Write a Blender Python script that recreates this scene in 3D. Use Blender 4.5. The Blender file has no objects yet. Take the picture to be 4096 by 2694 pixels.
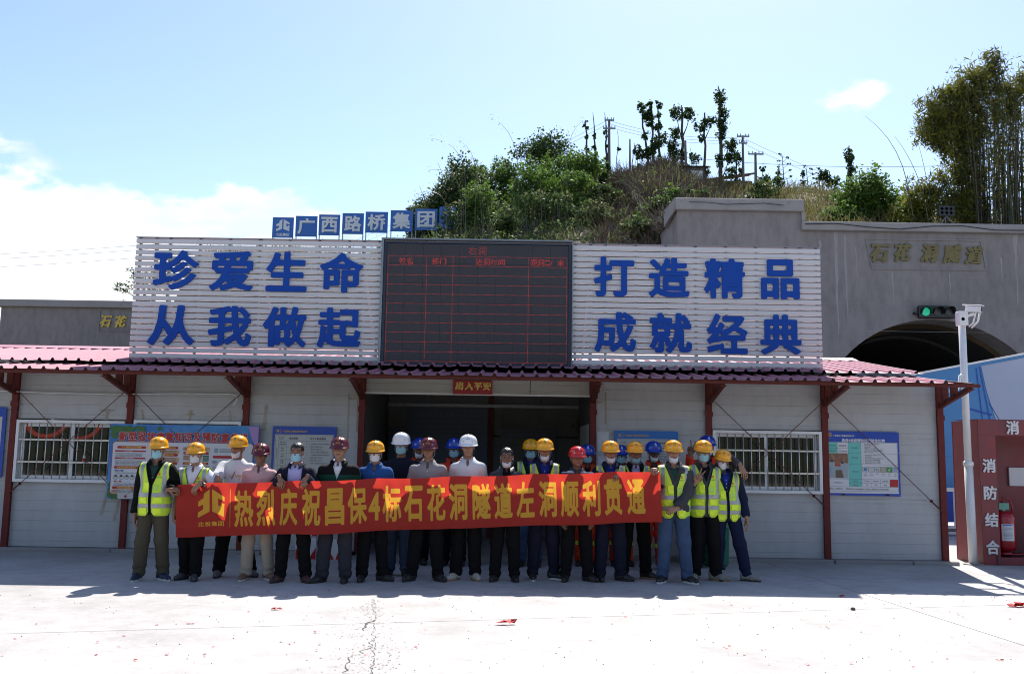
import bpy, bmesh, math, random
import numpy as np
from mathutils import Vector, Matrix
from math import sin, cos, pi, radians
random.seed(7)
S = bpy.context.scene
COL = S.collection
# ---------------------------------------------------------------- camera
TILT, ROLL = radians(7.1036), radians(0.8886)
cd = bpy.data.cameras.new('camera'); cam = bpy.data.objects.new('camera', cd); COL.objects.link(cam)
cd.sensor_width = 36; cd.lens = 36*3765.73/4096; cd.clip_end = 2000; cd.clip_start = .1
_f = Vector((0, cos(TILT), sin(TILT))); _u = Vector((0, -sin(TILT), cos(TILT))); _r = Vector((1, 0, 0))
_R = cos(ROLL)*_r + sin(ROLL)*_u; _U = -sin(ROLL)*_r + cos(ROLL)*_u
cam.matrix_world = Matrix(((_R.x, _U.x, -_f.x, -1.297), (_R.y, _U.y, -_f.y, -14.896), (_R.z, _U.z, -_f.z, 1.586), (0, 0, 0, 1)))
S.camera = cam
# ---------------------------------------------------------------- sky, clouds, sun
SUN = Vector((.18, .78, 1)).normalized()
EL = math.asin(SUN.z); AZ = math.atan2(SUN.x, SUN.y)
wd = bpy.data.worlds.new('World'); S.world = wd; wd.use_nodes = True
nt = wd.node_tree; nt.nodes.clear(); N = nt.nodes.new; L = nt.links.new
def mth(nt, op, a, b=None, c=None, clamp=False):
    n = nt.nodes.new('ShaderNodeMath'); n.operation = op; n.use_clamp = clamp
    for i, v in enumerate((a, b, c)):
        if v is None: continue
        if isinstance(v, (int, float)): n.inputs[i].default_value = v
        else: nt.links.new(v, n.inputs[i])
    return n.outputs[0]
out = N('ShaderNodeOutputWorld'); sky = N('ShaderNodeTexSky'); sky.sky_type = 'NISHITA'; sky.sun_disc = False
sky.sun_elevation = EL; sky.sun_rotation = AZ; sky.air_density = 1.0; sky.dust_density = 1.6; sky.ozone_density = 1.0; sky.altitude = 1500
bg = N('ShaderNodeBackground'); bg.inputs[1].default_value = .12; L(sky.outputs[0], bg.inputs[0])
tc = N('ShaderNodeTexCoord'); sp = N('ShaderNodeSeparateXYZ'); L(tc.outputs['Generated'], sp.inputs[0])
az = mth(nt, 'ARCTAN2', sp.outputs[0], sp.outputs[1]); el = mth(nt, 'ARCSINE', sp.outputs[2])
cmb = N('ShaderNodeCombineXYZ'); L(mth(nt, 'MULTIPLY', az, 1.0), cmb.inputs[0]); L(mth(nt, 'MULTIPLY', el, 1.9), cmb.inputs[1])
def nz(scale, detail, vec, rough=.55):
    n = N('ShaderNodeTexNoise'); n.inputs['Scale'].default_value = scale; n.inputs['Detail'].default_value = detail; n.inputs['Roughness'].default_value = rough
    L(vec, n.inputs['Vector']); return n.outputs[0]
n1 = nz(5.5, 9, cmb.outputs[0], .58)
def gauss(a0, e0, sa, se, amp):
    da = mth(nt, 'DIVIDE', mth(nt, 'SUBTRACT', az, a0), sa); de = mth(nt, 'DIVIDE', mth(nt, 'SUBTRACT', el, e0), se)
    q = mth(nt, 'ADD', mth(nt, 'MULTIPLY', da, da), mth(nt, 'MULTIPLY', de, de))
    return mth(nt, 'MULTIPLY', mth(nt, 'EXPONENT', mth(nt, 'MULTIPLY', q, -1)), amp)
bias = gauss(-.55, .02, .32, .215, .66)
for g in ((-.18, .03, .20, .16, .48), (.385, .352, .075, .03, .30), (-.36, .11, .14, .12, .28), (-.28, .42, .14, .09, -.22), (.1, -.02, .6, .12, .25), (-1.3, .1, .5, .2, .3), (2.2, .15, .6, .2, .28), (3.0, .5, .5, .25, .2), (-2.2, .3, .5, .25, .25)):
    bias = mth(nt, 'ADD', bias, gauss(*g))
dens = mth(nt, 'ADD', n1, bias)
mask = N('ShaderNodeMapRange'); mask.interpolation_type = 'SMOOTHSTEP'; L(dens, mask.inputs[0]); mask.inputs[1].default_value = .69; mask.inputs[2].default_value = .765
n2 = nz(4.0, 6, cmb.outputs[0], .6)
shade = N('ShaderNodeMapRange'); L(mth(nt, 'ADD', n2, mth(nt, 'MULTIPLY', bias, .3)), shade.inputs[0]); shade.inputs[1].default_value = .46; shade.inputs[2].default_value = .70
mixc = N('ShaderNodeMix'); mixc.data_type = 'RGBA'; L(shade.outputs[0], mixc.inputs[0]); mixc.inputs[6].default_value = (.56, .70, .90, 1); mixc.inputs[7].default_value = (1, 1, 1, 1)
bc = N('ShaderNodeBackground'); L(mixc.outputs[2], bc.inputs[0]); bc.inputs[1].default_value = .72
mx = N('ShaderNodeMixShader'); L(mask.outputs[0], mx.inputs[0]); L(bg.outputs[0], mx.inputs[1]); L(bc.outputs[0], mx.inputs[2])
L(mx.outputs[0], out.inputs[0])
sl = bpy.data.lights.new('sun', 'SUN'); sl.energy = 5; sl.angle = radians(.53); sl.color = (1, .95, .87)
so = bpy.data.objects.new('sun', sl); COL.objects.link(so); so.rotation_euler = (-SUN).to_track_quat('-Z', 'Y').to_euler(); so.location = (5, 20, 40)
vs = S.view_settings; vs.view_transform = 'Standard'; vs.look = 'None'; vs.gamma = 1; vs.use_curve_mapping = False; vs.exposure = .88
S.render.film_transparent = False
S.cycles.max_bounces = 8; S.cycles.transparent_max_bounces = 12; S.cycles.use_denoising = True
S.cycles.filter_width = 1.05; S.cycles.caustics_reflective = False; S.cycles.caustics_refractive = False
# ---------------------------------------------------------------- helpers
def setp(o, label=None, cat=None, group=None, kind=None):
    for k, v in (('label', label), ('category', cat), ('group', group), ('kind', kind)):
        if v: o[k] = v
    return o
def thing(name, loc, label, cat, group=None, rz=0):
    o = bpy.data.objects.new(name, None); COL.objects.link(o); o.location = loc; o.rotation_euler = (0, 0, rz); o.empty_display_size = .2
    return setp(o, label, cat, group)
def wloc(o):
    v = Vector((0, 0, 0))
    while o is not None: v += o.location; o = o.parent
    return v
def link(name, me, parent=None, mats=None, smooth=False):
    if mats:
        for m in (mats if isinstance(mats, (list, tuple)) else [mats]): me.materials.append(m)
    if smooth: me.polygons.foreach_set('use_smooth', [True]*len(me.polygons))
    o = bpy.data.objects.new(name, me); COL.objects.link(o)
    if parent is not None: o.parent = parent
    return o
def npmesh(name, V, F, mats=None, parent=None, smooth=False, mi=None, local=True):
    me = bpy.data.meshes.new(name); V = np.asarray(V, float)
    if not local and parent is not None: V = V-np.array(wloc(parent))
    F = np.asarray(F)
    me.vertices.add(len(V)); me.vertices.foreach_set('co', V.ravel())
    k = F.shape[1]; me.loops.add(F.size); me.loops.foreach_set('vertex_index', F.ravel().astype(np.int32))
    me.polygons.add(len(F)); me.polygons.foreach_set('loop_start', np.arange(0, F.size, k, dtype=np.int32))
    if mi is not None: me.polygons.foreach_set('material_index', np.asarray(mi, np.int32))
    me.update(); me.validate()
    return link(name, me, parent, mats, smooth)
class MB:
    def __init__(s): s.v = []; s.f = []; s.m = []; s.k = 0
    def add(s, vs, fs):
        n = len(s.v); s.v += [tuple(v) for v in vs]; s.f += [tuple(i+n for i in f) for f in fs]; s.m += [s.k]*len(fs); return s
    def box(s, x0, x1, y0, y1, z0, z1):
        v = [(x, y, z) for z in (z0, z1) for y in (y0, y1) for x in (x0, x1)]
        return s.add(v, [(0, 2, 3, 1), (4, 5, 7, 6), (0, 1, 5, 4), (2, 6, 7, 3), (0, 4, 6, 2), (1, 3, 7, 5)])
    def beam(s, a, b, w, h, up=(0, 0, 1)):
        a = Vector(a); b = Vector(b); d = (b-a).normalized(); u = Vector(up)
        if abs(d.dot(u)) > .98: u = Vector((0, 1, 0))
        r = d.cross(u).normalized(); u = r.cross(d).normalized(); r *= w/2; u *= h/2
        v = [a-r-u, a+r-u, a+r+u, a-r+u, b-r-u, b+r-u, b+r+u, b-r+u]
        return s.add(v, [(3, 2, 1, 0), (4, 5, 6, 7), (0, 1, 5, 4), (1, 2, 6, 5), (2, 3, 7, 6), (3, 0, 4, 7)])
    def tube(s, pts, r, n=8, cap=True):
        pts = [Vector(p) for p in pts]; rs = r if isinstance(r, (list, tuple)) else [r]*len(pts)
        base = len(s.v); vs = []; pr = None
        for i, p in enumerate(pts):
            d = (pts[min(i+1, len(pts)-1)]-pts[max(i-1, 0)]).normalized()
            if pr is None: pr = d.orthogonal().normalized()
            pr = (pr-d*pr.dot(d)).normalized(); q = d.cross(pr)
            vs += [p+(pr*cos(2*pi*k/n)+q*sin(2*pi*k/n))*rs[i] for k in range(n)]
        fs = [(i*n+k, i*n+(k+1) % n, (i+1)*n+(k+1) % n, (i+1)*n+k) for i in range(len(pts)-1) for k in range(n)]
        if cap: fs += [tuple(range(n-1, -1, -1)), tuple((len(pts)-1)*n+k for k in range(n))]
        return s.add(vs, fs)
    def lathe(s, prof, c, n=16, axis='z'):
        vs = []
        for (r, z) in prof:
            for k in range(n):
                a = 2*pi*k/n; x, y = r*cos(a), r*sin(a)
                vs.append({'z': (c[0]+x, c[1]+y, c[2]+z), 'y': (c[0]+x, c[1]+z, c[2]-y), 'x': (c[0]+z, c[1]+x, c[2]+y)}[axis])
        fs = [(i*n+k, i*n+(k+1) % n, (i+1)*n+(k+1) % n, (i+1)*n+k) for i in range(len(prof)-1) for k in range(n)]
        if prof[0][0] > 1e-4: fs.append(tuple(range(n-1, -1, -1)))
        if prof[-1][0] > 1e-4: fs.append(tuple((len(prof)-1)*n+k for k in range(n)))
        return s.add(vs, fs)
    def quad(s, a, b, c, d): return s.add([a, b, c, d], [(0, 1, 2, 3)])
    def prism(s, poly, y0, y1):  # polygon in xz, counter clockwise seen from -y
        n = len(poly); v = [(x, y0, z) for x, z in poly]+[(x, y1, z) for x, z in poly]
        return s.add(v, [tuple(range(n)), tuple(range(2*n-1, n-1, -1))]+[(i, i+n, (i+1) % n+n, (i+1) % n) for i in range(n)])
    def build(s, name, mats, parent=None, smooth=False, local=False):
        me = bpy.data.meshes.new(name); off = Vector((0, 0, 0)) if (local or parent is None) else wloc(parent)
        me.from_pydata([(v[0]-off.x, v[1]-off.y, v[2]-off.z) for v in s.v], [], s.f); me.update()
        o = link(name, me, parent, mats, smooth)
        if any(s.m): me.polygons.foreach_set('material_index', s.m)
        return o
def bevel(o, w=.005, seg=1):
    m = o.modifiers.new('bevel', 'BEVEL'); m.width = w; m.segments = seg; m.limit_method = 'ANGLE'; return o
# ---------------------------------------------------------------- materials
MATS = {}
def mat(name, col, rough=.6, metal=0., var=0., vscale=3., bump=0., bscale=40., spec=.5, trans=0., coat=0., emit=None, es=0, stretch=(1, 1, 1), var2=0, v2scale=.6, dark=(.5, .5, .5)):
    if name in MATS: return MATS[name]
    m = bpy.data.materials.new(name); MATS[name] = m; m.use_nodes = True; t = m.node_tree; b = t.nodes['Principled BSDF']
    b.inputs['Base Color'].default_value = (*col, 1); b.inputs['Roughness'].default_value = rough; b.inputs['Metallic'].default_value = metal
    b.inputs['Specular IOR Level'].default_value = spec
    if coat: b.inputs['Coat Weight'].default_value = coat; b.inputs['Coat Roughness'].default_value = .08
    if emit: b.inputs['Emission Color'].default_value = (*emit, 1); b.inputs['Emission Strength'].default_value = es
    c = t.nodes.new('ShaderNodeTexCoord'); mp = t.nodes.new('ShaderNodeMapping'); mp.inputs['Scale'].default_value = stretch
    t.links.new(c.outputs['Object'], mp.inputs[0])
    src = None
    def noise(sc, det=6):
        n = t.nodes.new('ShaderNodeTexNoise'); n.inputs['Scale'].default_value = sc; n.inputs['Detail'].default_value = det; n.inputs['Roughness'].default_value = .62
        t.links.new(mp.outputs[0], n.inputs['Vector']); return n.outputs[0]
    def mixin(prev, fac, a, c0, c1):
        r = t.nodes.new('ShaderNodeMapRange'); r.inputs[1].default_value = c0; r.inputs[2].default_value = c1; r.inputs[4].default_value = a; t.links.new(fac, r.inputs[0])
        x = t.nodes.new('ShaderNodeMix'); x.data_type = 'RGBA'; x.blend_type = 'MULTIPLY'; t.links.new(r.outputs[0], x.inputs[0])
        if prev is None: x.inputs[6].default_value = (*col, 1)
        else: t.links.new(prev, x.inputs[6])
        x.inputs[7].default_value = (*dark, 1); return x.outputs[2]
    if var: src = mixin(src, noise(vscale), var, .42, .68)
    if var2: src = mixin(src, noise(v2scale), var2, .45, .65)
    if src is not None: t.links.new(src, b.inputs['Base Color'])
    if bump:
        bp = t.nodes.new('ShaderNodeBump'); bp.inputs['Strength'].default_value = bump; bp.inputs['Distance'].default_value = .01
        t.links.new(noise(bscale, 4), bp.inputs['Height']); t.links.new(bp.outputs[0], b.inputs['Normal'])
    if trans:
        tr = t.nodes.new('ShaderNodeBsdfTranslucent'); ms = t.nodes.new('ShaderNodeMixShader'); ms.inputs[0].default_value = trans
        if src is not None: t.links.new(src, tr.inputs[0])
        else: tr.inputs[0].default_value = (*col, 1)
        o = t.nodes['Material Output']; t.links.new(b.outputs[0], ms.inputs[1]); t.links.new(tr.outputs[0], ms.inputs[2]); t.links.new(ms.outputs[0], o.inputs[0])
    return m
M_wall = mat('wall_paint', (.435, .44, .455), .45, var=.35, vscale=1.3, var2=.25, v2scale=6, bump=.04, bscale=60, dark=(.72, .70, .66), stretch=(1, 1, .45))
M_header = mat('header_paint', (.42, .43, .39), .5, var=.3, vscale=2, dark=(.7, .68, .62))
M_post = mat('red_oxide_steel', (.14, .018, .015), .6, spec=.3, var=.5, vscale=14, dark=(.45, .5, .5), bump=.06)
M_brk = mat('rusty_bracket_steel', (.125, .026, .02), .65, spec=.3, var=.6, vscale=18, dark=(.5, .45, .45))
M_roof = mat('maroon_roof_sheet', (.46, .18, .235), .58, var=.4, vscale=3, dark=(.8, .7, .75), var2=.3, v2scale=14, spec=1.0)
M_roofu = mat('roof_sheet_underside', (.10, .10, .11), .6)
M_white = mat('white_slat_paint', (.58, .58, .585), .35, var=.2, vscale=2.5, dark=(.82, .82, .82), stretch=(.3, 1, 1))
M_alu = mat('white_window_frame', (.72, .73, .74), .35, var=.2, vscale=8, dark=(.8, .8, .78))
M_bar = mat('window_bar_steel', (.62, .60, .58), .3, metal=.6, var=.2, vscale=10)
M_glass = mat('dark_window_glass', (.012, .014, .014), .04, spec=.9)
M_blue = mat('blue_letter_plate', (.004, .058, .34), .6, spec=.25, var=.15, vscale=3, dark=(.7, .75, .85), bump=.05, bscale=120)
M_bsign = mat('blue_sign_sheet', (.008, .06, .40), .3, var=.25, vscale=3, dark=(.7, .7, .8))
M_bsign2 = mat('light_blue_sign_sheet', (.02, .17, .55), .3, var=.2, vscale=3)
M_paper = mat('sign_white_print', (.62, .62, .66), .35, var=.12, vscale=4, dark=(.85, .85, .9))
M_cream = mat('sign_cream_print', (.50, .50, .50), .3, var=.15, vscale=4)
M_ink = mat('black_print', (.03, .03, .035), .5)
M_inkg = mat('grey_print', (.10, .10, .11), .5)
M_teal = mat('teal_print', (.13, .50, .46), .4)
M_redp = mat('red_print', (.42, .012, .016), .4, var=.2, vscale=5)
M_gold = mat('gold_print', (.62, .38, .08), .4)
M_goldm = mat('tarnished_gold_letter', (.17, .135, .05), .5, metal=.35, var=.4, vscale=5)
M_goldr = mat('gold_leaf_letter', (.78, .58, .16), .25, metal=.5)
M_conc = mat('portal_concrete', (.235, .212, .208), .85, var=.45, vscale=.45, var2=.40, v2scale=1.8, dark=(.62, .62, .63), bump=.3, bscale=6, stretch=(1.6, 1.6, .6))
M_concl = mat('coping_concrete', (.285, .265, .26), .85, var=.4, vscale=1.2, dark=(.65, .65, .66), bump=.2, bscale=8)
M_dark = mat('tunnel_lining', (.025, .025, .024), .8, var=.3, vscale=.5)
M_galv = mat('galvanised_steel', (.24, .26, .28), .4, metal=.5, var=.4, vscale=12)
M_black = mat('black_plastic', (.012, .013, .015), .4)
M_rubber = mat('black_rubber', (.02, .02, .02), .6)
M_wood = mat('trunk_bark', (.07, .058, .045), .9, var=.5, vscale=6, bump=.3)
M_polec = mat('pole_concrete', (.14, .13, .12), .8, var=.3, vscale=3)
M_tape = mat('old_tape', (.36, .32, .25), .4, var=.4, vscale=8)
M_wpaint = mat('white_pole_paint', (.72, .73, .74), .35, var=.35, vscale=4, dark=(.78, .76, .72))
M_cab = mat('faded_red_cabinet', (.23, .035, .042), .45, var=.7, vscale=2.5, dark=(.60, 1.15, 1.15), var2=.45, v2scale=9)
M_cabs = mat('red_cabinet_side', (.23, .020, .022), .45, var=.3, vscale=3)
M_letw = mat('white_letter_plate', (.62, .62, .63), .4)
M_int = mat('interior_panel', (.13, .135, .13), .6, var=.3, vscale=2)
# ---------------------------------------------------------------- text as real geometry
DG = lambda: bpy.context.evaluated_depsgraph_get()
_glyph = {}
def glyph(ch):
    """filled flat mesh of one run of characters: verts (n,2) and triangles"""
    if ch in _glyph: return _glyph[ch]
    c = bpy.data.curves.new('t', 'FONT'); c.body = ch; c.size = 1; c.resolution_u = 3
    o = bpy.data.objects.new('t', c); COL.objects.link(o); bpy.context.view_layer.update()
    me = bpy.data.meshes.new_from_object(o.evaluated_get(DG()))
    me.calc_loop_triangles()
    V = np.array([v.co[:2] for v in me.vertices]) if len(me.vertices) else np.zeros((0, 2)); T = np.array([t.vertices[:] for t in me.loop_triangles], int).reshape(-1, 3)
    COL.objects.unlink(o); bpy.data.objects.remove(o); bpy.data.curves.remove(c); bpy.data.meshes.remove(me)
    _glyph[ch] = (V, T); return V, T
def outline(V, T):
    # merge by position, take boundary edges
    key = {}; idx = []
    for p in V: idx.append(key.setdefault((round(p[0], 5), round(p[1], 5)), len(key)))
    U = np.array(list(key.keys())); idx = np.array(idx); cnt = {}
    for t in T:
        t = idx[t]
        for a, b in ((t[0], t[1]), (t[1], t[2]), (t[2], t[0])):
            if a != b: k = (min(a, b), max(a, b)); cnt[k] = cnt.get(k, 0)+1
    E = np.array([k for k, n in cnt.items() if n == 1]); return U[E[:, 0]], U[E[:, 1]]
_bold = {}
def bold(ch, w=.03, N_=72, brush=0.):
    """heavier cut of a glyph: its outline distance field pushed out by w and contoured again"""
    kk = (ch, w, N_, brush)
    if kk in _bold: return _bold[kk]
    V, T = glyph(ch); A, B = outline(V, T)
    lo = V.min(0)-w*1.6-.02; hi = V.max(0)+w*1.6+.02; h = max(hi-lo)/N_
    nx, ny = (np.ceil((hi-lo)/h).astype(int)+1)
    X, Y = np.meshgrid(lo[0]+h*np.arange(nx), lo[1]+h*np.arange(ny), indexing='ij'); P = np.stack([X.ravel(), Y.ravel()], 1)
    D = np.full(len(P), 9.); ins = np.zeros(len(P), bool); W = np.full(len(P), w)
    for a, b in zip(A, B):
        d = b-a; q = P-a; t = np.clip(q@d/(d@d+1e-12), 0, 1); r = q-t[:, None]*d; dist = np.hypot(r[:, 0], r[:, 1])
        if brush:
            ln = math.hypot(*d)+1e-9; ww = w*(1+brush*(d[1]*d[1]-d[0]*d[0])/ln/ln*.6); up = dist-ww < D-W; D = np.where(up, dist, D); W = np.where(up, ww, W)
        else: D = np.minimum(D, dist)
        c = ((a[1] > P[:, 1]) != (b[1] > P[:, 1])); xi = a[0]+(P[:, 1]-a[1])*(d[0])/(d[1]+1e-15); ins ^= c & (P[:, 0] < xi)
    if brush: W = W*(1+.45*np.sin(P[:, 0]*9+1)*np.sin(P[:, 1]*7+2))
    F = (np.where(ins, -D, D)-W).reshape(nx, ny)
    vs = []; tri = []; bnd = []; vid = {}
    def vert(k, x, y):
        if k not in vid: vid[k] = len(vs); vs.append((x, y))
        return vid[k]
    for i in range(nx-1):
        for j in range(ny-1):
            c = [(i, j), (i+1, j), (i+1, j+1), (i, j+1)]; f = [F[a] for a in c]
            if all(v >= 0 for v in f): continue
            if all(v < 0 for v in f):
                q = [vert(a, lo[0]+h*a[0], lo[1]+h*a[1]) for a in c]; tri += [(q[0], q[1], q[2]), (q[0], q[2], q[3])]; continue
            poly = []; cr = []
            for k in range(4):
                a, b = c[k], c[(k+1) % 4]; fa, fb = f[k], f[(k+1) % 4]
                if fa < 0: poly.append(vert(a, lo[0]+h*a[0], lo[1]+h*a[1]))
                if (fa < 0) != (fb < 0):
                    t = fa/(fa-fb); x = lo[0]+h*(a[0]+t*(b[0]-a[0])); y = lo[1]+h*(a[1]+t*(b[1]-a[1]))
                    v = vert(('e', min(a, b), max(a, b)), x, y); poly.append(v); cr.append((v, fa < 0))
            for k in range(1, len(poly)-1): tri.append((poly[0], poly[k], poly[k+1]))
            # walls: from an exit crossing to the next entry crossing
            m = len(cr)
            for k in range(m):
                if cr[k][1]: bnd.append((cr[k][0], cr[(k+1) % m][0]))
    r = (np.array(vs), np.array(tri), np.array(bnd)); _bold[kk] = r; return r
def glyph_obj(name, ch, box, y, depth, m, parent, w=.03, N_=72, brush=0., shear=0.):
    """one solid character filling box=(x0,z0,x1,z1) with its face at y and its back at y+depth"""
    V, T, B = bold(ch, w, N_, brush); V = V.copy(); V[:, 0] += shear*V[:, 1]
    lo, hi = V.min(0), V.max(0); x0, z0, x1, z1 = box
    X = x0+(V[:, 0]-lo[0])/(hi[0]-lo[0])*(x1-x0); Z = z0+(V[:, 1]-lo[1])/(hi[1]-lo[1])*(z1-z0); n = len(V)
    P = np.concatenate([np.stack([X, np.full(n, y), Z], 1), np.stack([X, np.full(n, y+depth), Z], 1)])
    F = [tuple(t) for t in T]+[(a, a+n, b+n, b) for a, b in B] if depth > 0 else [tuple(t) for t in T]
    if depth <= 0: P = P[:n]
    off = wloc(parent) if parent is not None else Vector((0, 0, 0))
    me = bpy.data.meshes.new(name); me.from_pydata([tuple(p) for p in (P-np.array(off))], [], F); me.update()
    return link(name, me, parent, m)
class Ink:
    """gathers flat print (small lettering, lines, blocks) on a vertical sheet, several inks in one mesh"""
    def __init__(s, y): s.y = y; s.V = []; s.F = []; s.mi = []; s.mats = []; s.n = 0
    def _m(s, m):
        if m not in s.mats: s.mats.append(m)
        return s.mats.index(m)
    def put(s, V2, T, m, dy=0):
        V = np.stack([V2[:, 0], np.full(len(V2), s.y-dy), V2[:, 1]], 1); s.V.append(V); s.F += [tuple(t+s.n) for t in np.asarray(T)]; s.mi += [s._m(m)]*len(T); s.n += len(V)
    def rect(s, x0, z0, x1, z1, m, dy=0): s.put(np.array([(x0, z0), (x1, z0), (x1, z1), (x0, z1)]), np.array([(0, 1, 2), (0, 2, 3)]), m, dy)
    def poly(s, pts, m, dy=0): s.put(np.array(pts), np.array([(0, i, i+1) for i in range(1, len(pts)-1)]), m, dy)
    def disc(s, x, z, rx, rz, m, dy=0, n=16): s.poly([(x+rx*cos(2*pi*k/n), z+rz*sin(2*pi*k/n)) for k in range(n)], m, dy)
    def text(s, t, x, z, size, m, dy=0, width=None, bw=None, align='l', vertical=False):
        if vertical:
            for i, ch in enumerate(t): s.text(ch, x, z-i*size*1.08, size, m, dy, None, bw)
            return
        if bw:
            vs = []; ts = []; n = 0; adv = 0
            for ch in t:
                if ch == ' ': adv += .5; continue
                V, T, _ = bold(ch, bw, 30); V0, _t = glyph(ch); V = V.copy(); V[:, 0] += adv; vs.append(V); ts.append(T+n); n += len(V)
                adv += 1. if ord(ch) > 0x2000 else (V0[:, 0].max()+.06)
            V = np.concatenate(vs); T = np.concatenate(ts)
        else: V, T = glyph(t)
        if len(V) == 0: return
        V = V*size; w = V[:, 0].max()
        if width: V = V*np.array([width/w, 1]); w = width
        V = V+np.array([x-(w/2 if align == 'c' else 0), z]); s.put(V, T, m, dy)
    def build(s, name, parent):
        V = np.concatenate(s.V)-np.array(wloc(parent)); me = bpy.data.meshes.new(name); me.from_pydata([tuple(v) for v in V], [], s.F)
        me.update(); o = link(name, me, parent, s.mats); me.polygons.foreach_set('material_index', s.mi); return o
# the angular two-part company emblem, drawn in a unit box (x right, z up)
EMB = [[(.0, .0), (.44, .2), (.44, 1), (.22, .86), (.22, .70), (.0, .58), (.0, .40), (.2, .47), (.2, .30), (.0, .19)],
       [(.54, 1), (1, .72), (1, .56), (.76, .68), (.76, .38), (.87, .42), (.87, .50), (1, .47), (1, .0), (.54, .2)]]
def emb_tris():
    V = []; T = []; n = 0
    from mathutils.geometry import tessellate_polygon
    for p in EMB:
        for t in tessellate_polygon([[Vector((x, z, 0)) for x, z in p]]): T.append([i+n for i in t])
        V += p; n += len(p)
    T = np.array(T); V = np.array(V, float)
    for i, t in enumerate(T):
        a, b, c = V[t]
        if (b[0]-a[0])*(c[1]-a[1])-(b[1]-a[1])*(c[0]-a[0]) < 0: T[i] = t[::-1]
    return V, T
EMV, EMT = emb_tris()
def emblem(ink, x0, z0, x1, z1, m, dy=0): ink.put(EMV*np.array([x1-x0, z1-z0])+np.array([x0, z0]), EMT, m, dy)
# ---------------------------------------------------------------- ground
def ground_mat():
    m = bpy.data.materials.new('yard_concrete'); m.use_nodes = True; t = m.node_tree; b = t.nodes['Principled BSDF']; b.inputs['Roughness'].default_value = .8
    b.inputs['Specular IOR Level'].default_value = .3
    g = t.nodes.new('ShaderNodeNewGeometry')
    def noise(sc, det=7, rough=.6, st=(1, 1, 1)):
        mp = t.nodes.new('ShaderNodeMapping'); mp.inputs['Scale'].default_value = st; t.links.new(g.outputs['Position'], mp.inputs[0])
        n = t.nodes.new('ShaderNodeTexNoise'); n.inputs['Scale'].default_value = sc; n.inputs['Detail'].default_value = det; n.inputs['Roughness'].default_value = rough; t.links.new(mp.outputs[0], n.inputs['Vector']); return n.outputs[0]
    def ramp(src, lo, hi, a, bb):
        r = t.nodes.new('ShaderNodeMapRange'); t.links.new(src, r.inputs[0]); r.inputs[1].default_value = lo; r.inputs[2].default_value = hi; r.inputs[3].default_value = a; r.inputs[4].default_value = bb; return r.outputs[0]
    f = mth(t, 'MULTIPLY', ramp(noise(.7), .35, .65, .80, 1.05), ramp(noise(3.5, 8, .7), .4, .62, .88, 1.04))
    f = mth(t, 'MULTIPLY', f, ramp(noise(30, 5), .3, .7, .93, 1.05))
    f = mth(t, 'MULTIPLY', f, ramp(noise(6, 9, .75, (.35, 1.6, 1)), .60, .74, 1, .60))
    f = mth(t, 'MULTIPLY', f, ramp(noise(1.9, 10, .8, (1, 1, 1)), .63, .70, 1, .72))
    mx = t.nodes.new('ShaderNodeMix'); mx.data_type = 'RGBA'; mx.blend_type = 'MULTIPLY'; mx.inputs[0].default_value = 1; mx.inputs[6].default_value = (.425, .405, .40, 1)
    cb = t.nodes.new('ShaderNodeCombineColor'); [t.links.new(f, cb.inputs[i]) for i in range(3)]; t.links.new(cb.outputs[0], mx.inputs[7]); t.links.new(mx.outputs[2], b.inputs['Base Color'])
    bp = t.nodes.new('ShaderNodeBump'); bp.inputs['Strength'].default_value = .35; bp.inputs['Distance'].default_value = .01; t.links.new(noise(14, 8, .7), bp.inputs['Height']); t.links.new(bp.outputs[0], b.inputs['Normal'])
    return m
M_yard = ground_mat(); M_joint = mat('joint_filler', (.07, .068, .065), .9)
M_earth = mat('bare_earth', (.19, .15, .11), .95, var=.5, vscale=.15, var2=.4, v2scale=1)
mb = MB(); mb.box(-1500, 1500, -300, 1500, -1, -.05); setp(mb.build('ground', M_earth), kind='structure')
mb = MB(); mb.box(-60, 60, -40, 24, -.045, -.022); yard = setp(mb.build('yard', M_joint), kind='structure')
def clip(poly, n, d):  # keep n.p <= d
    out = []
    for i in range(len(poly)):
        a, b = poly[i], poly[(i+1) % len(poly)]; da = n[0]*a[0]+n[1]*a[1]-d; db = n[0]*b[0]+n[1]*b[1]-d
        if da <= 0: out.append(a)
        if (da < 0) != (db < 0) and da != db: t = da/(da-db); out.append((a[0]+t*(b[0]-a[0]), a[1]+t*(b[1]-a[1])))
    return out
def line(p, q):
    dx, dy = q[0]-p[0], q[1]-p[1]; l = math.hypot(dx, dy); n = (-dy/l, dx/l); return n, n[0]*p[0]+n[1]*p[1]
polys = [[(-60, -40), (60, -40), (60, 24), (-60, 24)]]
G = .006
for (p, q) in (((-5.638, -6.599), (-1.2, -5.47)), ((2.594, .199), (3.217, -6.392)), ((-2.6, -5.7), (-2.75, 3))):
    n, d = line(p, q); nn = []
    for pl in polys:
        a = clip(pl, n, d-G); b = clip(pl, (-n[0], -n[1]), -d-G)
        if q[1] == 3 or q[1] == -5.47:
            pass
        nn += [x for x in (a, b) if len(x) > 2]
    polys = nn if q[1] != 3 else polys
for p in ((-9.5, 1), (10.5, 1)):
    nn = []
    for pl in polys:
        for s_ in (1, -1):
            a = clip(pl, (s_, 0), s_*p[0]-G)
            if len(a) > 2: nn.append(a)
    polys = nn
for pl in polys:
    n = len(pl); mb = MB(); mb.add([(x, y, 0) for x, y in pl]+[(x, y, -.022) for x, y in pl], [tuple(range(n))]+[(i, i+n, (i+1) % n+n, (i+1) % n) for i in range(n)])
    mb.build('slab', M_yard, yard)
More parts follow.
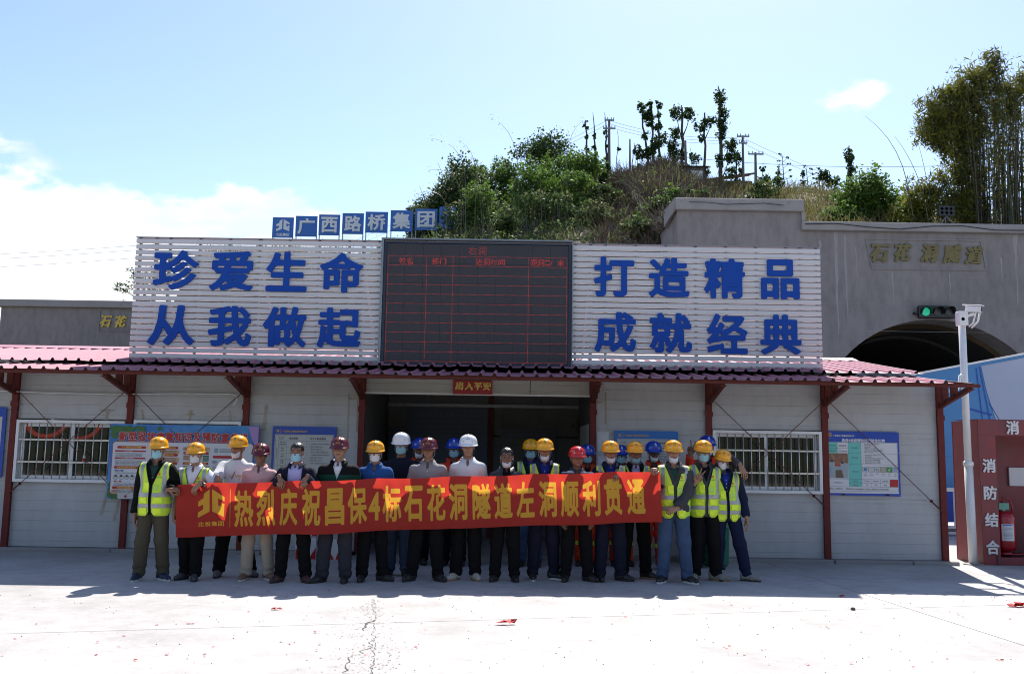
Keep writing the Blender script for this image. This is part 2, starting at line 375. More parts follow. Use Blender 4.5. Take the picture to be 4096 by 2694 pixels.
# crack running towards the camera: thin dark broken strips sitting in a worn band
rnd = random.Random(3); mb = MB()
def crack(pts, w, jit, steps):
    P = []
    for i in range(len(pts)-1):
        for k in range(steps): t = k/steps; P.append((pts[i][0]*(1-t)+pts[i+1][0]*t+rnd.uniform(-jit, jit), pts[i][1]*(1-t)+pts[i+1][1]*t))
    P.append(pts[-1])
    for a, b in zip(P, P[1:]):
        wa = w*rnd.uniform(.3, 1.2); wb = w*rnd.uniform(.3, 1.2); z = .004
        mb.quad((a[0]-wa, a[1], z), (a[0]+wa, a[1], z), (b[0]+wb, b[1], z), (b[0]-wb, b[1], z))
crack([(-2.6, -9), (-2.28, -7.83), (-2.36, -7.1), (-2.46, -6.46), (-2.57, -5.61), (-2.66, -5.1), (-2.76, -4.35)], .0032, .022, 12)
crack([(-2.57, -5.65), (-2.62, -5.9), (-2.58, -6.2)], .010, .03, 5); crack([(-2.40, -8.1), (-2.52, -7.4), (-2.42, -7.0), (-2.46, -6.6)], .005, .05, 10)
setp(mb.build('crack', M_joint, yard))
mb = MB()
for i in range(700):
    y = rnd.uniform(-9, -4.4); x = -2.42-(y+7)*.13+rnd.gauss(0, .07*(1+(y < -5.5)*1.3)); r = rnd.uniform(.004, .014); a = rnd.uniform(0, 6)
    mb.add([(x+r*cos(a+k*2.09)*rnd.uniform(.6, 1.5), y+r*sin(a+k*2.09), .0045+k*.0005) for k in range(3)], [(0, 1, 2)])
setp(mb.build('crumbled_concrete', mat('crumbs', (.25, .24, .225), .9), None), kind='stuff')
# grit and dark specks over the yard
mb = MB()
for i in range(900):
    x = rnd.uniform(-9, 8); y = rnd.uniform(-10, -2.2); r = rnd.uniform(.002, .008); a = rnd.uniform(0, 6)
    mb.add([(x+r*cos(a), y+r*sin(a), .002), (x+r*cos(a+2.1), y+r*sin(a+2.1), .002), (x+r*cos(a+4.2), y+r*sin(a+4.2), .002), (x, y, .002+r)], [(0, 1, 3), (1, 2, 3), (2, 0, 3)])
setp(mb.build('grit', mat('grit_stone', (.09, .08, .075), .9)), kind='stuff')
M_scrap = mat('red_firecracker_paper', (.52, .035, .03), .6, var=.4, vscale=20, trans=.25)
def scrap(c, size, seed, label):
    r = random.Random(seed); mb = MB(); n = 6
    for k in range(n):
        a = r.uniform(0, 6.3); d = size*r.uniform(0, .55); x, y = c[0]+d*cos(a)*1.5, c[1]+d*sin(a)*.6; s_ = size*r.uniform(.18, .42); b = r.uniform(0, 6.3)
        pts = []
        for j in range(5): t = b+j*1.256; rr = s_*r.uniform(.5, 1.2); pts.append((x+rr*cos(t)*1.3, y+rr*sin(t)*.7, r.uniform(.004, size*.35)))
        mb.add(pts, [(0, 1, 2), (0, 2, 3), (0, 3, 4)])
    o = mb.build('paper_scrap', M_scrap); setp(o, label, 'paper scrap', 'torn red firecracker paper on the yard')
for i, (c, s_, lb) in enumerate([((-3.62, -5.15), .075, 'torn red firecracker paper on sunlit concrete, below the lavender-shirted man'), ((-1.30, -5.78), .15, 'largest torn red paper scrap lying on the sunlit yard near the middle'),
        ((2.59, -3.63), .07, 'thin red paper scrap at the shadow edge right of the group'), ((4.30, -4.22), .16, 'torn red paper scrap at the right edge of the yard'),
        ((-4.20, -6.02), .04, 'small dark red paper curl beside the concrete joint, lower left'), ((-2.99, -6.33), .045, 'small red paper curl left of the crack'), ((2.68, -7.05), .04, 'tiny red paper curl in the lower right corner')]):
    scrap(c, s_, 40+i, lb)
mb = MB()
for i in range(150):
    cx = rnd.choice([-4.4, -3.6, -2.2, -.6, 1.2, 2.8]); x = rnd.gauss(cx, .8); y = rnd.uniform(-7.6, -3.2); r = rnd.uniform(.004, .016); a = rnd.uniform(0, 6)
    mb.add([(x+r*cos(a+k*1.6)*1.3, y+r*sin(a+k*1.6), .003+rnd.uniform(0, r*.7)) for k in range(4)], [(0, 1, 2), (0, 2, 3)])
setp(mb.build('red_confetti', M_scrap), kind='stuff')
mb = MB(); mb.lathe([(.001, 0), (.024, .004), (.028, .012), (.02, .026), (.001, .032)], (2.378, -4.6, 0), 7); o = mb.build('stone', mat('dark_stone', (.10, .09, .08), .9)); setp(o, 'small dark stone lying on the sunlit yard right of centre', 'stone')
# ---------------------------------------------------------------- the prefabricated site building
MOD = 1.82; XL, XR = -6*MOD, 3*MOD+.26
hut = thing('site_building', (0, 0, 0), 'long grey prefab site office with maroon roof and dark open entrance', 'building')
XR = 5.50
def wall_panel(x0, x1, z0, z1, name='wall_panel', m=None, y=0., gro=.155):
    """flat sandwich panel whose face carries pressed horizontal grooves"""
    mb = MB(); pr = [(y, z0+.002)]; z = z0+gro*.5
    while z < z1-.02: pr += [(y, z-.010), (y+.004, z-.004), (y+.004, z+.004), (y, z+.010)]; z += gro
    pr += [(y, z1-.003)]
    vs = [(x, p[0], p[1]) for p in pr for x in (x0+.003, x1-.003)]; fs = [(2*i, 2*i+1, 2*i+3, 2*i+2) for i in range(len(pr)-1)]
    mb.add(vs, fs); mb.box(x0+.003, x1-.003, y+.012, y+.05, z0, z1); return mb.build(name, m or M_wall, hut)
WZ = (.06, .98, 1.93, 2.86)
for k in range(-6, 3):
    x0, x1 = k*MOD, (k+1)*MOD
    if k in (-2, -1): continue
    if k == 2: x1 = 5.46
    if k in (-5, -4, 1):
        wall_panel(x0, x1, WZ[0], 1.06); wall_panel(x0, x1, 2.03, WZ[3])
    else:
        for a, b in zip(WZ, WZ[1:]): wall_panel(x0, x1, a, b)
for k in range(-6, 4):
    if k == -1: continue
    x = k*MOD if k < 3 else 5.46
    mb = MB(); mb.box(x-.047, x+.047, -.07, -.012, .05, 2.86)
    mb.box(x-.06, x+.06, -.078, -.071, 2.22, 2.30)
    o = mb.build('post', M_post, hut)
    # eaves bracket reaching out from the post
    s = 1 if True else -1
    mb = MB()
    mb.beam((x, -.07, 2.44), (x, -1.08, 2.66), .055, .075); mb.beam((x, -.07, 2.83), (x, -1.12, 2.70), .05, .05)
    mb.beam((x, -.55, 2.54), (x, -.55, 2.76), .10, .05); mb.beam((x, -.24, 2.47), (x, -.24, 2.80), .10, .05)
    mb.box(x-.05, x+.05, -1.10, -1.00, 2.628, 2.643)
    mb.build('bracket', M_brk, hut)
mb = MB(); mb.box(-11.3, 5.56, -1.17, -1.10, 2.662, 2.708); mb.build('eaves_beam', M_brk, hut)
mb = MB(); mb.box(-11.3, 5.56, -.62, -.56, 2.755, 2.785); mb.build('purlin', M_brk, hut)
# plinth
mb = MB(); xs = [-11.2, -9.3, -7.4, -5.1, -3.72]
for a, b in zip(xs, xs[1:]): mb = MB(); mb.box(a, b-.006, -.16-.02*rnd.random(), .2, -.02, .055); bevel(mb.build('plinth', M_concl, hut), .012)
for a, b in ((.05, 1.9), (1.91, 3.7), (3.71, 4.9), (4.91, 5.62)): mb = MB(); mb.box(a, b-.006, -.17-.03*rnd.random(), .2, -.02, .058); bevel(mb.build('plinth', M_concl, hut), .012)
mb = MB(); mb.box(-3.66, .03, -.12, 5.4, -.02, .03); mb.build('entrance_floor', M_concl, hut)
# roof: corrugated sheets, 4 ribs each
PIT = .205
def rib_profile(w, h=.040):
    p = [(0, 0)]
    for i in range(4):
        x = i*PIT; p += [(x+.068, 0), (x+.090, h), (x+.115, h), (x+.137, 0)]
    p += [(4*PIT+.02, 0)]; return p
def roof_sheet(x, y0, z0, y1, z1, jx=0., jz=0., h=.040, nm='roof_sheet'):
    mb = MB(); pr = rib_profile(0, h); n = len(pr); vs = []
    SEG = 6
    for k in range(SEG+1):
        t = k/SEG; sag = -.006*sin(pi*t)+jz
        vs += [(x+px, y0+(y1-y0)*t, z0+(z1-z0)*t+pz+sag+.004*sin(px*3+x*5)*(1-t)) for px, pz in pr]
    mb.add(vs, [(k*n+i, k*n+i+1, (k+1)*n+i+1, (k+1)*n+i) for k in range(SEG) for i in range(n-1)])
    mb.k = 1; mb.add([(a, b, c-.004) for a, b, c in vs], [(k*n+i, (k+1)*n+i, (k+1)*n+i+1, k*n+i+1) for k in range(SEG) for i in range(n-1)])
    mb.k = 1; mb.add([vs[i] for i in range(n)]+[(vs[i][0], vs[i][1], vs[i][2]-.004) for i in range(n)], [(i, i+n, i+n+1, i+1) for i in range(n-1)])
    return mb.build(nm, [M_roof, M_roofu], hut)
x = -11.28; i = 0
while x < 5.0:
    roof_sheet(x, -1.24-.012*(i % 3), 2.712, -.02, 2.875, jz=.003*(i % 2)); roof_sheet(x+.02, -.20-.03*((i*7) % 3)/2, 2.925, 2.73, 3.405, jz=.004*(i % 2)+.01); roof_sheet(x+.02, 2.74, 3.405, 5.62, 2.90, jz=.004*(i % 2)+.005)
    x += 4*PIT; i += 1
XE = x
mb = MB(); mb.add([(-11.3, 2.46, 3.415), (XE, 2.46, 3.415), (XE, 2.73, 3.485), (-11.3, 2.73, 3.485), (XE, 3.0, 3.415), (-11.3, 3.0, 3.415)], [(0, 1, 2, 3), (3, 2, 4, 5)]); mb.build('ridge_cap', M_roof, hut)
# body of the building: side, back, ceiling, partitions
mb = MB(); mb.box(5.40, 5.46, .055, 5.46, .03, 2.86); mb.add([(5.43, 0.05, 2.86), (5.43, 5.46, 2.86), (5.43, 2.73, 3.36)], [(0, 1, 2)]); mb.build('gable_wall', M_wall, hut)
mb = MB(); mb.box(-11.2, -11.14, .055, 5.46, .03, 2.86); mb.build('gable_wall', M_wall, hut)
mb = MB(); mb.box(-11.1, 5.39, 5.46, 5.52, .03, 2.88); mb.build('back_wall', M_wall, hut)
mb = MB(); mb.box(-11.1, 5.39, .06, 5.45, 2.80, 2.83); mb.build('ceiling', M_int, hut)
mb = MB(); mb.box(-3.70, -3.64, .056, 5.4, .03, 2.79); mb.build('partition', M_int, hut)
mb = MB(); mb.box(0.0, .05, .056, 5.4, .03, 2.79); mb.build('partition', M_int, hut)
# entrance header
for a, b in ((-3.59, -1.0), (-.995, -.055)): wall_panel(a, b, 2.53, 2.84, 'header_panel', M_header, y=-.03, gro=.10)
mb = MB(); mb.box(-3.60, -.05, -.055, -.034, 2.50, 2.53); mb.build('header_trim', M_alu, hut)
mb = MB()
# interior partition wall at the back with posts and beam
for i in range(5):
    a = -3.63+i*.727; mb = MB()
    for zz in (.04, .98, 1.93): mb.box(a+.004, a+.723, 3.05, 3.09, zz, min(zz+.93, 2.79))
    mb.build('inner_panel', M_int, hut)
mb = MB(); mb.box(-1.72, -1.63, 2.98, 3.04, .03, 2.79); mb.build('inner_post', M_post, hut)
mb = MB(); mb.box(-3.63, -.01, 2.97, 3.03, 2.46, 2.52); mb.build('inner_beam', M_galv, hut)
mb = MB()
for i in range(9): mb.box(-.035, -.025, .5+.22*i, .56+.22*i, .9, 2.1)
mb.build('side_slat', M_wall, hut)
# windows -------------------------------------------------------
def window(x0, x1, z0, z1, nb, seed):
    f = MB(); w = .045; y0, y1 = -.095, -.002
    f.box(x0, x1, y0, y1, z1-w, z1); f.box(x0, x1, y0, y1, z0, z0+w); f.box(x0, x0+w, y0, y1, z0+w, z1-w); f.box(x1-w, x1, y0, y1, z0+w, z1-w)
    fr = f.build('window', M_alu, hut)
    s_ = MB(); xm = (x0+x1)/2; a = .055
    for (u0, u1, yy) in ((x0+w, xm+.03, .0), (xm-.03, x1-w, .02)):
        s_.box(u0, u1, yy+.004, yy+.028, z1-w-a, z1-w-.001); s_.box(u0, u1, yy+.004, yy+.028, z0+w+.001, z0+w+a); s_.box(u0, u0+a, yy+.004, yy+.028, z0+w+a, z1-w-a); s_.box(u1-a, u1, yy+.004, yy+.028, z0+w+a, z1-w-a)
    s_.build('sash', M_alu, fr)
    for (u0, u1, yy) in ((x0+w+a, xm+.03-a, .018), (xm-.03+a, x1-w-a, .038)):
        g = MB(); g.box(u0-.004, u1+.004, yy-.002, yy+.003, z0+w+a-.004, z1-w-a+.004); g.build('pane', M_glass, fr)
    for i in range(nb):
        b = MB(); x = x0+w+(x1-x0-2*w)*(i+.5)/nb; b.tube([(x, -.075, z0+w-.004), (x, -.075, z1-w+.004)], .0085, 6); b.build('bar', M_bar, fr, True)
    for zz in (z0+(z1-z0)*.30+.02, z0+(z1-z0)*.68): b = MB(); b.box(x0+w-.01, x1-w+.01, -.078, -.058, zz-.012, zz+.012); b.build('cross_bar', M_bar, fr)
    return fr
window(-9.03, -7.34, 1.05, 2.01, 13, 1); window(-7.20, -5.52, 1.05, 2.03, 13, 2); window(1.87, 3.575, 1.05, 2.015, 13, 3)
# X bracing rods with turnbuckles
def rod(a, b, tb=True):
    mb = MB(); a = Vector(a); b = Vector(b); d = (b-a)
    mb.tube([a, b], .006, 5)
    if tb: mb.tube([a+d*.90, a+d*.995], .011, 6); mb.lathe([(.018, -.004), (.026, -.004), (.026, .004), (.018, .004), (.018, -.004)], tuple(a+d*.9), 8, 'y')
    return mb.build('brace_rod', M_brk, hut)
for k in (-5, -4, 1): x0, x1 = k*MOD+.05, (k+1)*MOD-.05; rod((x0, -.125, 2.48), (x1, -.125, .86)); rod((x1, -.145, 2.48), (x0, -.145, .86))
rod((2*MOD+.05, -.125, 2.48), (5.41, -.125, .80))
# cable conduit along the wall under the left awning
mb = MB(); mb.tube([(-11.1, -.09, 2.47), (-9.6, -.09, 2.46), (-8.5, -.09, 2.435), (-7.6, -.09, 2.425), (-6.6, -.09, 2.455), (-5.75, -.09, 2.46), (-5.62, -.09, 2.45), (-5.60, -.09, 2.36), (-5.66, -.09, 2.28)], .010, 6); mb.build('conduit', M_wpaint, hut, True)
# old tape marks and torn tape
for (x, z, w, h, a) in [(-7.66, 2.10, .05, .20, .15), (-7.1, 2.12, .04, .16, -.2), (-7.0, 2.02, .10, .04, .3), (-6.35, 2.11, .05, .18, .1), (-5.72, 2.12, .035, .18, -.1), (-5.17, 2.10, .06, .40, .05), (-7.62, .72, .05, .34, .25), (-7.42, .62, .04, .30, .2), (-3.86, 2.05, .02, .9, 0), (-3.72, 2.2, .02, .6, 0), (-3.79, 2.42, .16, .02, 0), (.20, 2.33, .03, .5, 0), (.06, 2.42, .18, .03, 0), (-6.35, 2.13, .16, .03, .05), (-7.66, 2.17, .2, .03, -.1)]:
    r = random.Random(int(x*100)); mb = MB(); pts = []
    for i in range(5): t = i/4; cx = x+sin(a)*(t-.5)*h; ww = w*.5*r.uniform(.6, 1.2); pts.append(((cx-ww, -.0035-.006*r.random(), z-h/2+h*t), (cx+ww, -.0035-.006*r.random(), z-h/2+h*t)))
    for i in range(4): mb.quad(pts[i][0], pts[i][1], pts[i+1][1], pts[i+1][0])
    mb.build('tape_remnant', M_tape, hut)
# plaque over the entrance
pl = thing('door_plaque', (-1.90, -.06, 2.62), 'small red plaque with four gold characters over the dark entrance', 'plaque')
mb = MB(); mb.box(-2.215, -1.595, -.075, -.04, 2.515, 2.735); bevel(mb.build('plate', mat('plaque_red', (.36, .012, .012), .35, var=.25, vscale=5), pl), .004)
for ch, x in zip('出入平安', (-2.18, -2.03, -1.885, -1.745)): glyph_obj('character', ch, (x, 2.58, x+.13, 2.71), -.081, .005, M_goldr, pl, .045, 40, .9, .12)
# ---------------------------------------------------------------- slogan boards and LED display
def slat_board(x0, x1, z0, z1, n, label):
    t = thing('slogan_board', ((x0+x1)/2, .25, z0), label, 'billboard', None)
    p = (z1-z0)/n
    for i in range(n):
        mb = MB(); a = z0+i*p; mb.box(x0+rnd.uniform(-.004, .004), x1, .19, .245, a+.004, a+p*.80); o = mb.build('slat', M_white, t); bevel(o, .006)
    k = 5 if x1 < -3 else 5; nst = 9
    for i in range(nst):
        x = x0+.05+(x1-x0-.1)*i/(nst-1); mb = MB(); mb.box(x-.02, x+.02, .247, .287, z0-.02, z1); mb.build('stud', M_galv, t)
    mb = MB(); mb.box(x0-.005, x1, .192, .29, z0-.035, z0-.001); mb.box(x0-.005, x1, .19, .29, z1+.001, z1+.014); mb.build('rail', M_galv, t)
    for x in (x0+.3, (x0+x1)/2, x1-.3):
        mb = MB(); mb.beam((x, .30, z0-.1), (x, .30, z1), .05, .05); mb.beam((x, .33, z1-.4), (x, 2.0, 3.32), .04, .04); mb.build('strut', M_galv, t)
    return t
bl = slat_board(-7.46, -3.445, 3.035, 5.01, 21, 'white slatted board with blue characters, left of the screen on the roof')
br = slat_board(-.325, 3.715, 3.035, 5.01, 21, 'white slatted board with blue characters, right of the screen on the roof')
for ch, x0, x1 in (('珍', -7.137, -6.41), ('爱', -6.22, -5.52), ('生', -5.305, -4.645), ('命', -4.435, -3.735)): glyph_obj('character', ch, (x0, 4.145, x1, 4.80), .150, .03, M_blue, bl, .032)
for ch, x0, x1 in (('从', -7.17, -6.42), ('我', -6.20, -5.506), ('做', -5.317, -4.618), ('起', -4.44, -3.739)): glyph_obj('character', ch, (x0, 3.242, x1, 3.895), .150, .03, M_blue, bl, .032)
for ch, x0, x1 in (('打', .021, .675), ('造', .915, 1.571), ('精', 1.812, 2.473), ('品', 2.735, 3.357)): glyph_obj('character', ch, (x0, 4.145, x1, 4.80), .150, .03, M_blue, br, .032)
for ch, x0, x1 in (('成', .031, .703), ('就', .921, 1.604), ('经', 1.848, 2.502), ('典', 2.71, 3.367)): glyph_obj('character', ch, (x0, 3.242, x1, 3.893), .150, .03, M_blue, br, .032)
led = thing('led_display', (-1.88, .25, 3.0), 'dark electronic display board with dotted red table between the two slatted boards', 'display')
mb = MB(); mb.box(-3.40, -.34, .17, .34, 2.985, 5.005); bevel(mb.build('cabinet', M_black, led), .01)
mf = mat('led_face', (.035, .031, .037), .55, var=.25, vscale=1.2)
for i in range(10):
    for j in range(6):
        a = -3.355+i*.296; c = 3.02+j*.325; mb = MB(); mb.box(a+.0015, a+.2945, .158, .175, c+.0015, c+.3235); mb.build('led_module', mf, led)
mb = MB(); mb.box(-3.40, -3.357, .145, .17, 2.985, 5.0); mb.box(-.393, -.34, .145, .17, 2.985, 5.0); mb.box(-3.356, -.394, .145, .17, 4.975, 5.0); mb.box(-3.356, -.394, .145, .17, 2.985, 3.017); mb.build('bezel', mat('navy_bezel', (.012, .02, .045), .4), led)
for x in (-3.425, -.33): mb = MB(); mb.box(x-.018 if x < -1 else x-.008, x+.02 if x < -1 else x+.004, .12, .33, 2.93, 5.03); mb.build('frame_post', M_galv, led)
mb = MB(); mb.box(-3.443, -.326, .12, .33, 5.031, 5.055); mb.build('frame_rail', M_galv, led)
M_led = mat('lit_red_led', (.3, .01, .01), .5, emit=(1, .07, .045), es=.27)
mb = MB(); DP = .0175
def dot(x, z, s_=.0062): mb.quad((x, .1545, z), (x+s_, .1545, z), (x+s_, .1545, z+s_), (x, .1545, z+s_))
rows = [4.762, 4.606]+[4.606-(4.606-3.043)*(k+1)/10 for k in range(10)]
for z in rows:
    x = -3.335
    while x < -.425: 
        if rnd.random() > .012: dot(x, z)
        x += DP
for x in (-3.335, -2.705, -2.277, -1.046, -.424):
    z = 3.043
    while z < 4.76: 
        if rnd.random() > .02: dot(x, z)
        z += DP
def dots(ch, x0, z0, size):
    V, T = glyph(ch); A, B = outline(V, T)
    for i in range(16):
        for j in range(16):
            px, pz = (i+.5)/16, (j+.5)/16-.12; c = 0; dm = 9
            for a, b in zip(A, B):
                if (a[1] > pz) != (b[1] > pz) and px < a[0]+(pz-a[1])*(b[0]-a[0])/(b[1]-a[1]): c ^= 1
            if c: dot(x0+i*size/16, z0+j*size/16, .0052)
for k, ch in enumerate('右洞'): dots(ch, -2.03+k*.155, 4.79, .15)
for s_, x in (('姓名', -3.155), ('部门', -2.62), ('进洞时间', -1.91), ('距洞口/米', -1.015)):
    for k, ch in enumerate(s_): dots(ch, x+k*(.125 if s_ != '进洞时间' else .122)*(.87 if len(s_) == 5 else 1), 4.625, .118)
mb.build('lit_dots', M_led, led)
# ---------------------------------------------------------------- tunnel portals
def portal(name, ox, oy, label, hi_left=True, zt=12.74, both=True):
    t = thing(name, (ox, oy, 0), label, 'tunnel portal')
    return t
pr = portal('tunnel_portal', 18.4, 29, 'big grey concrete tunnel portal with arched opening and gold characters, right behind the building')
def arch_wall(x0, x1, z1, cx, R, cz, y, th, holes=None, n=48):
    """wall in the plane y with a round-headed opening; front, back faces and the soffit"""
    mb = MB(); pts = []
    a0 = math.asin((0-cz)/R) if cz > 0 else 0
    ang = [pi-a0*1-(pi-2*a0)*i/n for i in range(n+1)]
    P = [(cx+R*cos(a), max(cz+R*sin(a), 0)) for a in ang]
    # top strip columns
    for (xa, za), (xb, zb) in zip(P, P[1:]):
        for yy, fl in ((y, 0), (y+th, 1)):
            q = [(xa, yy, za), (xb, yy, zb), (xb, yy, z1), (xa, yy, z1)]
            if xb-xa > 1e-5: mb.quad(*(q if not fl else q[::-1]))
    xl = min(p[0] for p in P); xr = max(p[0] for p in P)
    il = min(range(len(P)), key=lambda i: P[i][0]); ir = max(range(len(P)), key=lambda i: P[i][0])
    mb.v = []; mb.f = []; mb.m = []
    up = P[il:ir+1]
    for (xa, za), (xb, zb) in zip(up, up[1:]):
        for yy, fl in ((y, 0), (y+th, 1)):
            q = [(xa, yy, za), (xb, yy, zb), (xb, yy, z1), (xa, yy, z1)]; mb.quad(*(q if not fl else q[::-1]))
    for seq, side in ((P[:il+1], x0), (P[ir:], x1)):
        for (xa, za), (xb, zb) in zip(seq, seq[1:]):
            for yy in (y, y+th): mb.quad((side, yy, za), (xa, yy, za), (xb, yy, zb), (side, yy, zb))
    zl, zr = P[il][1], P[ir][1]
    for yy in (y, y+th):
        mb.quad((x0, yy, zl), (xl, yy, zl), (xl, yy, z1), (x0, yy, z1)); mb.quad((xr, yy, zr), (x1, yy, zr), (x1, yy, z1), (xr, yy, z1))
    for (xa, za), (xb, zb) in zip(P, P[1:]): mb.quad((xa, y, za), (xa, y+th, za), (xb, y+th, zb), (xb, y, zb))
    mb.quad((x0, y, 0), (x0, y+th, 0), (x0, y+th, z1), (x0, y, z1)); mb.quad((x1, y, 0), (x1, y+th, 0), (x1, y+th, z1), (x1, y, z1)); mb.quad((x0, y, z1), (x1, y, z1), (x1, y+th, z1), (x0, y+th, z1))
    return mb, P
ACX, AR, ACZ = 18.55, 5.75, 2.44
mb, P = arch_wall(12.42, 34, 12.36, ACX, AR, ACZ, 29, 1.4); mb.build('headwall', M_conc, pr)
mb = MB(); n = len(P)
for k in range(10):
    ya, yb = 30.4+k*4, 30.4+(k+1)*4; s0 = .96
    for (xa, za), (xb, zb) in zip(P, P[1:]):
        f = lambda x, z: (ACX+(x-ACX)*s0, ACZ+(z-ACZ)*s0)
        a, b = f(xa, za), f(xb, zb); mb.quad((a[0], ya, a[1]), (a[0], yb, a[1]), (b[0], yb, b[1]), (b[0], ya, b[1]))
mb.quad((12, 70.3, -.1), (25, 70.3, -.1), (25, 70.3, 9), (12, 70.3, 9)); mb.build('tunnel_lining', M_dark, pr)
mb = MB()
for (xa, za), (xb, zb) in zip(P, P[1:]):
    f = lambda x, z, s_: (ACX+(x-ACX)*s_, ACZ+(z-ACZ)*s_)
    for s1, s2, y1, y2 in ((.955, .93, 33, 33), (.93, .93, 33, 33.6)):
        a, b, c, d = f(xa, za, s1), f(xb, zb, s1), f(xb, zb, s2), f(xa, za, s2); mb.quad((a[0], y1, a[1]), (b[0], y1, b[1]), (c[0], y2, c[1]), (d[0], y2, d[1]))
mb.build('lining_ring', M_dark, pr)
mb = MB(); mb.box(12.38, 34.1, 28.72, 30.5, 12.36, 12.78); bevel(mb.build('coping', M_concl, pr), .03)
# raised block at the left of the portal with its own coping
mb = MB(); mb.add([(6.50, 29, 0), (12.42, 28.98, 0), (12.42, 28.98, 13.26), (6.50, 29, 13.26), (6.3, 33, 0), (12.42, 33, 0), (12.42, 33, 13.26), (6.3, 33, 13.26)], [(0, 1, 2, 3), (1, 5, 6, 2), (4, 0, 3, 7), (5, 4, 7, 6), (3, 2, 6, 7)]); mb.build('side_block', M_conc, pr)
mb = MB(); mb.add([(6.35, 28.75, 13.26), (12.50, 28.72, 13.26), (12.50, 28.72, 13.84), (6.35, 28.75, 13.84), (6.1, 33, 13.26), (12.5, 33, 13.26), (12.5, 33, 13.84), (6.1, 33, 13.84)], [(0, 1, 2, 3), (1, 5, 6, 2), (4, 0, 3, 7), (5, 4, 7, 6), (3, 2, 6, 7), (1, 0, 4, 5)]); bevel(mb.build('block_coping', M_concl, pr), .04)
# wing wall stepping down and back on the left
mb = MB(); mb.add([(6.495, 29.0, 0), (6.495, 29.0, 13.24), (6.25, 30.0, 12.7), (6.1, 31.4, 12.2), (6.05, 31.4, 0), (6.5, 29.5, 0), (6.5, 29.5, 13.24), (6.4, 30.2, 12.7), (6.25, 31.6, 12.2), (6.2, 31.6, 0)], [(0, 1, 2, 3, 4)[::-1], (5, 6, 7, 8, 9), (1, 6, 7, 2)[::-1], (2, 7, 8, 3)[::-1]]); mb.build('wing_wall', M_conc, pr)
mb = MB(); mb.add([(6.34, 28.74, 13.26), (6.34, 28.74, 13.84), (6.0, 29.8, 13.2), (6.0, 29.8, 12.65), (6.5, 29.3, 13.26), (6.5, 29.3, 13.84), (6.2, 30.2, 13.2), (6.2, 30.2, 12.65)], [(0, 1, 2, 3)[::-1], (1, 5, 6, 2)[::-1], (3, 2, 6, 7)[::-1], (0, 3, 7, 4)[::-1]]); mb.build('wing_coping', M_concl, pr)
mb = MB(); mb.box(12.421, 12.6, 28.9, 29.0, 12.79, 13.26); mb.build('corbel', M_concl, pr)
# recessed name panel: a raised thin border
mb = MB(); X0, X1, Z0, Z1, w = 15.45, 21.0, 10.55, 12.08, .10
for a in ((X0, X1, Z1-w, Z1), (X0+.25, X1+.2, Z0, Z0+w)): mb.box(a[0], a[1], 28.955, 28.998, a[2], a[3])
mb.prism([(X0, Z1-w), (X0+.25, Z0+w), (X0+.33, Z0+w), (X0+.08, Z1-w)], 28.957, 28.998); mb.prism([(X1-.08, Z1-w), (X1+.12, Z0+w), (X1+.2, Z0+w), (X1, Z1-w)], 28.957, 28.998)
mb.build('name_panel', M_conc, pr)
for ch, a, b, zc in (('石', 15.62, 16.60, 0), ('花', 16.78, 17.62, .05), ('洞', 18.02, 18.92, .02), ('隧', 19.08, 20.0, 0), ('道', 20.12, 21.0, -.03)):
    glyph_obj('character', ch, (a, 10.88+zc, b, 11.80+zc), 28.90, .07, M_goldm, pr, .038, 56, 1.0, .22)
mb = MB(); r2 = random.Random(5)
for z in (10.2, 8.9, 7.6): mb.box(12.43, 33.9, 28.992, 28.999, z, z+.012)
for x in (13.0, 14.3, 23.4, 25.0): mb.box(x, x+.015, 28.992, 28.999, 7.6, 12.3)
mb.build('formwork_joint', M_concl, pr)
M_lime = mat('lime_streak', (.31, .29, .30), .9, var=.9, vscale=1.2, dark=(.72, .70, .68), stretch=(3, 1, .5)); r5 = random.Random(11)
for (x, z1, z0, w) in ((14.05, 12.33, 7.4, .22), (14.5, 12.2, 8.2, .16), (15.0, 11.6, 9.6, .10), (13.3, 11.9, 10.2, .12), (22.6, 12.33, 9.0, .20), (23.1, 11.9, 8.6, .14), (21.9, 11.2, 10.0, .08), (19.4, 10.4, 9.1, .07), (16.7, 10.4, 8.9, .09)):
    mb = MB(); P_s = [(x+r5.uniform(-.03, .03), z1+(z0-z1)*k/9, w*(1-.75*k/9)*r5.uniform(.5, 1.1)) for k in range(10)]
    for a_, b_ in zip(P_s, P_s[1:]): mb.quad((a_[0]-a_[2]/2, 28.9965, a_[1]), (b_[0]-b_[2]/2, 28.9965, b_[1]), (b_[0]+b_[2]/2, 28.9965, b_[1]), (a_[0]+a_[2]/2, 28.9965, a_[1]))
    mb.build('lime_streak', M_lime, pr)
mb = MB(); mb.tube([(12.5, 28.68, 12.62)]+[(12.5+i*1.5, 28.68, 12.55+.12*sin(i*1.7)) for i in range(1, 13)], .02, 5); mb.tube([(7, 28.66, 13.6)]+[(7+i*.9, 28.66, 13.55+.05*sin(i*2.1)) for i in range(1, 6)], .015, 5); mb.build('cable', M_rubber, pr)
tl = thing('traffic_signal', (18.6, 28.9, 8.5), 'black horizontal three lamp traffic signal with green lit above the tunnel arch', 'traffic light')
mb = MB(); mb.box(17.75, 19.42, 28.66, 28.9, 8.22, 8.80); bevel(mb.build('housing', M_black, tl), .03)
mb = MB(); mb.box(17.58, 17.75, 28.75, 28.99, 8.42, 8.50); mb.box(19.42, 19.5, 28.75, 28.99, 8.42, 8.5); mb.build('bracket', M_black, tl)
M_green = mat('lit_green_lamp', (.02, .3, .15), .4, emit=(.02, .50, .30), es=.3); M_lens = mat('dark_lamp_lens', (.03, .025, .02), .25)
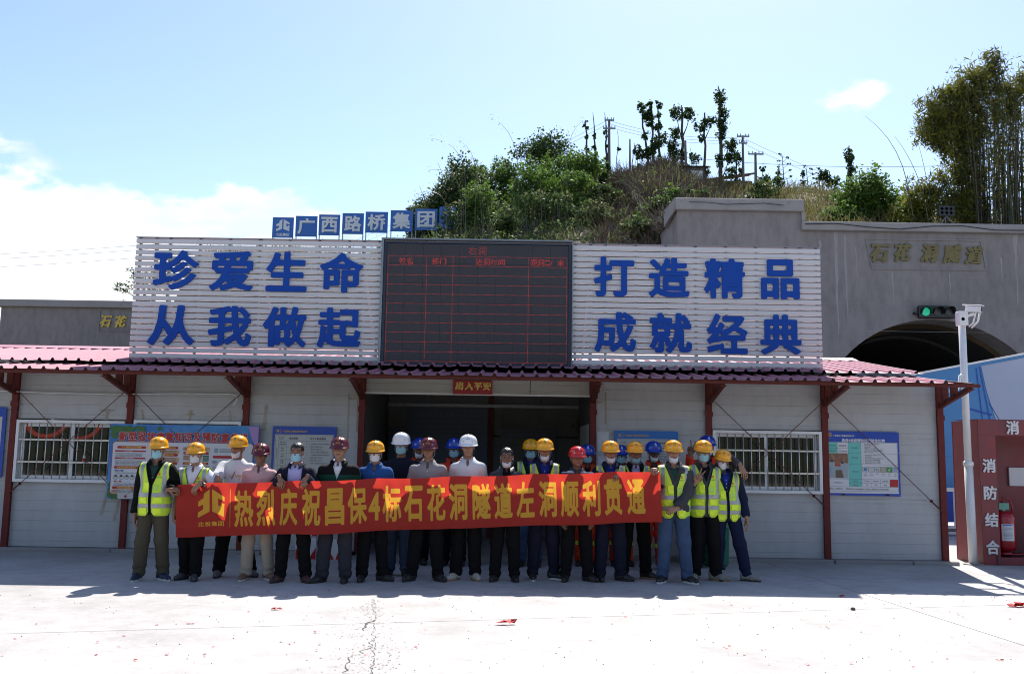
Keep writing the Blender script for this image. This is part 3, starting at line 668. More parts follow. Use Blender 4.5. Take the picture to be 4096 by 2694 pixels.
for i, x in enumerate((18.05, 18.59, 19.12)):
    mb = MB(); mb.lathe([(.0001, 0), (.19, .0), (.20, .02)], (x, 28.63, 8.51), 20, 'y'); mb.build('lamp', M_green if i == 0 else M_lens, tl)
    mb = MB()
    for k in range(14):
        a, b = radians(-20+220*k/14), radians(-20+220*(k+1)/14); d = lambda q: .42*(.35+.65*max(0, sin((q+radians(20))/radians(220)*pi)))
        mb.quad((x+.23*cos(a), 28.66, 8.51+.23*sin(a)), (x+.23*cos(b), 28.66, 8.51+.23*sin(b)), (x+.23*cos(b), 28.66-d(b), 8.49+.23*sin(b)), (x+.23*cos(a), 28.66-d(a), 8.49+.23*sin(a)))
    mb.build('visor', M_black, tl)
pl2 = thing('tunnel_portal', (-33, 52, 0), 'distant grey tunnel portal at the left edge with two gold characters showing', 'tunnel portal')
mb, P2 = arch_wall(-38.0, -18, 11.55, -27.5, 5.75, 2.2, 52, 1.4); mb.build('headwall', M_conc, pl2)
mb = MB(); mb.box(-38.3, -17.9, 51.7, 53.4, 11.55, 12.06); bevel(mb.build('coping', M_concl, pl2), .04)
mb = MB()
for (xa, za), (xb, zb) in zip(P2, P2[1:]): mb.quad((xa, 53.4, za), (xa, 80, za), (xb, 80, zb), (xb, 53.4, zb))
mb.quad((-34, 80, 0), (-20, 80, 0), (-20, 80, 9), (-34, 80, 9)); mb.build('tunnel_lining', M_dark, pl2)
mb = MB(); mb.box(-30.93, -24.6, 51.95, 51.998, 11.40, 11.47); mb.box(-30.93, -24.6, 51.95, 51.998, 9.88, 9.95); mb.box(-30.93, -30.85, 51.95, 51.998, 9.95, 11.40); mb.box(-24.68, -24.6, 51.95, 51.998, 9.95, 11.4); mb.build('name_panel', M_conc, pl2)
for ch, a in zip('石花洞隧道', (-30.80, -29.75, -28.6, -27.4, -26.2)): glyph_obj('character', ch, (a, 10.15, a+.85, 11.05), 51.9, .07, mat('gold_letter_bright', (.50, .33, .05), .4, metal=.3), pl2, .038, 40, 1.0, .22)
mb = MB(); mb.add([(-38.0, 52.02, 0), (-38.0, 52.02, 10.9), (-39.5, 56, 9.5), (-39.5, 56, 0)], [(0, 1, 2, 3)]); mb.build('wing_wall', M_conc, pl2)
# ---------------------------------------------------------------- hill
CR = [(-60, 10), (-40, 11.2), (-28, 11.8), (-22, 12.4), (-16, 14.2), (-12, 15.8), (-9, 17.6), (-6, 19.4), (-1, 20.3), (4, 21.7), (8, 22.6), (9.5, 22.9), (11, 21.4), (14, 21.0), (19, 20.6), (22, 20.4), (26, 19.5), (40, 19), (60, 18)]
def crest(x): return float(np.interp(x, [c[0] for c in CR], [c[1] for c in CR]))
def yfront(x):
    if x < -17.9: return 53.6
    if x < 6.2: return 25
    return 32.9 if x < 12.5 else 30.5
def hz(x, y):
    yf = yfront(x); c = crest(x)
    z0 = 0 if -17.9 <= x < 6.2 else (11.4 if x < -17.9 else (13.0 if x < 12.5 else 12.3))
    if x < -38.4: z = min(11.2, max(-.1, (y-yf)*1.1-.1))
    elif x < -17.9: z = z0+(c-z0)*min(1, (y-yf)/10)
    elif x < 6.2:
        base = min(float(np.interp(x, [-8, 0], [11.6, 12.4])), c-1.5); t = (y-25)/8
        z = base*min(1, max(0, t))**.8 if y < 33 else base+(c-base)*min(1, (y-33)/19)**float(np.interp(x, [-9.5, -6], [3.2, 1.2]))
    else: z = z0+(c-z0)*min(1, max(0, (y-yf)/(52-yf)))**.9
    if y > 54: z -= (y-54)*.10
    n_ = .5*sin(x*.31+y*.17)+.35*sin(x*.73-y*.41+1)+.2*sin(x*1.7+y*1.3)
    return z+n_*(min(1, max(0, (y-yf-1)/4)) if y > yf else 0)*.55
V = []; F = []; xs = sorted(set([-70+i*1.2 for i in range(117)]+[-38.45, -38.35, -17.95, -17.85, 6.15, 6.25, 12.45, 12.55])); ny = 56
for x in xs:
    yf = yfront(x)
    for j in range(ny): t = j/(ny-1); y = yf+(120-yf)*t**1.7; V.append((x, y, hz(x, y)))
for i in range(len(xs)-1):
    if (xs[i] < -17.9) != (xs[i+1] < -17.9) or False: pass
    for j in range(ny-1): a = i*ny+j; F.append((a, a+ny, a+ny+1, a+1))
M_hill = mat('hill_soil', (.105, .082, .055), .95, var=.5, vscale=.4, var2=.5, v2scale=2.5, dark=(.5, .55, .45), bump=.8, bscale=2)
setp(npmesh('hill', V, F, M_hill, smooth=True), kind='structure')
# low wooded rise on the far side of the yard, behind the viewer (it is what the window panes mirror)
V = []; F = []; nx = 60
for i in range(nx+1):
    x = -90+180*i/nx
    for j in range(8): t = j/7; V.append((x, -48-30*t, (13+4*sin(i*.4)+2*sin(i*1.1))*min(1, t*1.8)-.06))
for i in range(nx):
    for j in range(7): a = i*8+j; F.append((a, a+1, a+9, a+8))
setp(npmesh('hillside', V, F, mat('green_slope', (.045, .055, .03), .95, var=.7, vscale=.25, dark=(.4, .4, .4)), smooth=True), kind='structure')
# ---------------------------------------------------------------- leaves and plants
def leafmat(name, c, tr=.45, var=.5): return mat(name, c, .6, var=var, vscale=.9, trans=tr, spec=.22, dark=(.45, .55, .4))
L_dk = leafmat('dark_leaf', (.035, .065, .022)); L_gr = leafmat('fresh_green_leaf', (.115, .20, .035)); L_md = leafmat('mid_green_leaf', (.085, .135, .04)); L_ol = leafmat('olive_leaf', (.125, .14, .06))
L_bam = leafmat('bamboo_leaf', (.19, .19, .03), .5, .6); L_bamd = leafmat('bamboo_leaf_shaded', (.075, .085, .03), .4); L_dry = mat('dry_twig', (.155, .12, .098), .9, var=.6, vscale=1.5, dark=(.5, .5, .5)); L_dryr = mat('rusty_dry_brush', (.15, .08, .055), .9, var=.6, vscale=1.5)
L_str = leafmat('straw_grass', (.20, .16, .07), .3); L_red = leafmat('orange_leaf', (.25, .10, .02), .4)
def leaves(C, size, asp=.5, droop=0., rs=None, mi=None, jit=.35):
    """many small pointed leaves centred on the rows of C"""
    rs = rs or np.random.RandomState(1); n = len(C); C = np.asarray(C)
    d = rs.normal(size=(n, 3)); d[:, 2] = d[:, 2]*.6-droop; d /= np.linalg.norm(d, axis=1)[:, None]
    u = np.cross(d, rs.normal(size=(n, 3))); u /= np.linalg.norm(u, axis=1)[:, None]+1e-9
    s = (size*(1+jit*rs.normal(size=n)).clip(.4, 1.9))[:, None]
    V = np.stack([C-d*s*.5, C+u*s*asp*.5-d*s*.05, C+d*s*.5, C-u*s*asp*.5-d*s*.05], 1).reshape(-1, 3)
    return V, np.arange(4*n).reshape(-1, 4)
def clump(rs, c, r, n, shell=.55):
    p = rs.normal(size=(n, 3)); p /= np.linalg.norm(p, axis=1)[:, None]; p *= (shell+(1-shell)*rs.rand(n))[:, None]
    return np.array(c)+p*np.array(r)
def crown(t, blobs, dens, size, mats, seed, asp=.55, droop=0., name='crown'):
    rs = np.random.RandomState(seed); C = []; mi = []
    for (c, r) in blobs:
        # each blob is itself broken into small sprays so the outline stays ragged
        k = max(5, int(dens*r[0]*r[2]*4)); 
        sub = clump(rs, c, r, k, .35)
        for s_ in sub:
            m = rs.randint(8, 18); q = rs.normal(size=(m, 3))*np.array(r)*.17+s_; C.append(q); mi += [rs.randint(len(mats))]*m
    C = np.concatenate(C); V, F = leaves(C, size, asp, droop, rs); return npmesh(name, V, F, mats, t, mi=mi, local=False)
def trunk(t, pts, r0, r1, extra=(), name='trunk', m=None, n=7):
    mb = MB(); k = len(pts); mb.tube(pts, [r0+(r1-r0)*i/(k-1) for i in range(k)], n)
    for e in extra: mb.tube(e, [r1*.9, r1*.35] if len(e) == 2 else [r1*.9]+[r1*.5]*(len(e)-2)+[r1*.3], 5)
    return mb.build(name, m or M_wood, t, True)
# pollarded trees on the ridge: bare stems with tufts
def pollard(x, ztop, zb, tufts, label, lean=0, forks=(), y=52, r=.11, seed=0, whip=0):
    t = thing('pollarded_tree', (x, y, zb-.6), label, 'tree', 'thin pollarded trees along the ridge'); rs = random.Random(seed); h = ztop-zb
    P = [(x+lean*h*(s*s-1)*0+lean*(s)*h+rs.uniform(-.06, .06), y, zb-.6+(h+.6)*s) for s in [i/9 for i in range(10)]]
    ex = [[(x+lean*(f[0])*h, y, zb+h*f[0]), (x+lean*f[0]*h+f[1]*.6, y, zb+h*(f[0]+f[2]*.5)), (x+lean*f[0]*h+f[1], y, zb+h*(f[0]+f[2]))] for f in forks]
    if whip: ex.append([P[-1], (P[-1][0]-.1, y, ztop+whip)])
    trunk(t, P, r, r*.4, ex)
    bl = [((x+lean*s*h+dx, y+rs.uniform(-.1, .1), zb+h*s), (a, a*.8, b)) for (s, dx, a, b) in tufts]
    crown(t, bl, 26, .17, [L_dk, L_dk, L_md], seed+3, .7)
T_ = pollard
T_(4.0, 26.1, 22.0, [(.92, 0, .22, .35), (.7, .05, .16, .2), (.45, 0, .18, .25), (.12, .05, .2, .25)], 'first thin tufted tree from the left on the ridge', -.02, seed=1)
T_(4.65, 25.7, 22.0, [(.78, .05, .2, .25), (.55, 0, .2, .3), (.4, .1, .16, .2), (.2, .1, .3, .5), (.05, .3, .25, .2)], 'thin tufted tree with a bare whip top beside the first pole', -.04, seed=2, whip=1.0)
T_(5.45, 25.9, 22.1, [(.8, -.1, .2, .3), (.55, 0, .15, .2), (.3, 0, .18, .2), (.05, 0, .25, .25)], 'slim tufted tree touching the tall concrete pole', -.01, seed=3, whip=.8)
T_(6.2, 25.3, 22.2, [(.55, .05, .15, .18)], 'bare whip-like sapling with one tiny tuft right of the tall pole', .02, seed=4, r=.04)
T_(8.55, 27.4, 22.7, [(.95, 0, .35, .4), (.8, .25, .5, .5), (.68, .5, .4, .35), (.48, .05, .35, .35), (.2, .1, .4, .4)], 'leaning tree with a drooping top tuft, left of three on the ridge', -.13, ((.7, .8, .1),), seed=5)
T_(8.9, 27.6, 22.6, [(.95, -.1, .3, .4), (.78, -.2, .5, .4), (.6, .1, .25, .3), (.35, .1, .3, .35), (.2, -.3, .5, .5)], 'tall tree with small scattered tufts in the middle of three', -.03, seed=6)
T_(9.35, 27.4, 22.9, [(.97, 0, .28, .35), (.8, 0, .25, .35), (.6, 0, .28, .45), (.4, .1, .55, .5), (.3, -.4, .5, .45), (.1, 0, .2, .3)], 'straight tree with bulging lower tufts, right of three on the ridge', -.02, seed=7)
T_(11.0, 27.2, 19.9, [(.93, -.35, .5, .6), (.93, .5, .5, .55), (.72, -.5, .5, .5), (.6, -.6, .45, .5), (.5, 0, .35, .5), (.35, .2, .4, .5), (.2, -.5, .4, .4)], 'forked tree with two round heads beside the leaning grey pole', 0, ((.65, -.4, .25), (.68, .55, .22), (.3, -.7, .28)), seed=8, r=.17)
T_(12.65, 26.8, 19.9, [(.9, .4, .6, .45), (.84, -.35, .5, .35), (.72, -.1, .4, .3), (.35, -.2, .5, .6), (.22, -.4, .45, .6)], 'tree with one flat windswept head left of the tallest tree', 0, ((.7, .5, .2), (.7, -.5, .12)), seed=9, r=.14)
T_(13.8, 28.4, 19.9, [(.95, 0, .6, .55), (.82, .25, .5, .6), (.72, .2, .5, .6), (.62, .1, .45, .6), (.53, .75, .55, .6), (.42, .7, .55, .5), (.38, -.1, .35, .6), (.28, .7, .5, .5), (.15, .1, .3, .5)], 'tallest tree on the ridge with dense tufts all the way up', .0, ((.35, .75, .2), (.2, .6, .2)), seed=10, r=.19, whip=.5)
T_(15.2, 24.2, 20.4, [(.85, .1, .35, .6), (.6, .3, .3, .4), (.3, 0, .5, .6)], 'short bushy tree right of the tallest tree', 0, seed=11, y=53)
T_(7.3, 24.4, 22.4, [(.75, .3, .35, .5), (.6, .6, .3, .4), (.5, .8, .25, .3)], 'small drooping tree beside a short pole, left of the ridge trio', .08, seed=12, r=.05)
T_(10.1, 24.8, 22.3, [(.6, .2, .45, .5), (.35, .3, .4, .4)], 'low tufted tree standing between the trio and the forked tree', .02, seed=13, r=.06)
T_(12.0, 23.6, 20.3, [(.9, 0, .4, .35), (.5, 0, .3, .3)], 'small round-headed sapling before the brick wall', 0, seed=14, r=.05)
T_(23.2, 24.1, 21.0, [(.85, 0, .38, .75), (.6, .05, .3, .4), (.45, .15, .35, .4)], 'lone tufted tree standing at the far right of the ridge', 0, seed=15, r=.12)
T_(21.9, 22.5, 20.6, [(.8, -.5, .55, .55), (.55, .1, .6, .5), (.2, .3, .4, .4)], 'small leaning dark tree left of the lone ridge tree', -.05, seed=16, r=.07)
# slender agave flower stalks
def stalk(x, zb, zt, label, seed):
    t = thing('agave_stalk', (x, 54, zb-.5), label, 'plant', 'agave flower stalks on the ridge'); r = random.Random(seed); ex = []; bl = []
    for k in range(9):
        s = .35+.07*k; sd = (1 if k % 2 else -1)*(.55-.035*k); z = zb+(zt-zb)*s; ex.append([(x, 54, z), (x+sd, 54, z+.25)]); bl.append(((x+sd, 54, z+.3), (.16, .12, .09)))
    trunk(t, [(x+.15, 54, zb-.5), (x, 54, (zb+zt)/2), (x-.1, 54, zt)], .05, .02, ex); crown(t, bl, 60, .1, [L_dk], seed)
for i, (x, zt, ln, lb) in enumerate(((16.9, 23.4, .1, 'bare leaning sapling right of the paired poles'), (18.2, 23.0, .05, 'thin dry sapling left of the tallest agave stalk'), (17.6, 22.6, -.04, 'short thin sapling in the straw grass on the ridge'), (20.2, 22.9, -.02, 'wispy sapling right of the tallest agave stalk'), (2.6, 23.4, .06, 'wispy sapling leftmost on the crest wall'), (7.8, 24.0, .03, 'thin tufted sapling left of the ridge trio'), (11.9, 24.4, -.03, 'thin tufted sapling right of the forked tree'))): T_(x, zt, 20.8 if x > 10 else 22.0, [(.85, 0, .2, .3), (.5, .05, .22, .25)], lb, ln, seed=60+i, y=53, r=.04)
stalk(19.0, 20.9, 24.4, 'tall agave stalk with stepped tufts, leftmost of three', 31); stalk(24.2-5.6+2.2, 20.8, 23.4, 'slim agave stalk, middle of three on the ridge', 32); stalk(22.9-1.0, 20.6, 23.3, 'slim agave stalk, right of three on the ridge', 33)
# utility poles and wires
def pole(x, zb, zt, label, y=52, r=.12, lean=0, arms=()):
    t = thing('utility_pole', (x, y, zb-1), label, 'pole', 'concrete utility poles on the hill'); mb = MB(); r *= .82; mb.tube([(x, y, zb-1), (x+lean, y, zt)], [r*1.2, r*.75], 9); mb.build('shaft', M_polec, t, True)
    for dz, w in arms:
        mb = MB(); mb.box(x+lean-w/2, x+lean+w/2, y-r-.06, y-r+.04, zt-dz-.05, zt-dz+.05)
        for k in (-1, -.45, .45, 1): mb.tube([(x+lean+k*w*.46, y-r, zt-dz), (x+lean+k*w*.46, y-r, zt-dz+.2)], .035, 5)
        mb.build('crossarm', M_galv, t)
pole(5.62, 22, 26.2, 'tall concrete pole with two crossarms at the left end of the ridge', arms=((.12, .7), (.75, .9)), r=.14)
pole(3.74, 21.9, 23.3, 'short concrete pole with one wide crossarm, leftmost on the ridge', arms=((.15, 1.0),), r=.1)
pole(7.15, 22.4, 24.7, 'thin plain pole beside the small drooping tree', r=.09)
pole(11.15, 19.3, 24.3, 'leaning grey pole rising behind the portal coping', r=.14, lean=-.12, y=51)
pole(15.45, 19.6, 25.1, 'slender pole with double crossarm right of the tallest tree', arms=((.1, .9), (.6, .6)), r=.13)
pole(16.1, 19.6, 23.5, 'shorter pole with a wide crossarm right of the slender pole', arms=((.15, 1.1),), r=.14, y=51)
pole(17.4, 20.2, 23.0, 'leaning thin dark pole right of the paired poles', r=.06, lean=.7, arms=())
pole(22.0, 20.0, 22.9, 'short pole between the agave stalks', r=.09, y=55)
pole(21.1, 20.0, 22.2, 'stubby pole with a box near the agave stalks', r=.09, y=55)
def wire(a, b, sag, label, n=14, r=.012, grp='overhead wires across the sky'):
    mb = MB(); P = [(a[0]+(b[0]-a[0])*i/n, a[1]+(b[1]-a[1])*i/n, a[2]+(b[2]-a[2])*i/n-sag*4*(i/n)*(1-i/n)) for i in range(n+1)]; mb.tube(P, r, 4)
    setp(mb.build('overhead_wire', mat('wire_grey', (.22, .27, .33), .6)), label, 'wire', grp)
for k, (z1, z2) in enumerate(((13.4, 14.6), (13.1, 14.3), (12.5, 13.8))): wire((-45, 45, z1), (-22, 45, z2+.4), .2, ('upper', 'middle', 'lower')[k]+' wire of the three crossing the cloud at the left')
for k in range(3): wire((5.62, 52, 26.1-.25*k), (15.45, 52, 25.0-.2*k), .5, ('top', 'second', 'lowest')[k]+' wire running from the tall pole to the slender pole')
for k in range(2): wire((5.3, 52, 26.0-.3*k), (-30, 60, 12-.6*k), .8, ('upper', 'lower')[k]+' wire sloping down left from the tall pole to the boards')
for k in range(2): wire((15.5, 52, 24.9-.4*k), (30, 56, 21.3-.4*k), .4, ('upper', 'lower')[k]+' wire sloping down right from the slender pole')
wire((9.9, 52, 23.5), (30, 44, 20.7), .5, 'long level wire passing behind the bamboo', r=.016)
# walls and roofs on the crest
w1 = thing('boundary_wall', (4, 51, 20), 'long low brown wall on the crest behind the dry brush', 'wall'); mb = MB(); mb.box(.6, 8.2, 50.9, 51.2, 19.2, 21.5); mb.build('wall', mat('brown_render', (.16, .13, .11), .9, var=.4, vscale=.8), w1); mb = MB(); mb.box(.5, 8.3, 50.82, 51.28, 21.5, 21.62); mb.build('cap', M_concl, w1)
h1 = thing('farmhouse', (10.5, 50, 20), 'small grey block house half hidden behind the brush on the crest', 'house')
mb = MB(); mb.box(9.0, 11.9, 48.6, 51, 19.2, 21.6); mb.build('wall', mat('grey_block', (.10, .095, .09), .9, var=.4, vscale=3), h1); mb = MB(); mb.box(11.0, 11.75, 48.5, 48.59, 20.0, 21.3); mb.build('door', M_letw, h1)
mb = MB(); mb.add([(8.8, 48.3, 21.6), (12.2, 48.3, 21.6), (12.2, 51.3, 22.0), (8.8, 51.3, 22.0)], [(0, 1, 2, 3)]); mb.build('roof', M_concl, h1)
h2 = thing('farmhouse', (14, 50, 20), 'long low house with a shallow brown roof behind the tallest tree', 'house')
mb = MB(); mb.box(12.3, 16.2, 52.4, 54, 19.5, 21.8); mb.build('wall', mat('mud_wall', (.20, .12, .085), .9, var=.4, vscale=2), h2); mb = MB(); mb.add([(12.0, 52.2, 21.75), (16.4, 52.2, 22.4), (16.4, 54.2, 22.7), (12.0, 54.2, 22.0), (12.0, 52.2, 21.6), (16.4, 52.2, 22.25)], [(0, 1, 2, 3), (4, 5, 1, 0)]); mb.build('roof', mat('brown_tiles', (.14, .07, .05), .9), h2)
h3 = thing('pavilion', (-7.5, 50, 17), 'dark tiled sloping eave of a hall poking out behind the letter boards', 'roof')
mb = MB(); mb.add([(-8.9, 49.5, 18.6), (-7.6, 49.5, 18.85), (-6.9, 50, 19.2), (-6.9, 52, 19.3), (-8.9, 51.5, 18.8)], [(0, 1, 2, 3, 4)]); mb.add([(-8.9, 49.5, 18.45), (-7.6, 49.5, 18.7), (-7.6, 49.5, 18.85), (-8.9, 49.5, 18.6)], [(0, 1, 2, 3)]); mb.build('tiled_roof', mat('slate_tiles', (.06, .065, .07), .7, var=.4, vscale=10), h3)
mb = MB(); mb.box(-8.6, -7.0, 49.9, 51.3, 16, 18.45); mb.build('wall', mat('ochre_wall', (.3, .2, .11), .9), h3)
h4 = thing('stair_pavilion', (26, 50, 20), 'small grey balustrade platform on the ridge right of the agave stalks', 'platform')
mb = MB(); mb.box(20.9+1.2, 24.2, 49.8, 50, 20.1, 20.5); mb.box(22.1, 24.2, 49.8, 50.0, 20.95, 21.05); mb.build('deck', mat('grey_stone', (.12, .14, .15), .8), h4)
for i in range(9): mb = MB(); mb.box(22.15+i*.24, 22.25+i*.24, 49.86, 49.94, 20.5, 20.95); mb.build('baluster', MATS['grey_stone'], h4)
# company boards on the slope
BD = [(-16.98, -15.61, 45), (-15.37, -13.98, 44.55), (-13.78, -12.43, 44.1), (-12.2, -10.84, 43.65), (-10.66, -9.25, 43.2), (-9.02, -7.63, 42.75), (-7.43, -6.06, 42.3)]
for i, ((a, b, y), ch) in enumerate(zip(BD, ['', '广', '西', '路', '桥', '集', '团'])):
    lab = 'blue board with a two part emblem, leftmost of the row on the slope' if not ch else 'blue board with one white character %s, %s the emblem board' % (ch, 'just right of,second from,third from,fourth from,fifth from,sixth from'.split(',')[i-1])
    t = thing('letter_board', ((a+b)/2, y, 13), lab, 'sign board', 'row of blue character boards on the slope')
    mb = MB(); mb.box(a, b, y-.03, y+.03, 15.30, 16.65); mb.build('panel', mat('faded_blue_board', (.02, .12, .42), .45, var=.2, vscale=2), t)
    for x in (a+.04, b-.04): mb = MB(); mb.box(x-.03, x+.03, y+.04, y+.10, hz(x, y)-.4, 15.5); mb.build('leg', M_galv, t)
    if ch: glyph_obj('character', ch, (a+.14, 15.46, b-.14, 16.49), y-.06, .02, M_letw, t, .028, 40)
    else:
        k = Ink(y-.034); emblem(k, a+.26, 15.72, b-.26, 16.52, M_letw); k.text('北投集团', (a+b)/2, 15.42, .22, M_letw, align='c', bw=.02); k.build('emblem', t)
t = thing('sign_board', (-4.8, 41.8, 14), 'plain blue panel behind the bushes at the end of the character boards', 'sign board'); mb = MB(); mb.box(-5.9, -4.9, 41.9, 41.96, 15.35, 16.7); mb.build('panel', MATS['faded_blue_board'], t)
mb = MB(); mb.box(1.0, 6.4, 44.0, 44.05, 16.0, 16.9); mb.box(1.0, 1.06, 44.05, 44.1, 14.5, 16.9); mb.box(6.3, 6.36, 44.05, 44.1, 14.5, 16.9); setp(mb.build('blue_hoarding', mat('blue_print_sheet', (.03, .14, .38), .5, var=.5, vscale=2)), 'blue sheet fence glimpsed through the dry brush on the slope', 'fence')
# shrubs
def shrub(x, y, r, h, mats, label, seed, dens=9, size=.2, asp=.55, z=None, name='shrub', cat='bush', grp='leafy shrubs on the hillside', droop=0):
    z0 = hz(x, y) if z is None else z; t = thing(name, (x, y, z0-.3), label, cat, grp); rs = random.Random(seed); bl = []
    for k in range(7): a = rs.uniform(0, 6.3); d = rs.uniform(0, .6)*r; bl.append(((x+d*cos(a), y+d*sin(a)*.7, z0+h*rs.uniform(.2, .8)), (r*rs.uniform(.3, .55), r*.4, h*rs.uniform(.18, .32))))
    crown(t, bl, dens, size, mats, seed, asp, droop, 'foliage'); trunk(t, [(x, y, z0-.3), (x+.1, y, z0+h*.7)], .08, .03, [[(x, y, z0+h*.2), (x+r*.5*sd, y, z0+h*.7)] for sd in (-1, 1)], 'stem'); return t
G2 = [L_gr, L_md, L_gr]; D2 = [L_dk, L_md]; O2 = [L_ol, L_md, L_dk]
SH = [(-4.3, 40.5, 1.8, 2.8, O2), (-4.4, 45, 2.4, 4.6, O2), (-3.0, 40, 2.0, 3.4, G2), (-2.2, 47, 2.2, 4.0, G2), (-.4, 42, 2.2, 4.0, G2), (.4, 50, 2.8, 4.4, D2), (1.6, 45, 2.2, 4.2, G2), (2.6, 41, 1.9, 3.2, G2), (3.6, 46, 1.7, 3.4, G2), (-7.2, 47, 2.2, 3.2, O2), (.8, 38, 1.8, 2.6, O2), (-1.6, 37, 1.8, 2.4, O2), (4.4, 42, 1.6, 2.6, O2), (7.6, 38, 1.0, 1.3, G2), (5.9, 36.5, .9, 1.2, G2), (9.3, 37.5, .9, 1.2, D2), (2.9, 48.5, 1.2, 3.4, D2), (-9.6, 43, 1.4, 1.8, O2), (-12.5, 40, 1.6, 1.5, G2), (5.0, 48, .9, 2.4, D2), (16.6, 50, .9, 1.4, D2), (13.0, 38, 1.1, 1.7, O2), (14.6, 42, 1.6, 2.0, O2), (-6.6, 46, 2.0, 5.0, O2), (-5.4, 47, 2.2, 5.4, O2), (-7.9, 48, 1.6, 3.9, O2), (-3.4, 48, 2.4, 4.6, G2), (6.6, 35, 1.3, 1.6, O2), (5.0, 34, 1.5, 1.8, O2), (3.2, 36, 1.6, 2.0, O2)]
nm = ['olive shrub beside the last character board', 'tall olive shrub behind the last character boards', 'bright green bush above the left part of the screen', 'tall green bush on the left shoulder of the hill', 'broad fresh green bush in the middle of the slope', 'dark domed tree crown topping the left part of the hill', 'tall green bush left of the crest wall', 'leafy bush low on the slope above the screen', 'green bush in front of the crest wall', 'ragged shrub under the dark eave', 'low olive shrub right above the screen', 'low olive shrub above the screen, further left', 'olive bush where green growth meets the dry brush', 'bright green tuft of a bush on the dry slope', 'small green bush low in the dry brush', 'dark bush beside the portal side block', 'narrow dark bush before the crest wall', 'scrubby olive bush below the character boards', 'pale green bush just above the left slatted board', 'small dark bush under the leftmost ridge trees', 'dark bush below the paired poles', 'olive bush just behind the portal coping', 'wide olive bush behind the portal coping', 'tall olive bush rising behind the last character board', 'broad olive bush on the left hill shoulder', 'olive bush beside the dark tiled eave', 'leafy green bush between the olive shrubs and the domed crown', 'scrubby bush beside the portal wing wall', 'dark scrub above the right slatted board', 'scrub where the dry brush meets the screen top']
for i, (s_, n_) in enumerate(zip(SH, nm)): shrub(*s_, n_, 100+i, dens=11, size=.19)
# green tree right of the ridge, behind the portal
for i, (x, y, r, h, m_, lb) in enumerate([(16.3, 36, 2.3, 3.3, G2, 'rounded bright green tree behind the portal coping'), (18.9, 37, 2.3, 5.6, G2, 'taller green tree beside the bamboo'), (15.4, 33.5, 1.0, 1.5, O2, 'grassy bush left of the rounded green tree'), (20.2, 34.6, 1.7, 3.2, [L_bam, L_bam, L_md], 'yellow green bush between the green tree and the bamboo'), (18.0, 33.6, 1.3, 1.7, [L_bam, L_gr], 'low yellow green bush under the taller green tree'), (14.2, 38, 1.7, 2.6, O2, 'olive bush left of the grassy bush behind the coping')]): shrub(x, y, r, h, m_, lb, 150+i, dens=22, size=.20, z=12.4)
# dry brush and grass: uncountable
def brush(name, n, box, mats, ln, seed, lean=.6, w=.02, zoff=0):
    rs = np.random.RandomState(seed); X = rs.uniform(box[0], box[1], n); Y = rs.uniform(box[2], box[3], n); ok = rs.rand(n) < .5+.5*np.sin(X*1.3+np.sin(Y*.9)*2); X, Y = X[ok], Y[ok]; n = len(X)
    Z = np.array([hz(a, b) for a, b in zip(X, Y)])+zoff; C = np.stack([X, Y, Z], 1); h = ln*rs.uniform(.4, 1.3, n)[:, None]
    d = rs.normal(size=(n, 3))*lean; d[:, 2] = np.abs(d[:, 2])*.5+.6; d /= np.linalg.norm(d, axis=1)[:, None]; b = rs.normal(size=(n, 3))*.35; b[:, 2] -= .25
    u = np.cross(d, [0, 1, 0])+rs.normal(size=(n, 3))*.2; u /= np.linalg.norm(u, axis=1)[:, None]; u *= w
    A = C-u; B = C+u; Cm = C+d*h*.55; E_ = C+d*h+b*h*.5
    V = np.stack([A, B, Cm+u*.8, Cm-u*.8, E_+u*.3, E_-u*.3], 1).reshape(-1, 3); k = np.arange(n)*6
    F = np.concatenate([np.stack([k, k+1, k+2, k+3], 1), np.stack([k+3, k+2, k+4, k+5], 1)]); mi = rs.randint(0, len(mats), n); mi = np.concatenate([mi, mi])
    setp(npmesh(name, V, F, mats, mi=mi), kind='stuff')
brush('dry_brush', 38000, (3.0, 12.4, 29.5, 51.5), [L_dry, L_dry, L_dryr, L_ol, L_dry], 1.1, 1, .8, .022)
brush('dry_brush', 9000, (-11, 4, 33, 50), [L_dry, L_ol, L_md], 1.0, 2, .7, .02)
brush('dry_grass', 9000, (12.5, 24, 33, 53), [L_str, L_ol, L_str], .9, 3, .4, .02)
brush('rusty_brush', 6000, (6.5, 10.5, 48, 52.5), [L_dryr, L_dryr, L_dry], 1.0, 4, .8, .02)
brush('hill_grass', 7000, (-17.5, -3, 30, 46), [L_ol, L_md, L_str], .6, 5, .5, .025)
# scattered small leaves over the brush
rs = np.random.RandomState(9); X = rs.uniform(-11, 12.3, 26000); Y = rs.uniform(33, 50, 26000); g = np.sin(X*1.9+Y*.7)+np.sin(Y*1.3-X*.5)+rs.normal(size=26000)*.5; ok = (g > .5) & ((X < 4.5) | (rs.rand(26000) < .35)); X, Y = X[ok], Y[ok]
C = np.stack([X, Y, np.array([hz(a, b) for a, b in zip(X, Y)])+rs.rand(len(X))**1.5*1.3], 1); V, F = leaves(C, .15, .55, 0, rs); setp(npmesh('undergrowth', V, F, [L_ol, L_md, L_gr, L_dk], mi=rs.randint(0, 4, len(C))), kind='stuff')
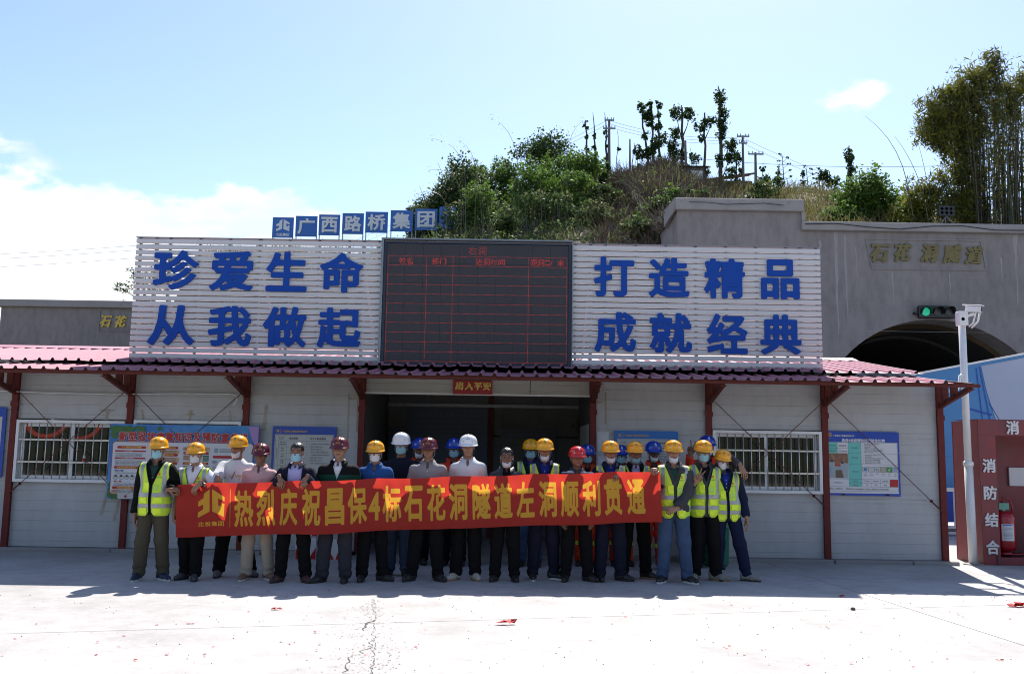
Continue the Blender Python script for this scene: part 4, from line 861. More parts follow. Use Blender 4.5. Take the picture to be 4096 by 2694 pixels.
# slender bamboo stems and arching whips in front of the green slope
def culm(t, x, y, z, h, dx, r, nm_='culm', m=None, arch=0., n=9):
    mb = MB(); P = [(x+dx*s*s+arch*max(0, s-.45)**2*3, y, z+h*s-abs(arch)*max(0, s-.5)**2*4) for s in [i/n for i in range(n+1)]]; mb.tube(P, [r*(1-.8*i/n) for i in range(n+1)], 5); mb.build(nm_, m or M_cane, t, True); return P
M_cane = mat('bamboo_cane', (.085, .09, .05), .5, var=.4, vscale=3); M_caned = mat('old_bamboo_cane', (.075, .06, .042), .7, var=.5, vscale=3)
wh = thing('bamboo_stand', (-2.5, 36, 13), 'thin grey green bamboo canes rising in front of the green slope', 'bamboo'); rs_ = random.Random(8)
for i in range(34): x = rs_.gauss(-1.2, 1.9); y = 36+rs_.random(); culm(wh, x, y, 12.3, rs_.uniform(2.0, 5.2), rs_.uniform(-.5, .4), .028)
for (x, y, h, a) in ((-4.0, 37, 8.2, -1.9), (-4.3, 38, 6.3, -1.8), (-1.0, 38, 8.8, -1.5), (-3.4, 40, 6.8, -1.0), (1.9, 40, 8.0, 1.3), (-5.2, 39, 5.0, -1.8)):
    P = culm(wh, x, y, hz(x, y), h, -.3, .028, arch=a); C = np.concatenate([np.array(P[k])+np.random.RandomState(k).normal(size=(5, 3))*.12 for k in range(5, 10)]); V, F = leaves(C, .16, .25, .4, np.random.RandomState(3)); npmesh('spray', V, F, L_ol, wh, local=False)
# the great bamboo clump at the right
bb = thing('bamboo_clump', (24, 34, 12.3), 'huge dense bamboo clump towering behind the portal at the right edge', 'bamboo'); rs_ = random.Random(12); tops = []
for i in range(250):
    x0 = 24.8+rs_.uniform(-2.2, 3.2); y0 = 34+rs_.gauss(0, .8); f = (x0-24.2)/3; h = rs_.uniform(7.6, 10.6)*(1-.10*abs(f+.1)); dx = f*1.0+rs_.gauss(0, .3)
    P = culm(bb, x0, y0, 12.3, h, dx, rs_.uniform(.025, .05), 'culm', rs_.choice([M_cane, M_caned, M_caned]), arch=rs_.gauss(0, .10)+.12*f); tops.append(P)
rs = np.random.RandomState(5); C = []; mi = []
for P in tops:
    for k in range(2, len(P)):
        s = k/(len(P)-1); p = np.array(P[k]); n_ = int((14 if p[0] < 24.4 else 7)*(.3+s))
        q = p+rs.normal(size=(n_, 3))*np.array([.22, .3, .35]); C.append(q); mi += list(rs.choice([0, 1, 1, 2], n_))
for c, r, n_ in [((21.3, 33.4, 20.1), (1.2, .7, 1.1), 2400), ((20.8, 33.4, 18.9), (.9, .6, .9), 1700), ((22.6, 33.4, 21.0), (1.1, .7, .8), 1800), ((21.9, 33.3, 18.4), (1.1, .7, 1.3), 2400), ((23.9, 33.4, 21.9), (1.0, .6, .9), 1700), ((24.3, 33.5, 23.0), (.5, .5, .6), 500), ((22.8, 33.3, 19.4), (1.0, .7, 1.4), 2000), ((21.9, 33.4, 16.6), (.9, .7, 1.0), 1200), ((22.6, 33.4, 14.8), (1.2, .7, 1.6), 1900), ((21.0, 33.2, 14.9), (1.1, .7, 1.5), 2300), ((20.2, 33.6, 15.4), (1.0, .7, 1.1), 1500), ((19.4, 33.2, 13.4), (.9, .6, .9), 1200), ((24.8, 33.3, 20.6), (1.0, .6, 1.2), 1500), ((26.2, 33.4, 21.6), (1.2, .6, 1.2), 1500)]:
    k = max(6, n_//30); sub = clump(rs, c, r, k, .4)
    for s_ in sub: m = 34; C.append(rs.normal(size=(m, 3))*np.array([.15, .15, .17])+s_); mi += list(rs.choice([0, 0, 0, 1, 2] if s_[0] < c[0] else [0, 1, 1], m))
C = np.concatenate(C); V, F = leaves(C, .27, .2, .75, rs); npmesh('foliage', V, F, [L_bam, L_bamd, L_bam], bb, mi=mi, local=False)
for i, (x, h, a, dx) in enumerate(((19.6, 8.2, -.9, -1.6), (20.4, 6.5, -.3, -1.4), (20.6, 6.0, 0, -.7), (20.9, 4.6, 0, -.4), (21.1, 6.8, 0, .1), (21.3, 5.0, .0, 0))): culm(bb, x, 33, 12.3, h, dx, .035, 'whip', M_cane, arch=a)
fl = thing('floodlight', (19.85, 30, 12.8), 'small six lamp floodlight on a tripod standing on the portal coping', 'floodlight')
mb = MB(); mb.box(19.45, 20.2, 29.9, 30.0, 13.45, 13.95); mb.build('housing', M_black, fl)
for i in range(6): x, z = 19.60+.22*(i % 3), 13.60+.2*(i//3); mb = MB(); mb.lathe([(.0001, 0), (.07, 0)], (x, 29.89, z), 10, 'y'); mb.build('lamp', mat('yellow_lamp_glass', (.55, .45, .10), .3), fl)
for a in ((19.3, 29.7), (20.3, 29.7), (19.85, 30.35)): mb = MB(); mb.tube([(19.82, 29.97, 13.45), (a[0], a[1], 12.78)], .02, 5); mb.build('leg', M_galv, fl)
lt = thing('pine_tree', (-31.5, 60, 11), 'dark ragged pine behind the left slatted board', 'tree'); bl = [((-32.6, 60, 14.4), (1.0, .8, .5)), ((-31.6, 60, 15.6), (1.1, .8, .6)), ((-30.8, 60, 14.6), (1.3, 1, .9)), ((-31, 60, 13.2), (1.2, 1, .6)), ((-32.8, 60, 13.0), (.7, .6, .4)), ((-29.6, 60, 15.2), (1.2, 1, 1.2))]
crown(lt, bl, 10, .22, [L_dk, L_dk, L_md], 77, .3); trunk(lt, [(-30.6, 60, 11), (-30.8, 60, 13), (-31.2, 60, 15.4)], .22, .07, [[(-30.8, 60, 13.2), (-32.6, 60, 14.2)], [(-30.7, 60, 12.6), (-32.4, 60, 12.9)]])
for i, (x, y, zt) in enumerate(((-19.0, 50, 16.3), (-24, 56, 14.2), (-13.5, 49, 15.6), (-20.5, 52, 14.8))): shrub(x, y, 1.3, 3.0, D2, ['dark tree top showing left of the character boards', 'low dark tree glimpsed between the left slats', 'green treetop behind the character boards', 'dark bush glimpsed between slats left of the boards'][i], 170+i, z=zt-3.0, dens=9)
# ---------------------------------------------------------------- signs on the wall
def sheet(name, x0, x1, z0, z1, label, m, cat='sign board', y=-.035, th=.012, group=None, skew=0.):
    t = thing(name, ((x0+x1)/2, y, z0), label, cat, group); mb = MB()
    mb.add([(x0, y-th, z0), (x1, y-th, z0+skew), (x1, y-th, z1+skew), (x0, y-th, z1), (x0, y, z0), (x1, y, z0+skew), (x1, y, z1+skew), (x0, y, z1)], [(0, 1, 2, 3), (5, 4, 7, 6), (4, 0, 3, 7), (1, 5, 6, 2), (3, 2, 6, 7), (4, 5, 1, 0)])
    mb.build('panel', m, t); return t
def rivets(t, pts, y):
    for x, z in pts: mb = MB(); mb.lathe([(.0001, -.004), (.006, -.003), (.007, 0)], (x, y, z), 8, 'y'); mb.build('screw', M_galv, t)
# covid information poster -------------------------------------------------
X0, X1, Z0, Z1 = -7.535, -5.215, .81, 1.965
po = thing('health_poster', (-6.4, -.13, .8), 'large blue health information poster with red title taped over the windows', 'poster')
V = []; F = []; nx, nz_ = 40, 20
py = lambda x, z: -.135-.006*sin(x*9+z*4)-.004*sin(z*17+x*3)
for i in range(nx+1):
    for j in range(nz_+1): x = X0+(X1-X0)*i/nx; z = Z0+(Z1-Z0)*j/nz_; V.append((x, py(x, z), z))
for i in range(nx):
    for j in range(nz_): a = i*(nz_+1)+j; F.append((a, a+nz_+1, a+nz_+2, a+1))
M_psky = mat('poster_sky_print', (.018, .15, .46), .4, var=.8, vscale=2.2, dark=(5, 2.2, 1.35))
npmesh('sheet', V, F, M_psky, po, smooth=True, local=False)
M_pgreen = mat('poster_green_print', (.05, .16, .03), .5, var=.6, vscale=30); M_pink = mat('poster_pink_print', (.38, .22, .52), .4); M_peach = mat('poster_peach_print', (.55, .33, .22), .45); M_grayp = mat('poster_grey_print', (.28, .32, .36), .45); M_blk2 = mat('poster_navy_print', (.03, .07, .16), .4); M_ybig = mat('poster_gold_print', (.75, .45, .08), .4); M_gcal = mat('poster_dark_green', (.02, .14, .07), .5)
PBL = mat('poster_blue_print', (.05, .25, .55), .4)
k = Ink(-.150)
r = random.Random(2)
for i in range(46): k.disc(X0+.04+abs(r.gauss(0, .2)), Z1-.05-abs(r.gauss(0, .07)), .045, .03, M_pgreen, .0003*i/46, 7)
for i in range(22): k.disc(X0+.05+r.random()*.18, Z0+.05+abs(r.gauss(0, .10)), .04, .035, M_pgreen, .0003*i/22, 7)
for i in range(50): k.disc(X0+.1+2.1*r.random(), Z0+.018+r.random()*.02, .045, .018, M_pgreen, .0003*i/50, 7)
k.poly([(X1-.17, Z1-.01), (X1-.005, Z1-.01), (X1-.005, Z1-.38), (X1-.05, Z1-.30), (X1-.10, Z1-.22)], M_pink, .001)
def rrect(x0, z0, x1, z1, rr, m, dy):
    pts = []
    for (cx, cz, a0) in ((x1-rr, z1-rr, 0), (x0+rr, z1-rr, 90), (x0+rr, z0+rr, 180), (x1-rr, z0+rr, 270)):
        for q in range(5): a = radians(a0+22.5*q); pts.append((cx+rr*cos(a), cz+rr*sin(a)))
    k.poly(pts, m, dy)
rrect(X0+.055, Z0+.075, X1-.075, Z1-.27, .05, M_redp, .002); rrect(X0+.063, Z0+.083, X1-.083, Z1-.278, .045, M_paper, .003)
TT = '新型冠状病毒知识及预防宣传栏'; tw = (X1-X0-.30)/len(TT)
for i, ch in enumerate(TT):
    x = X0+.145+i*tw
    for bw, m, dy in ((.075, M_paper, .002), (.042, M_redp, .0045)):
        V_, T_2, _ = bold(ch, bw, 40); lo, hi = V_.min(0), V_.max(0); pad = (bw-.042)*.12
        Vv = np.stack([x-pad+(V_[:, 0]-lo[0])/(hi[0]-lo[0])*(tw*.90+2*pad), Z1-.262-pad+(V_[:, 1]-lo[1])/(hi[1]-lo[1])*(.145+2*pad)], 1); k.put(Vv, T_2, m, dy)
def bar(x, z, w, h, txt=None, m=M_redp, tm=None, sz=.034): rrect(x, z, x+w, z+h, h*.45, m, .004); txt and k.text(txt, x+w/2, z+h*.22, sz, tm or M_ybig, .006, align='c', bw=.02)
def lines(x, z, w, n, m=M_inkg, h=.007, gap=.021, bg=None):
    if bg: k.rect(x-.01, z-n*gap-.004, x+w+.01, z+.012, bg, .004)
    src = '新型冠状病毒肺炎是指由感染导致的肺炎主要传播途径为呼吸道飞沫和密切接触人群普遍易感戴口罩勤洗手少聚集多通风'
    for q in range(n): o = r.randrange(20); k.text((src*2)[o:o+int(w/.0185)], x, z-q*gap-.012, .0175, m, .006)
cx = [X0+.10, X0+.66, X0+1.16, X0+1.62]
bar(cx[0]+.03, 1.585, .45, .042, '什么是新型冠状病毒?'); k.rect(cx[0], 1.535, cx[0]+.48, 1.560, M_redp, .004); k.text('1.什么是冠状病毒?', cx[0]+.2, 1.539, .019, M_paper, .006, align='c'); lines(cx[0]+.01, 1.515, .46, 3)
k.rect(cx[0], 1.425, cx[0]+.48, 1.45, M_redp, .004); k.text('2.什么是新型冠状病毒?', cx[0]+.2, 1.429, .019, M_paper, .006, align='c'); lines(cx[0]+.01, 1.405, .46, 4)
bar(cx[0], 1.275, .50, .042, '新型冠状病毒主要有什么症状?', sz=.031); bar(cx[0]+.01, 1.235, .14, .022, '一般症状', M_blk2, M_paper, .018); lines(cx[0]+.02, 1.215, .44, 1)
for i in range(5): x = cx[0]+.035+i*.085; k.disc(x, 1.145, .037, .037, M_blk2, .004, 16); k.disc(x, 1.145, .033, .033, M_cream, .005, 16); k.disc(x, 1.15, .019, .022, M_peach, .0055, 12); k.disc(x, 1.165, .021, .013, M_ink, .006, 10); k.rect(x-.012, 1.128, x+.012, 1.142, M_paper, .0065)
bar(cx[0]+.01, 1.07, .12, .022, '严重者', M_redp, M_paper, .018); lines(cx[0]+.01, 1.05, .46, 2); bar(cx[0]-.01, .965, .48, .042, '新型冠状病毒能治疗吗?', sz=.031); lines(cx[0]-.01, .945, .46, 2, bg=M_peach)
bar(cx[1], 1.585, .42, .042, '有新型冠状病毒的疫苗吗?', sz=.031); lines(cx[1]+.01, 1.56, .42, 2, bg=M_peach); bar(cx[1], 1.475, .42, .042, '冠状病毒能治疗吗?'); lines(cx[1]+.01, 1.45, .42, 3, bg=M_peach); bar(cx[1], 1.345, .42, .042, '新型病毒=SARS'); k.disc(cx[1]+.30, 1.28, .035, .045, M_redp, .005, 7); lines(cx[1]+.18, 1.22, .25, 3, bg=M_peach)
lines(cx[2], 1.61, .40, 2, bg=M_peach); bar(cx[2], 1.51, .40, .042, '什么需要医学观察14天?', sz=.03); lines(cx[2]+.01, 1.485, .26, 3, bg=M_peach); k.rect(cx[2]+.31, 1.40, cx[2]+.40, 1.50, M_gcal, .006)
for i in range(5):
    for j in range(4): k.rect(cx[2]+.32+i*.016, 1.41+j*.018, cx[2]+.33+i*.016, 1.42+j*.018, M_cream, .007)
bar(cx[2], 1.35, .40, .042, '如何降低感染病毒的风险?', sz=.03); lines(cx[2]+.01, 1.325, .40, 2, bg=M_grayp)
k.rect(cx[3]+.02, 1.54, cx[3]+.08, 1.61, M_grayp, .005); lines(cx[3]+.10, 1.6, .3, 3); bar(cx[3], 1.455, .43, .042, ''); 
for i in range(2): k.disc(cx[3]+.03+i*.34, 1.40, .045, .026, M_grayp, .005, 9); lines(cx[3]+i*.32, 1.365, .10, 1)
k.disc(cx[3]+.42, 1.30, .052, .05, M_ink, .006, 16); k.disc(cx[3]+.422, 1.275, .033, .035, M_peach, .007, 12); k.rect(cx[3]+.395, 1.245, cx[3]+.45, 1.275, M_paper, .008)
bar(cx[1], 1.12, .42, .042, '如何预防新型冠状病毒?', sz=.031); lines(cx[1]+.01, 1.095, .42, 5, bg=M_peach); bar(cx[1], .955, .42, .038, '保护好自己和家人', sz=.03); lines(cx[1]+.01, .93, .42, 2)
lines(cx[2]+.01, 1.24, .40, 4, bg=M_peach); bar(cx[2], 1.09, .40, .042, '戴口罩勤洗手常通风', sz=.031); lines(cx[2]+.01, 1.06, .40, 3, bg=M_grayp); k.disc(cx[2]+.1, .95, .05, .04, PBL, .005); k.disc(cx[2]+.28, .95, .05, .04, M_gcal, .005)
lines(cx[3], 1.33, .30, 3); lines(cx[3], 1.20, .44, 4, bg=M_peach); bar(cx[3], 1.06, .43, .042, '正确佩戴口罩', sz=.031); lines(cx[3], 1.03, .43, 5)
k.poly([(X0+.19, .815), (X0+.42, .815), (X0+.44, .93), (X0+.30, .975), (X0+.17, .93)], M_cream, .005); k.rect(X0+.28, .845, X0+.33, .862, M_redp, .006); k.rect(X0+.297, .828, X0+.313, .879, M_redp, .0065)
k.build('print', po)
# progress boards ------------------------------------------------------------
def progress(x0, x1, z0, z1, side, label, m):
    t = sheet('progress_board', x0, x1, z0, z1, label, m); w = x1-x0; k = Ink(-.049)
    emblem(k, x0+.06, z1-.095, x0+.105, z1-.045, M_gold, .001); k.text('北投集团', x0+.083, z1-.108, .010, M_gold, .001, align='c'); k.rect(x0+.122, z1-.11, x0+.125, z1-.035, M_gold, .001); k.text('广西路桥工程集团有限公司', x0+.14, z1-.09, .033, M_gold, .0015, width=.40, bw=.02)
    a, b, c, d = x0+.04, x1-.04, z0+.04, z1-.125; k.rect(a, c, b, d, M_cream, .001); a += .012; b -= .012; c += .012; d -= .012
    L_ = lambda p, q, r_, s_: k.rect(p, q, r_, s_, M_ink, .002)
    for (p, q, r_, s_) in ((a, d-.003, b, d), (a, c, b, c+.003), (a, c, a+.003, d), (b-.003, c, b, d), (a, d-.088, b, d-.085), (a+.545*(b-a), c, a+.548*(b-a), d), (a+.05, c+.1, a+.053, d-.088), (a+.175, c+.1, a+.178, d-.088), (a+.36, c+.1, a+.363, d-.088), (a, c+.1, b, c+.103), (a+.42, d-.15, a+.423, d-.088)): L_(p, q, r_, s_)
    for i in range(1, 6): L_(a+.05, d-.088-.095*i, a+.545*(b-a), d-.085-.095*i)
    k.text(side, a+.04, d-.065, .045, M_inkg, .002); k.text('进度概要', a+.21, d-.062, .036, M_ink, .002, bw=.02); k.text('安全步距参照牌', a+.60*(b-a), d-.065, .036, M_ink, .002, bw=.02)
    for i, (p, q) in enumerate((('掌子面', '开挖台阶'), ('仰拱', '桩号'), ('二衬', '桩号'), ('仰拱', '步距'), ('二衬', '步距'))): k.text(p, a+.115, d-.12-.095*i, .026, M_ink, .002, align='c', bw=.015); k.text(q, a+.115, d-.155-.095*i, .026, M_ink, .002, align='c', bw=.015)
    k.text('当前围岩等级', a+.012, d-.22, .026, M_ink, .002, vertical=True)
    for i, s_ in enumerate(('一、仰拱距掌子面的安全步距要求:', '1、Ⅲ围岩不得超过90M。', '2、Ⅳ围岩不得超过50M。', '3、Ⅴ级及以上围岩不得超过40M。', '二、二衬距掌子面的安全步距要求:', '1、Ⅲ围岩不得大于120M。', '2、Ⅳ围岩不得大于90M。', '3、Ⅴ级及以上围岩不得大于70M。')): k.text(s_, a+.565*(b-a), d-.14-.043*i, .0225, M_ink, .002, bw=.012)
    k.build('print', t); rivets(t, [(x0+.02, z1-.02), (x1-.02, z1-.02), (x0+.02, z0+.02), (x1-.02, z0+.02)], -.047)
progress(-5.03, -4.03, .93, 1.97, '右洞', 'deep blue tunnel progress board on the wall left of the entrance', M_bsign)
progress(.335, 1.335, .93, 1.985, '左洞', 'lighter blue tunnel progress board on the wall right of the entrance', M_bsign2)
# notice papers right of the entrance, text only
for i, (z, s_) in enumerate(((1.66, '入'), (1.28, '出'))):
    t = sheet('notice_paper', .07, .25, z, z+.30, 'white notice paper beside the entrance, %s of the two' % ('upper', 'lower')[i], M_paper, 'notice', y=-.005, th=.003); k = Ink(-.009); k.text('为了您的健康,请扫码登记', .16, z+.27, .012, M_ink, .001, align='c'); k.text(s_, .16, z+.13, .03, M_ink, .001, align='c', bw=.02); k.build('print', t)
# risk notice board at the right ----------------------------------------------
t = sheet('risk_notice_board', 3.62, 4.80, 1.035, 2.03, 'blue framed epidemic risk notice board on the wall right of the barred window', M_bsign, skew=-.005); k = Ink(-.049); x0, x1, z0, z1 = 3.62, 4.80, 1.035, 2.03
W_, H_ = x1-x0, z1-z0; fx = lambda u: x0+W_*u; fz = lambda v: z1-H_*v
emblem(k, fx(.055), fz(.095), fx(.11), fz(.018), mat('brown_gold_print', (.36, .22, .12), .4), .001); k.text('北投集团', fx(.082), fz(.115), .012, MATS['brown_gold_print'], .001, align='c'); k.text('广西路桥工程集团有限公司', fx(.125), fz(.085), .03, M_paper, .001, width=.33, bw=.02); k.text('昌保4标疫情防控风险告知牌', fx(.235), fz(.165), .055, M_paper, .001, width=.68, bw=.03)
k.rect(fx(.03), fz(.965), fx(.975), fz(.16)-.012, M_paper, .001)
R = lambda u0, v0, u1, v1, m, dy=.0018: k.rect(fx(u0), fz(v1), fx(u1), fz(v0), m, dy)
R(.035, .18, .175, .268, M_teal); R(.035, .272, .175, .345, M_teal); R(.32, .18, .49, .345, M_teal); R(.32, .349, .49, .515, M_teal); R(.32, .519, .49, .745, M_teal); R(.32, .749, .49, .805, M_teal); R(.32, .809, .49, .86, M_teal); R(.86, .749, .97, .86, M_redp)
for (u0, v0, u1, v1) in ((.035, .175, .97, .178), (.035, .268, .32, .271), (.035, .345, .97, .348), (.32, .515, .97, .518), (.32, .745, .97, .748), (.035, .745, .32, .748), (.32, .805, .86, .808), (.035, .862, .97, .865), (.035, .93, .97, .933), (.035, .175, .0375, .933), (.175, .175, .177, .345), (.318, .175, .32, .862), (.49, .175, .492, .862), (.968, .175, .9705, .933), (.61, .745, .612, .862), (.735, .745, .737, .862), (.858, .745, .86, .862)): R(u0, v0, u1, v1, M_ink, .0025)
def tx(s_, u, v, sz, m=M_inkg, al='c', bw=None): k.text(s_, fx(u), fz(v), sz, m, .003, align=al, bw=bw)
for s_, u, v in (('场所名称', .105, .24), ('隧道施工', .247, .24), ('风险类型', .105, .325), ('飞沫 接触传播', .247, .325)): tx(s_, u, v, .031 if len(s_) < 6 else .022, M_gcal if u < .2 else M_ink)
for s_, u, v in (('防控措施', .405, .27), ('隐患排查', .405, .425), ('警示标志', .405, .64), ('易感性', .405, .79), ('暴露度', .405, .85), ('不易感染', .55, .785), ('较易感染', .673, .785), ('容易感染', .797, .785), ('一般', .55, .845), ('较高', .673, .845), ('很高', .797, .845), ('风险等级评估', .178, .815)): tx(s_, u, v, .025)
for i, s_ in enumerate(('1、确认人员身体状况,加强健康监测。', '2、正确使用防护用品。', '3、定期全面消毒。', '4、工作期间不扎堆、不闲聊。', '5、严格班前交底,提高防疫及生产安全意识。', '6、严禁外来人员进入,严禁擅自离开作业区域。', '7、隧道内作业加强通风。')): tx(s_, .51, .205+.0215*i, .0165, al='l')
for i, s_ in enumerate(('1、是否测量体温,是否低于37.3℃', '2、是否扫码进入。', '3、是否佩带防护用具,使用是否正确。', '4、是否扎堆作业,现场是否整洁。', '5、是否存在其余安全生产隐患。', '6、保持通风正常,洞内空气流通。')): tx(s_, .51, .38+.0245*i, .020, al='l')
PB = mat('picture_blue_print', (.12, .3, .6), .4); PG = mat('picture_green_print', (.02, .30, .06), .4); PT = mat('picture_tan_print', (.4, .36, .28), .4)
for i, (m_, s_) in enumerate(((M_cream, '必须/量体温'), (M_cream, '必须/戴口罩'), (M_cream, '勤洗手/'), (PT, '保持1米/以上'), (PG, '保持/清洁'), (M_cream, '必须/通风'))):
    u = .505+i*.079; R(u-.003, .552, u+.071, .634, M_ink, .0022); R(u, .555, u+.068, .631, m_, .003); a_, b_ = s_.split('/'); tx(a_, u+.034, .665, .018); b_ and tx(b_, u+.034, .695, .018); cx_, cz_ = fx(u+.034), fz(.593)
    if i == 0: k.disc(cx_, cz_, .026, .03, PB, .004); k.disc(cx_-.01, cz_+.0, .010, .009, M_ink, .005); k.disc(cx_+.012, cz_, .010, .009, M_ink, .005)
    if i == 2: k.disc(cx_-.01, cz_, .016, .02, PB, .004); k.poly([(cx_, cz_-.03), (cx_+.03, cz_-.03), (cx_+.026, cz_-.005), (cx_+.006, cz_-.01)], M_peach, .005)
    if i == 3: k.rect(cx_-.012, cz_-.028, cx_+.012, cz_+.026, M_cream, .004); k.rect(cx_-.015, cz_-.018, cx_+.015, cz_-.012, M_redp, .005); k.rect(cx_-.015, cz_+.01, cx_+.015, cz_+.016, M_redp, .005)
    if i == 4: k.disc(cx_+.01, cz_+.02, .006, .006, M_paper, .004, 8); k.poly([(cx_, cz_-.02), (cx_+.012, cz_-.02), (cx_+.016, cz_+.012), (cx_+.004, cz_+.012)], M_paper, .004); k.rect(cx_-.02, cz_-.018, cx_-.008, cz_, M_paper, .004)
    if i == 5: k.disc(cx_, cz_, .024, .03, PB, .004); [k.poly([(cx_, cz_), (cx_+.02*cos(q), cz_+.025*sin(q)), (cx_+.02*cos(q+.5), cz_+.025*sin(q+.5))], M_paper, .005) for q in (0, 1.57, 3.14, 4.71)]
R(.045, .352, .312, .735, mat('photo_sky_print', (.30, .36, .40), .35)); R(.045, .352, .312, .50, mat('photo_earth_print', (.17, .08, .05), .4, var=.8, vscale=30, dark=(2.4, 2.6, 2.8)), .0025)
for (u, v) in ((.10, .475), (.235, .50)): k.disc(fx(u), fz(v), .022, .022, M_ink, .0035); R(u-.04, v+.01, u+.04, v+.1, MATS['photo_sky_print'], .004)
k.poly([(fx(.135), fz(.53)), (fx(.21), fz(.53)), (fx(.19), fz(.44)), (fx(.165), fz(.42))], mat('photo_rust_print', (.35, .10, .05), .4), .0045); R(.135, .53, .215, .55, M_redp, .005); k.poly([(fx(.145), fz(.73)), (fx(.25), fz(.73)), (fx(.225), fz(.61)), (fx(.145), fz(.61))], mat('photo_brown_print', (.12, .075, .05), .4), .005)
for i in range(9): k.poly([(fx(.045+.003*i), fz(.735-.02*i)), (fx(.07+.003*i), fz(.735-.02*i)), (fx(.066+.003*i), fz(.725-.02*i)), (fx(.048+.003*i), fz(.725-.02*i))], PB, .005)
tx('责任人:', .055, .91, .031, M_ink, 'l'); tx('林庆旺', .145, .91, .035, M_ink, 'l'); tx('联系电话:18960868854 疫情上报电话:15969596783', .275, .912, .031, M_ink, 'l')
k.build('print', t); rivets(t, [(fx(a), fz(b)) for a in (.012, .5, .988) for b in (.012, .988)]+[(fx(a), fz(b)) for a in (.012, .988) for b in (.33, .66)], -.047)
mb = MB(); mb.poly = None
k = Ink(-.0525)
for (u, w) in ((.235, .03), (.82, .035)): k.poly([(fx(u-w), fz(.998)), (fx(u+w), fz(.998)), (fx(u+w*.5), fz(.975)), (fx(u-w*.3), fz(.972))], mat('scorch_mark', (.03, .022, .015), .9), .001)
k.build('scorch_mark', t)
# far left board, a sliver of which shows
t = sheet('notice_board', -10.35, -9.225, 1.11, 2.20, 'blue board cut off by the left edge, beside the first post', M_bsign); k = Ink(-.049); k.rect(-10.3, 1.15, -9.28, 2.05, M_cream, .001); k.build('print', t)
# boards inside the entrance
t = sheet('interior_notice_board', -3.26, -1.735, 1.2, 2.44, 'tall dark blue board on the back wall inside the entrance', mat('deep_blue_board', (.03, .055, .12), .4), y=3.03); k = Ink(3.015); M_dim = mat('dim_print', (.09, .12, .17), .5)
k.text('进入隧道“安全第一”的嘱咐', -2.5, 2.28, .085, M_dim, .001, align='c', width=1.2)
for i in range(5): k.text('争做安全的带头人 做安全生产明白人 做遵守纪律的文明人', -3.15, 2.16-.09*i, .05, M_dim, .001, width=1.3)
k.rect(-3.15, 1.22, -1.85, 1.65, M_dim, .0005); k.build('print', t)
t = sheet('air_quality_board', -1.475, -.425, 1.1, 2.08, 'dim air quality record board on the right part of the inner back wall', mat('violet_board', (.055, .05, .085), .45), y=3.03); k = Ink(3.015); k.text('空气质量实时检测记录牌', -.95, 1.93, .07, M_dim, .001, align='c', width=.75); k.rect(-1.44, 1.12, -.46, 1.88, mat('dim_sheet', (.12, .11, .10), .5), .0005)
for i in range(8): k.rect(-1.44, 1.2+.08*i, -.46, 1.204+.08*i, M_ink, .001)
for i in range(6): k.rect(-1.36+.15*i, 1.12, -1.356+.15*i, 1.84, M_ink, .0012)
k.build('print', t)
t = sheet('inspection_board', -3.60, -3.32, 1.1, 2.07, 'narrow dark record board at the left end inside the entrance', MATS['deep_blue_board'], y=2.95); k = Ink(2.935); k.text('时检测记录牌', -3.58, 1.93, .045, M_dim, .001); k.rect(-3.58, 1.12, -3.34, 1.85, M_dim, .0005); k.build('print', t)
t = sheet('paper_notice', -.20, -.05, 2.02, 2.24, 'small pale paper with an emblem near the inner right wall', MATS['dim_sheet'], 'notice', y=2.93, th=.003); k = Ink(2.926); emblem(k, -.16, 2.10, -.09, 2.19, M_ink, .001); k.build('emblem', t)
# ---------------------------------------------------------------- things on the ground beside the wall
def carton(x, y, w, h, label, z=0, rz=.1):
    t = thing('carton', (x, y, z), label, 'carton', 'printed cartons by the wall', rz); mb = MB(); mb.box(-w/2, w/2, -.12, .12, 0, h); bevel(mb.build('box', M_paper, t, local=True), .004)
    mb = MB(); mb.add([(-w/2+.004, -.1215, .01), (w*.1, -.1215, .01), (-w*.1, -.1215, h*.3), (-w/2+.004, -.1215, h*.5)], [(0, 1, 2, 3)]); mb.add([(w/2-.004, -.1215, .01), (w/2-.004, -.1215, h*.55), (w*.28, -.1215, h*.25), (w*.2, -.1215, .01)], [(0, 1, 2, 3)]); mb.build('red_print', M_redp, t, local=True)
carton(-4.30, -.62, .30, .33, 'white carton with red print, left of two on the ground', 0, .1); carton(-3.88, -.60, .22, .30, 'white carton with red print, right of two on the ground', 0, -.1); carton(-4.28, -.62, .30, .24, 'white carton with red print stacked on the left ground carton', .335, .02)
gb = thing('green_bin', (1.78, -.62, 0), 'tall dark green plastic bin standing behind the navy-trousered man', 'bin'); mb = MB(); mb.lathe([(.17, 0), (.19, .05), (.205, .55), (.215, .56), (.215, .60), (.18, .62), (.18, .95), (.0001, 1.0)], (1.78, -.62, 0), 20); mb.build('body', mat('green_plastic', (.02, .16, .10), .4, var=.3, vscale=5), gb, True); mb = MB(); mb.lathe([(.216, .55), (.222, .575), (.216, .60)], (1.78, -.62, 0), 20); mb.build('rim', MATS['green_plastic'], gb, True)
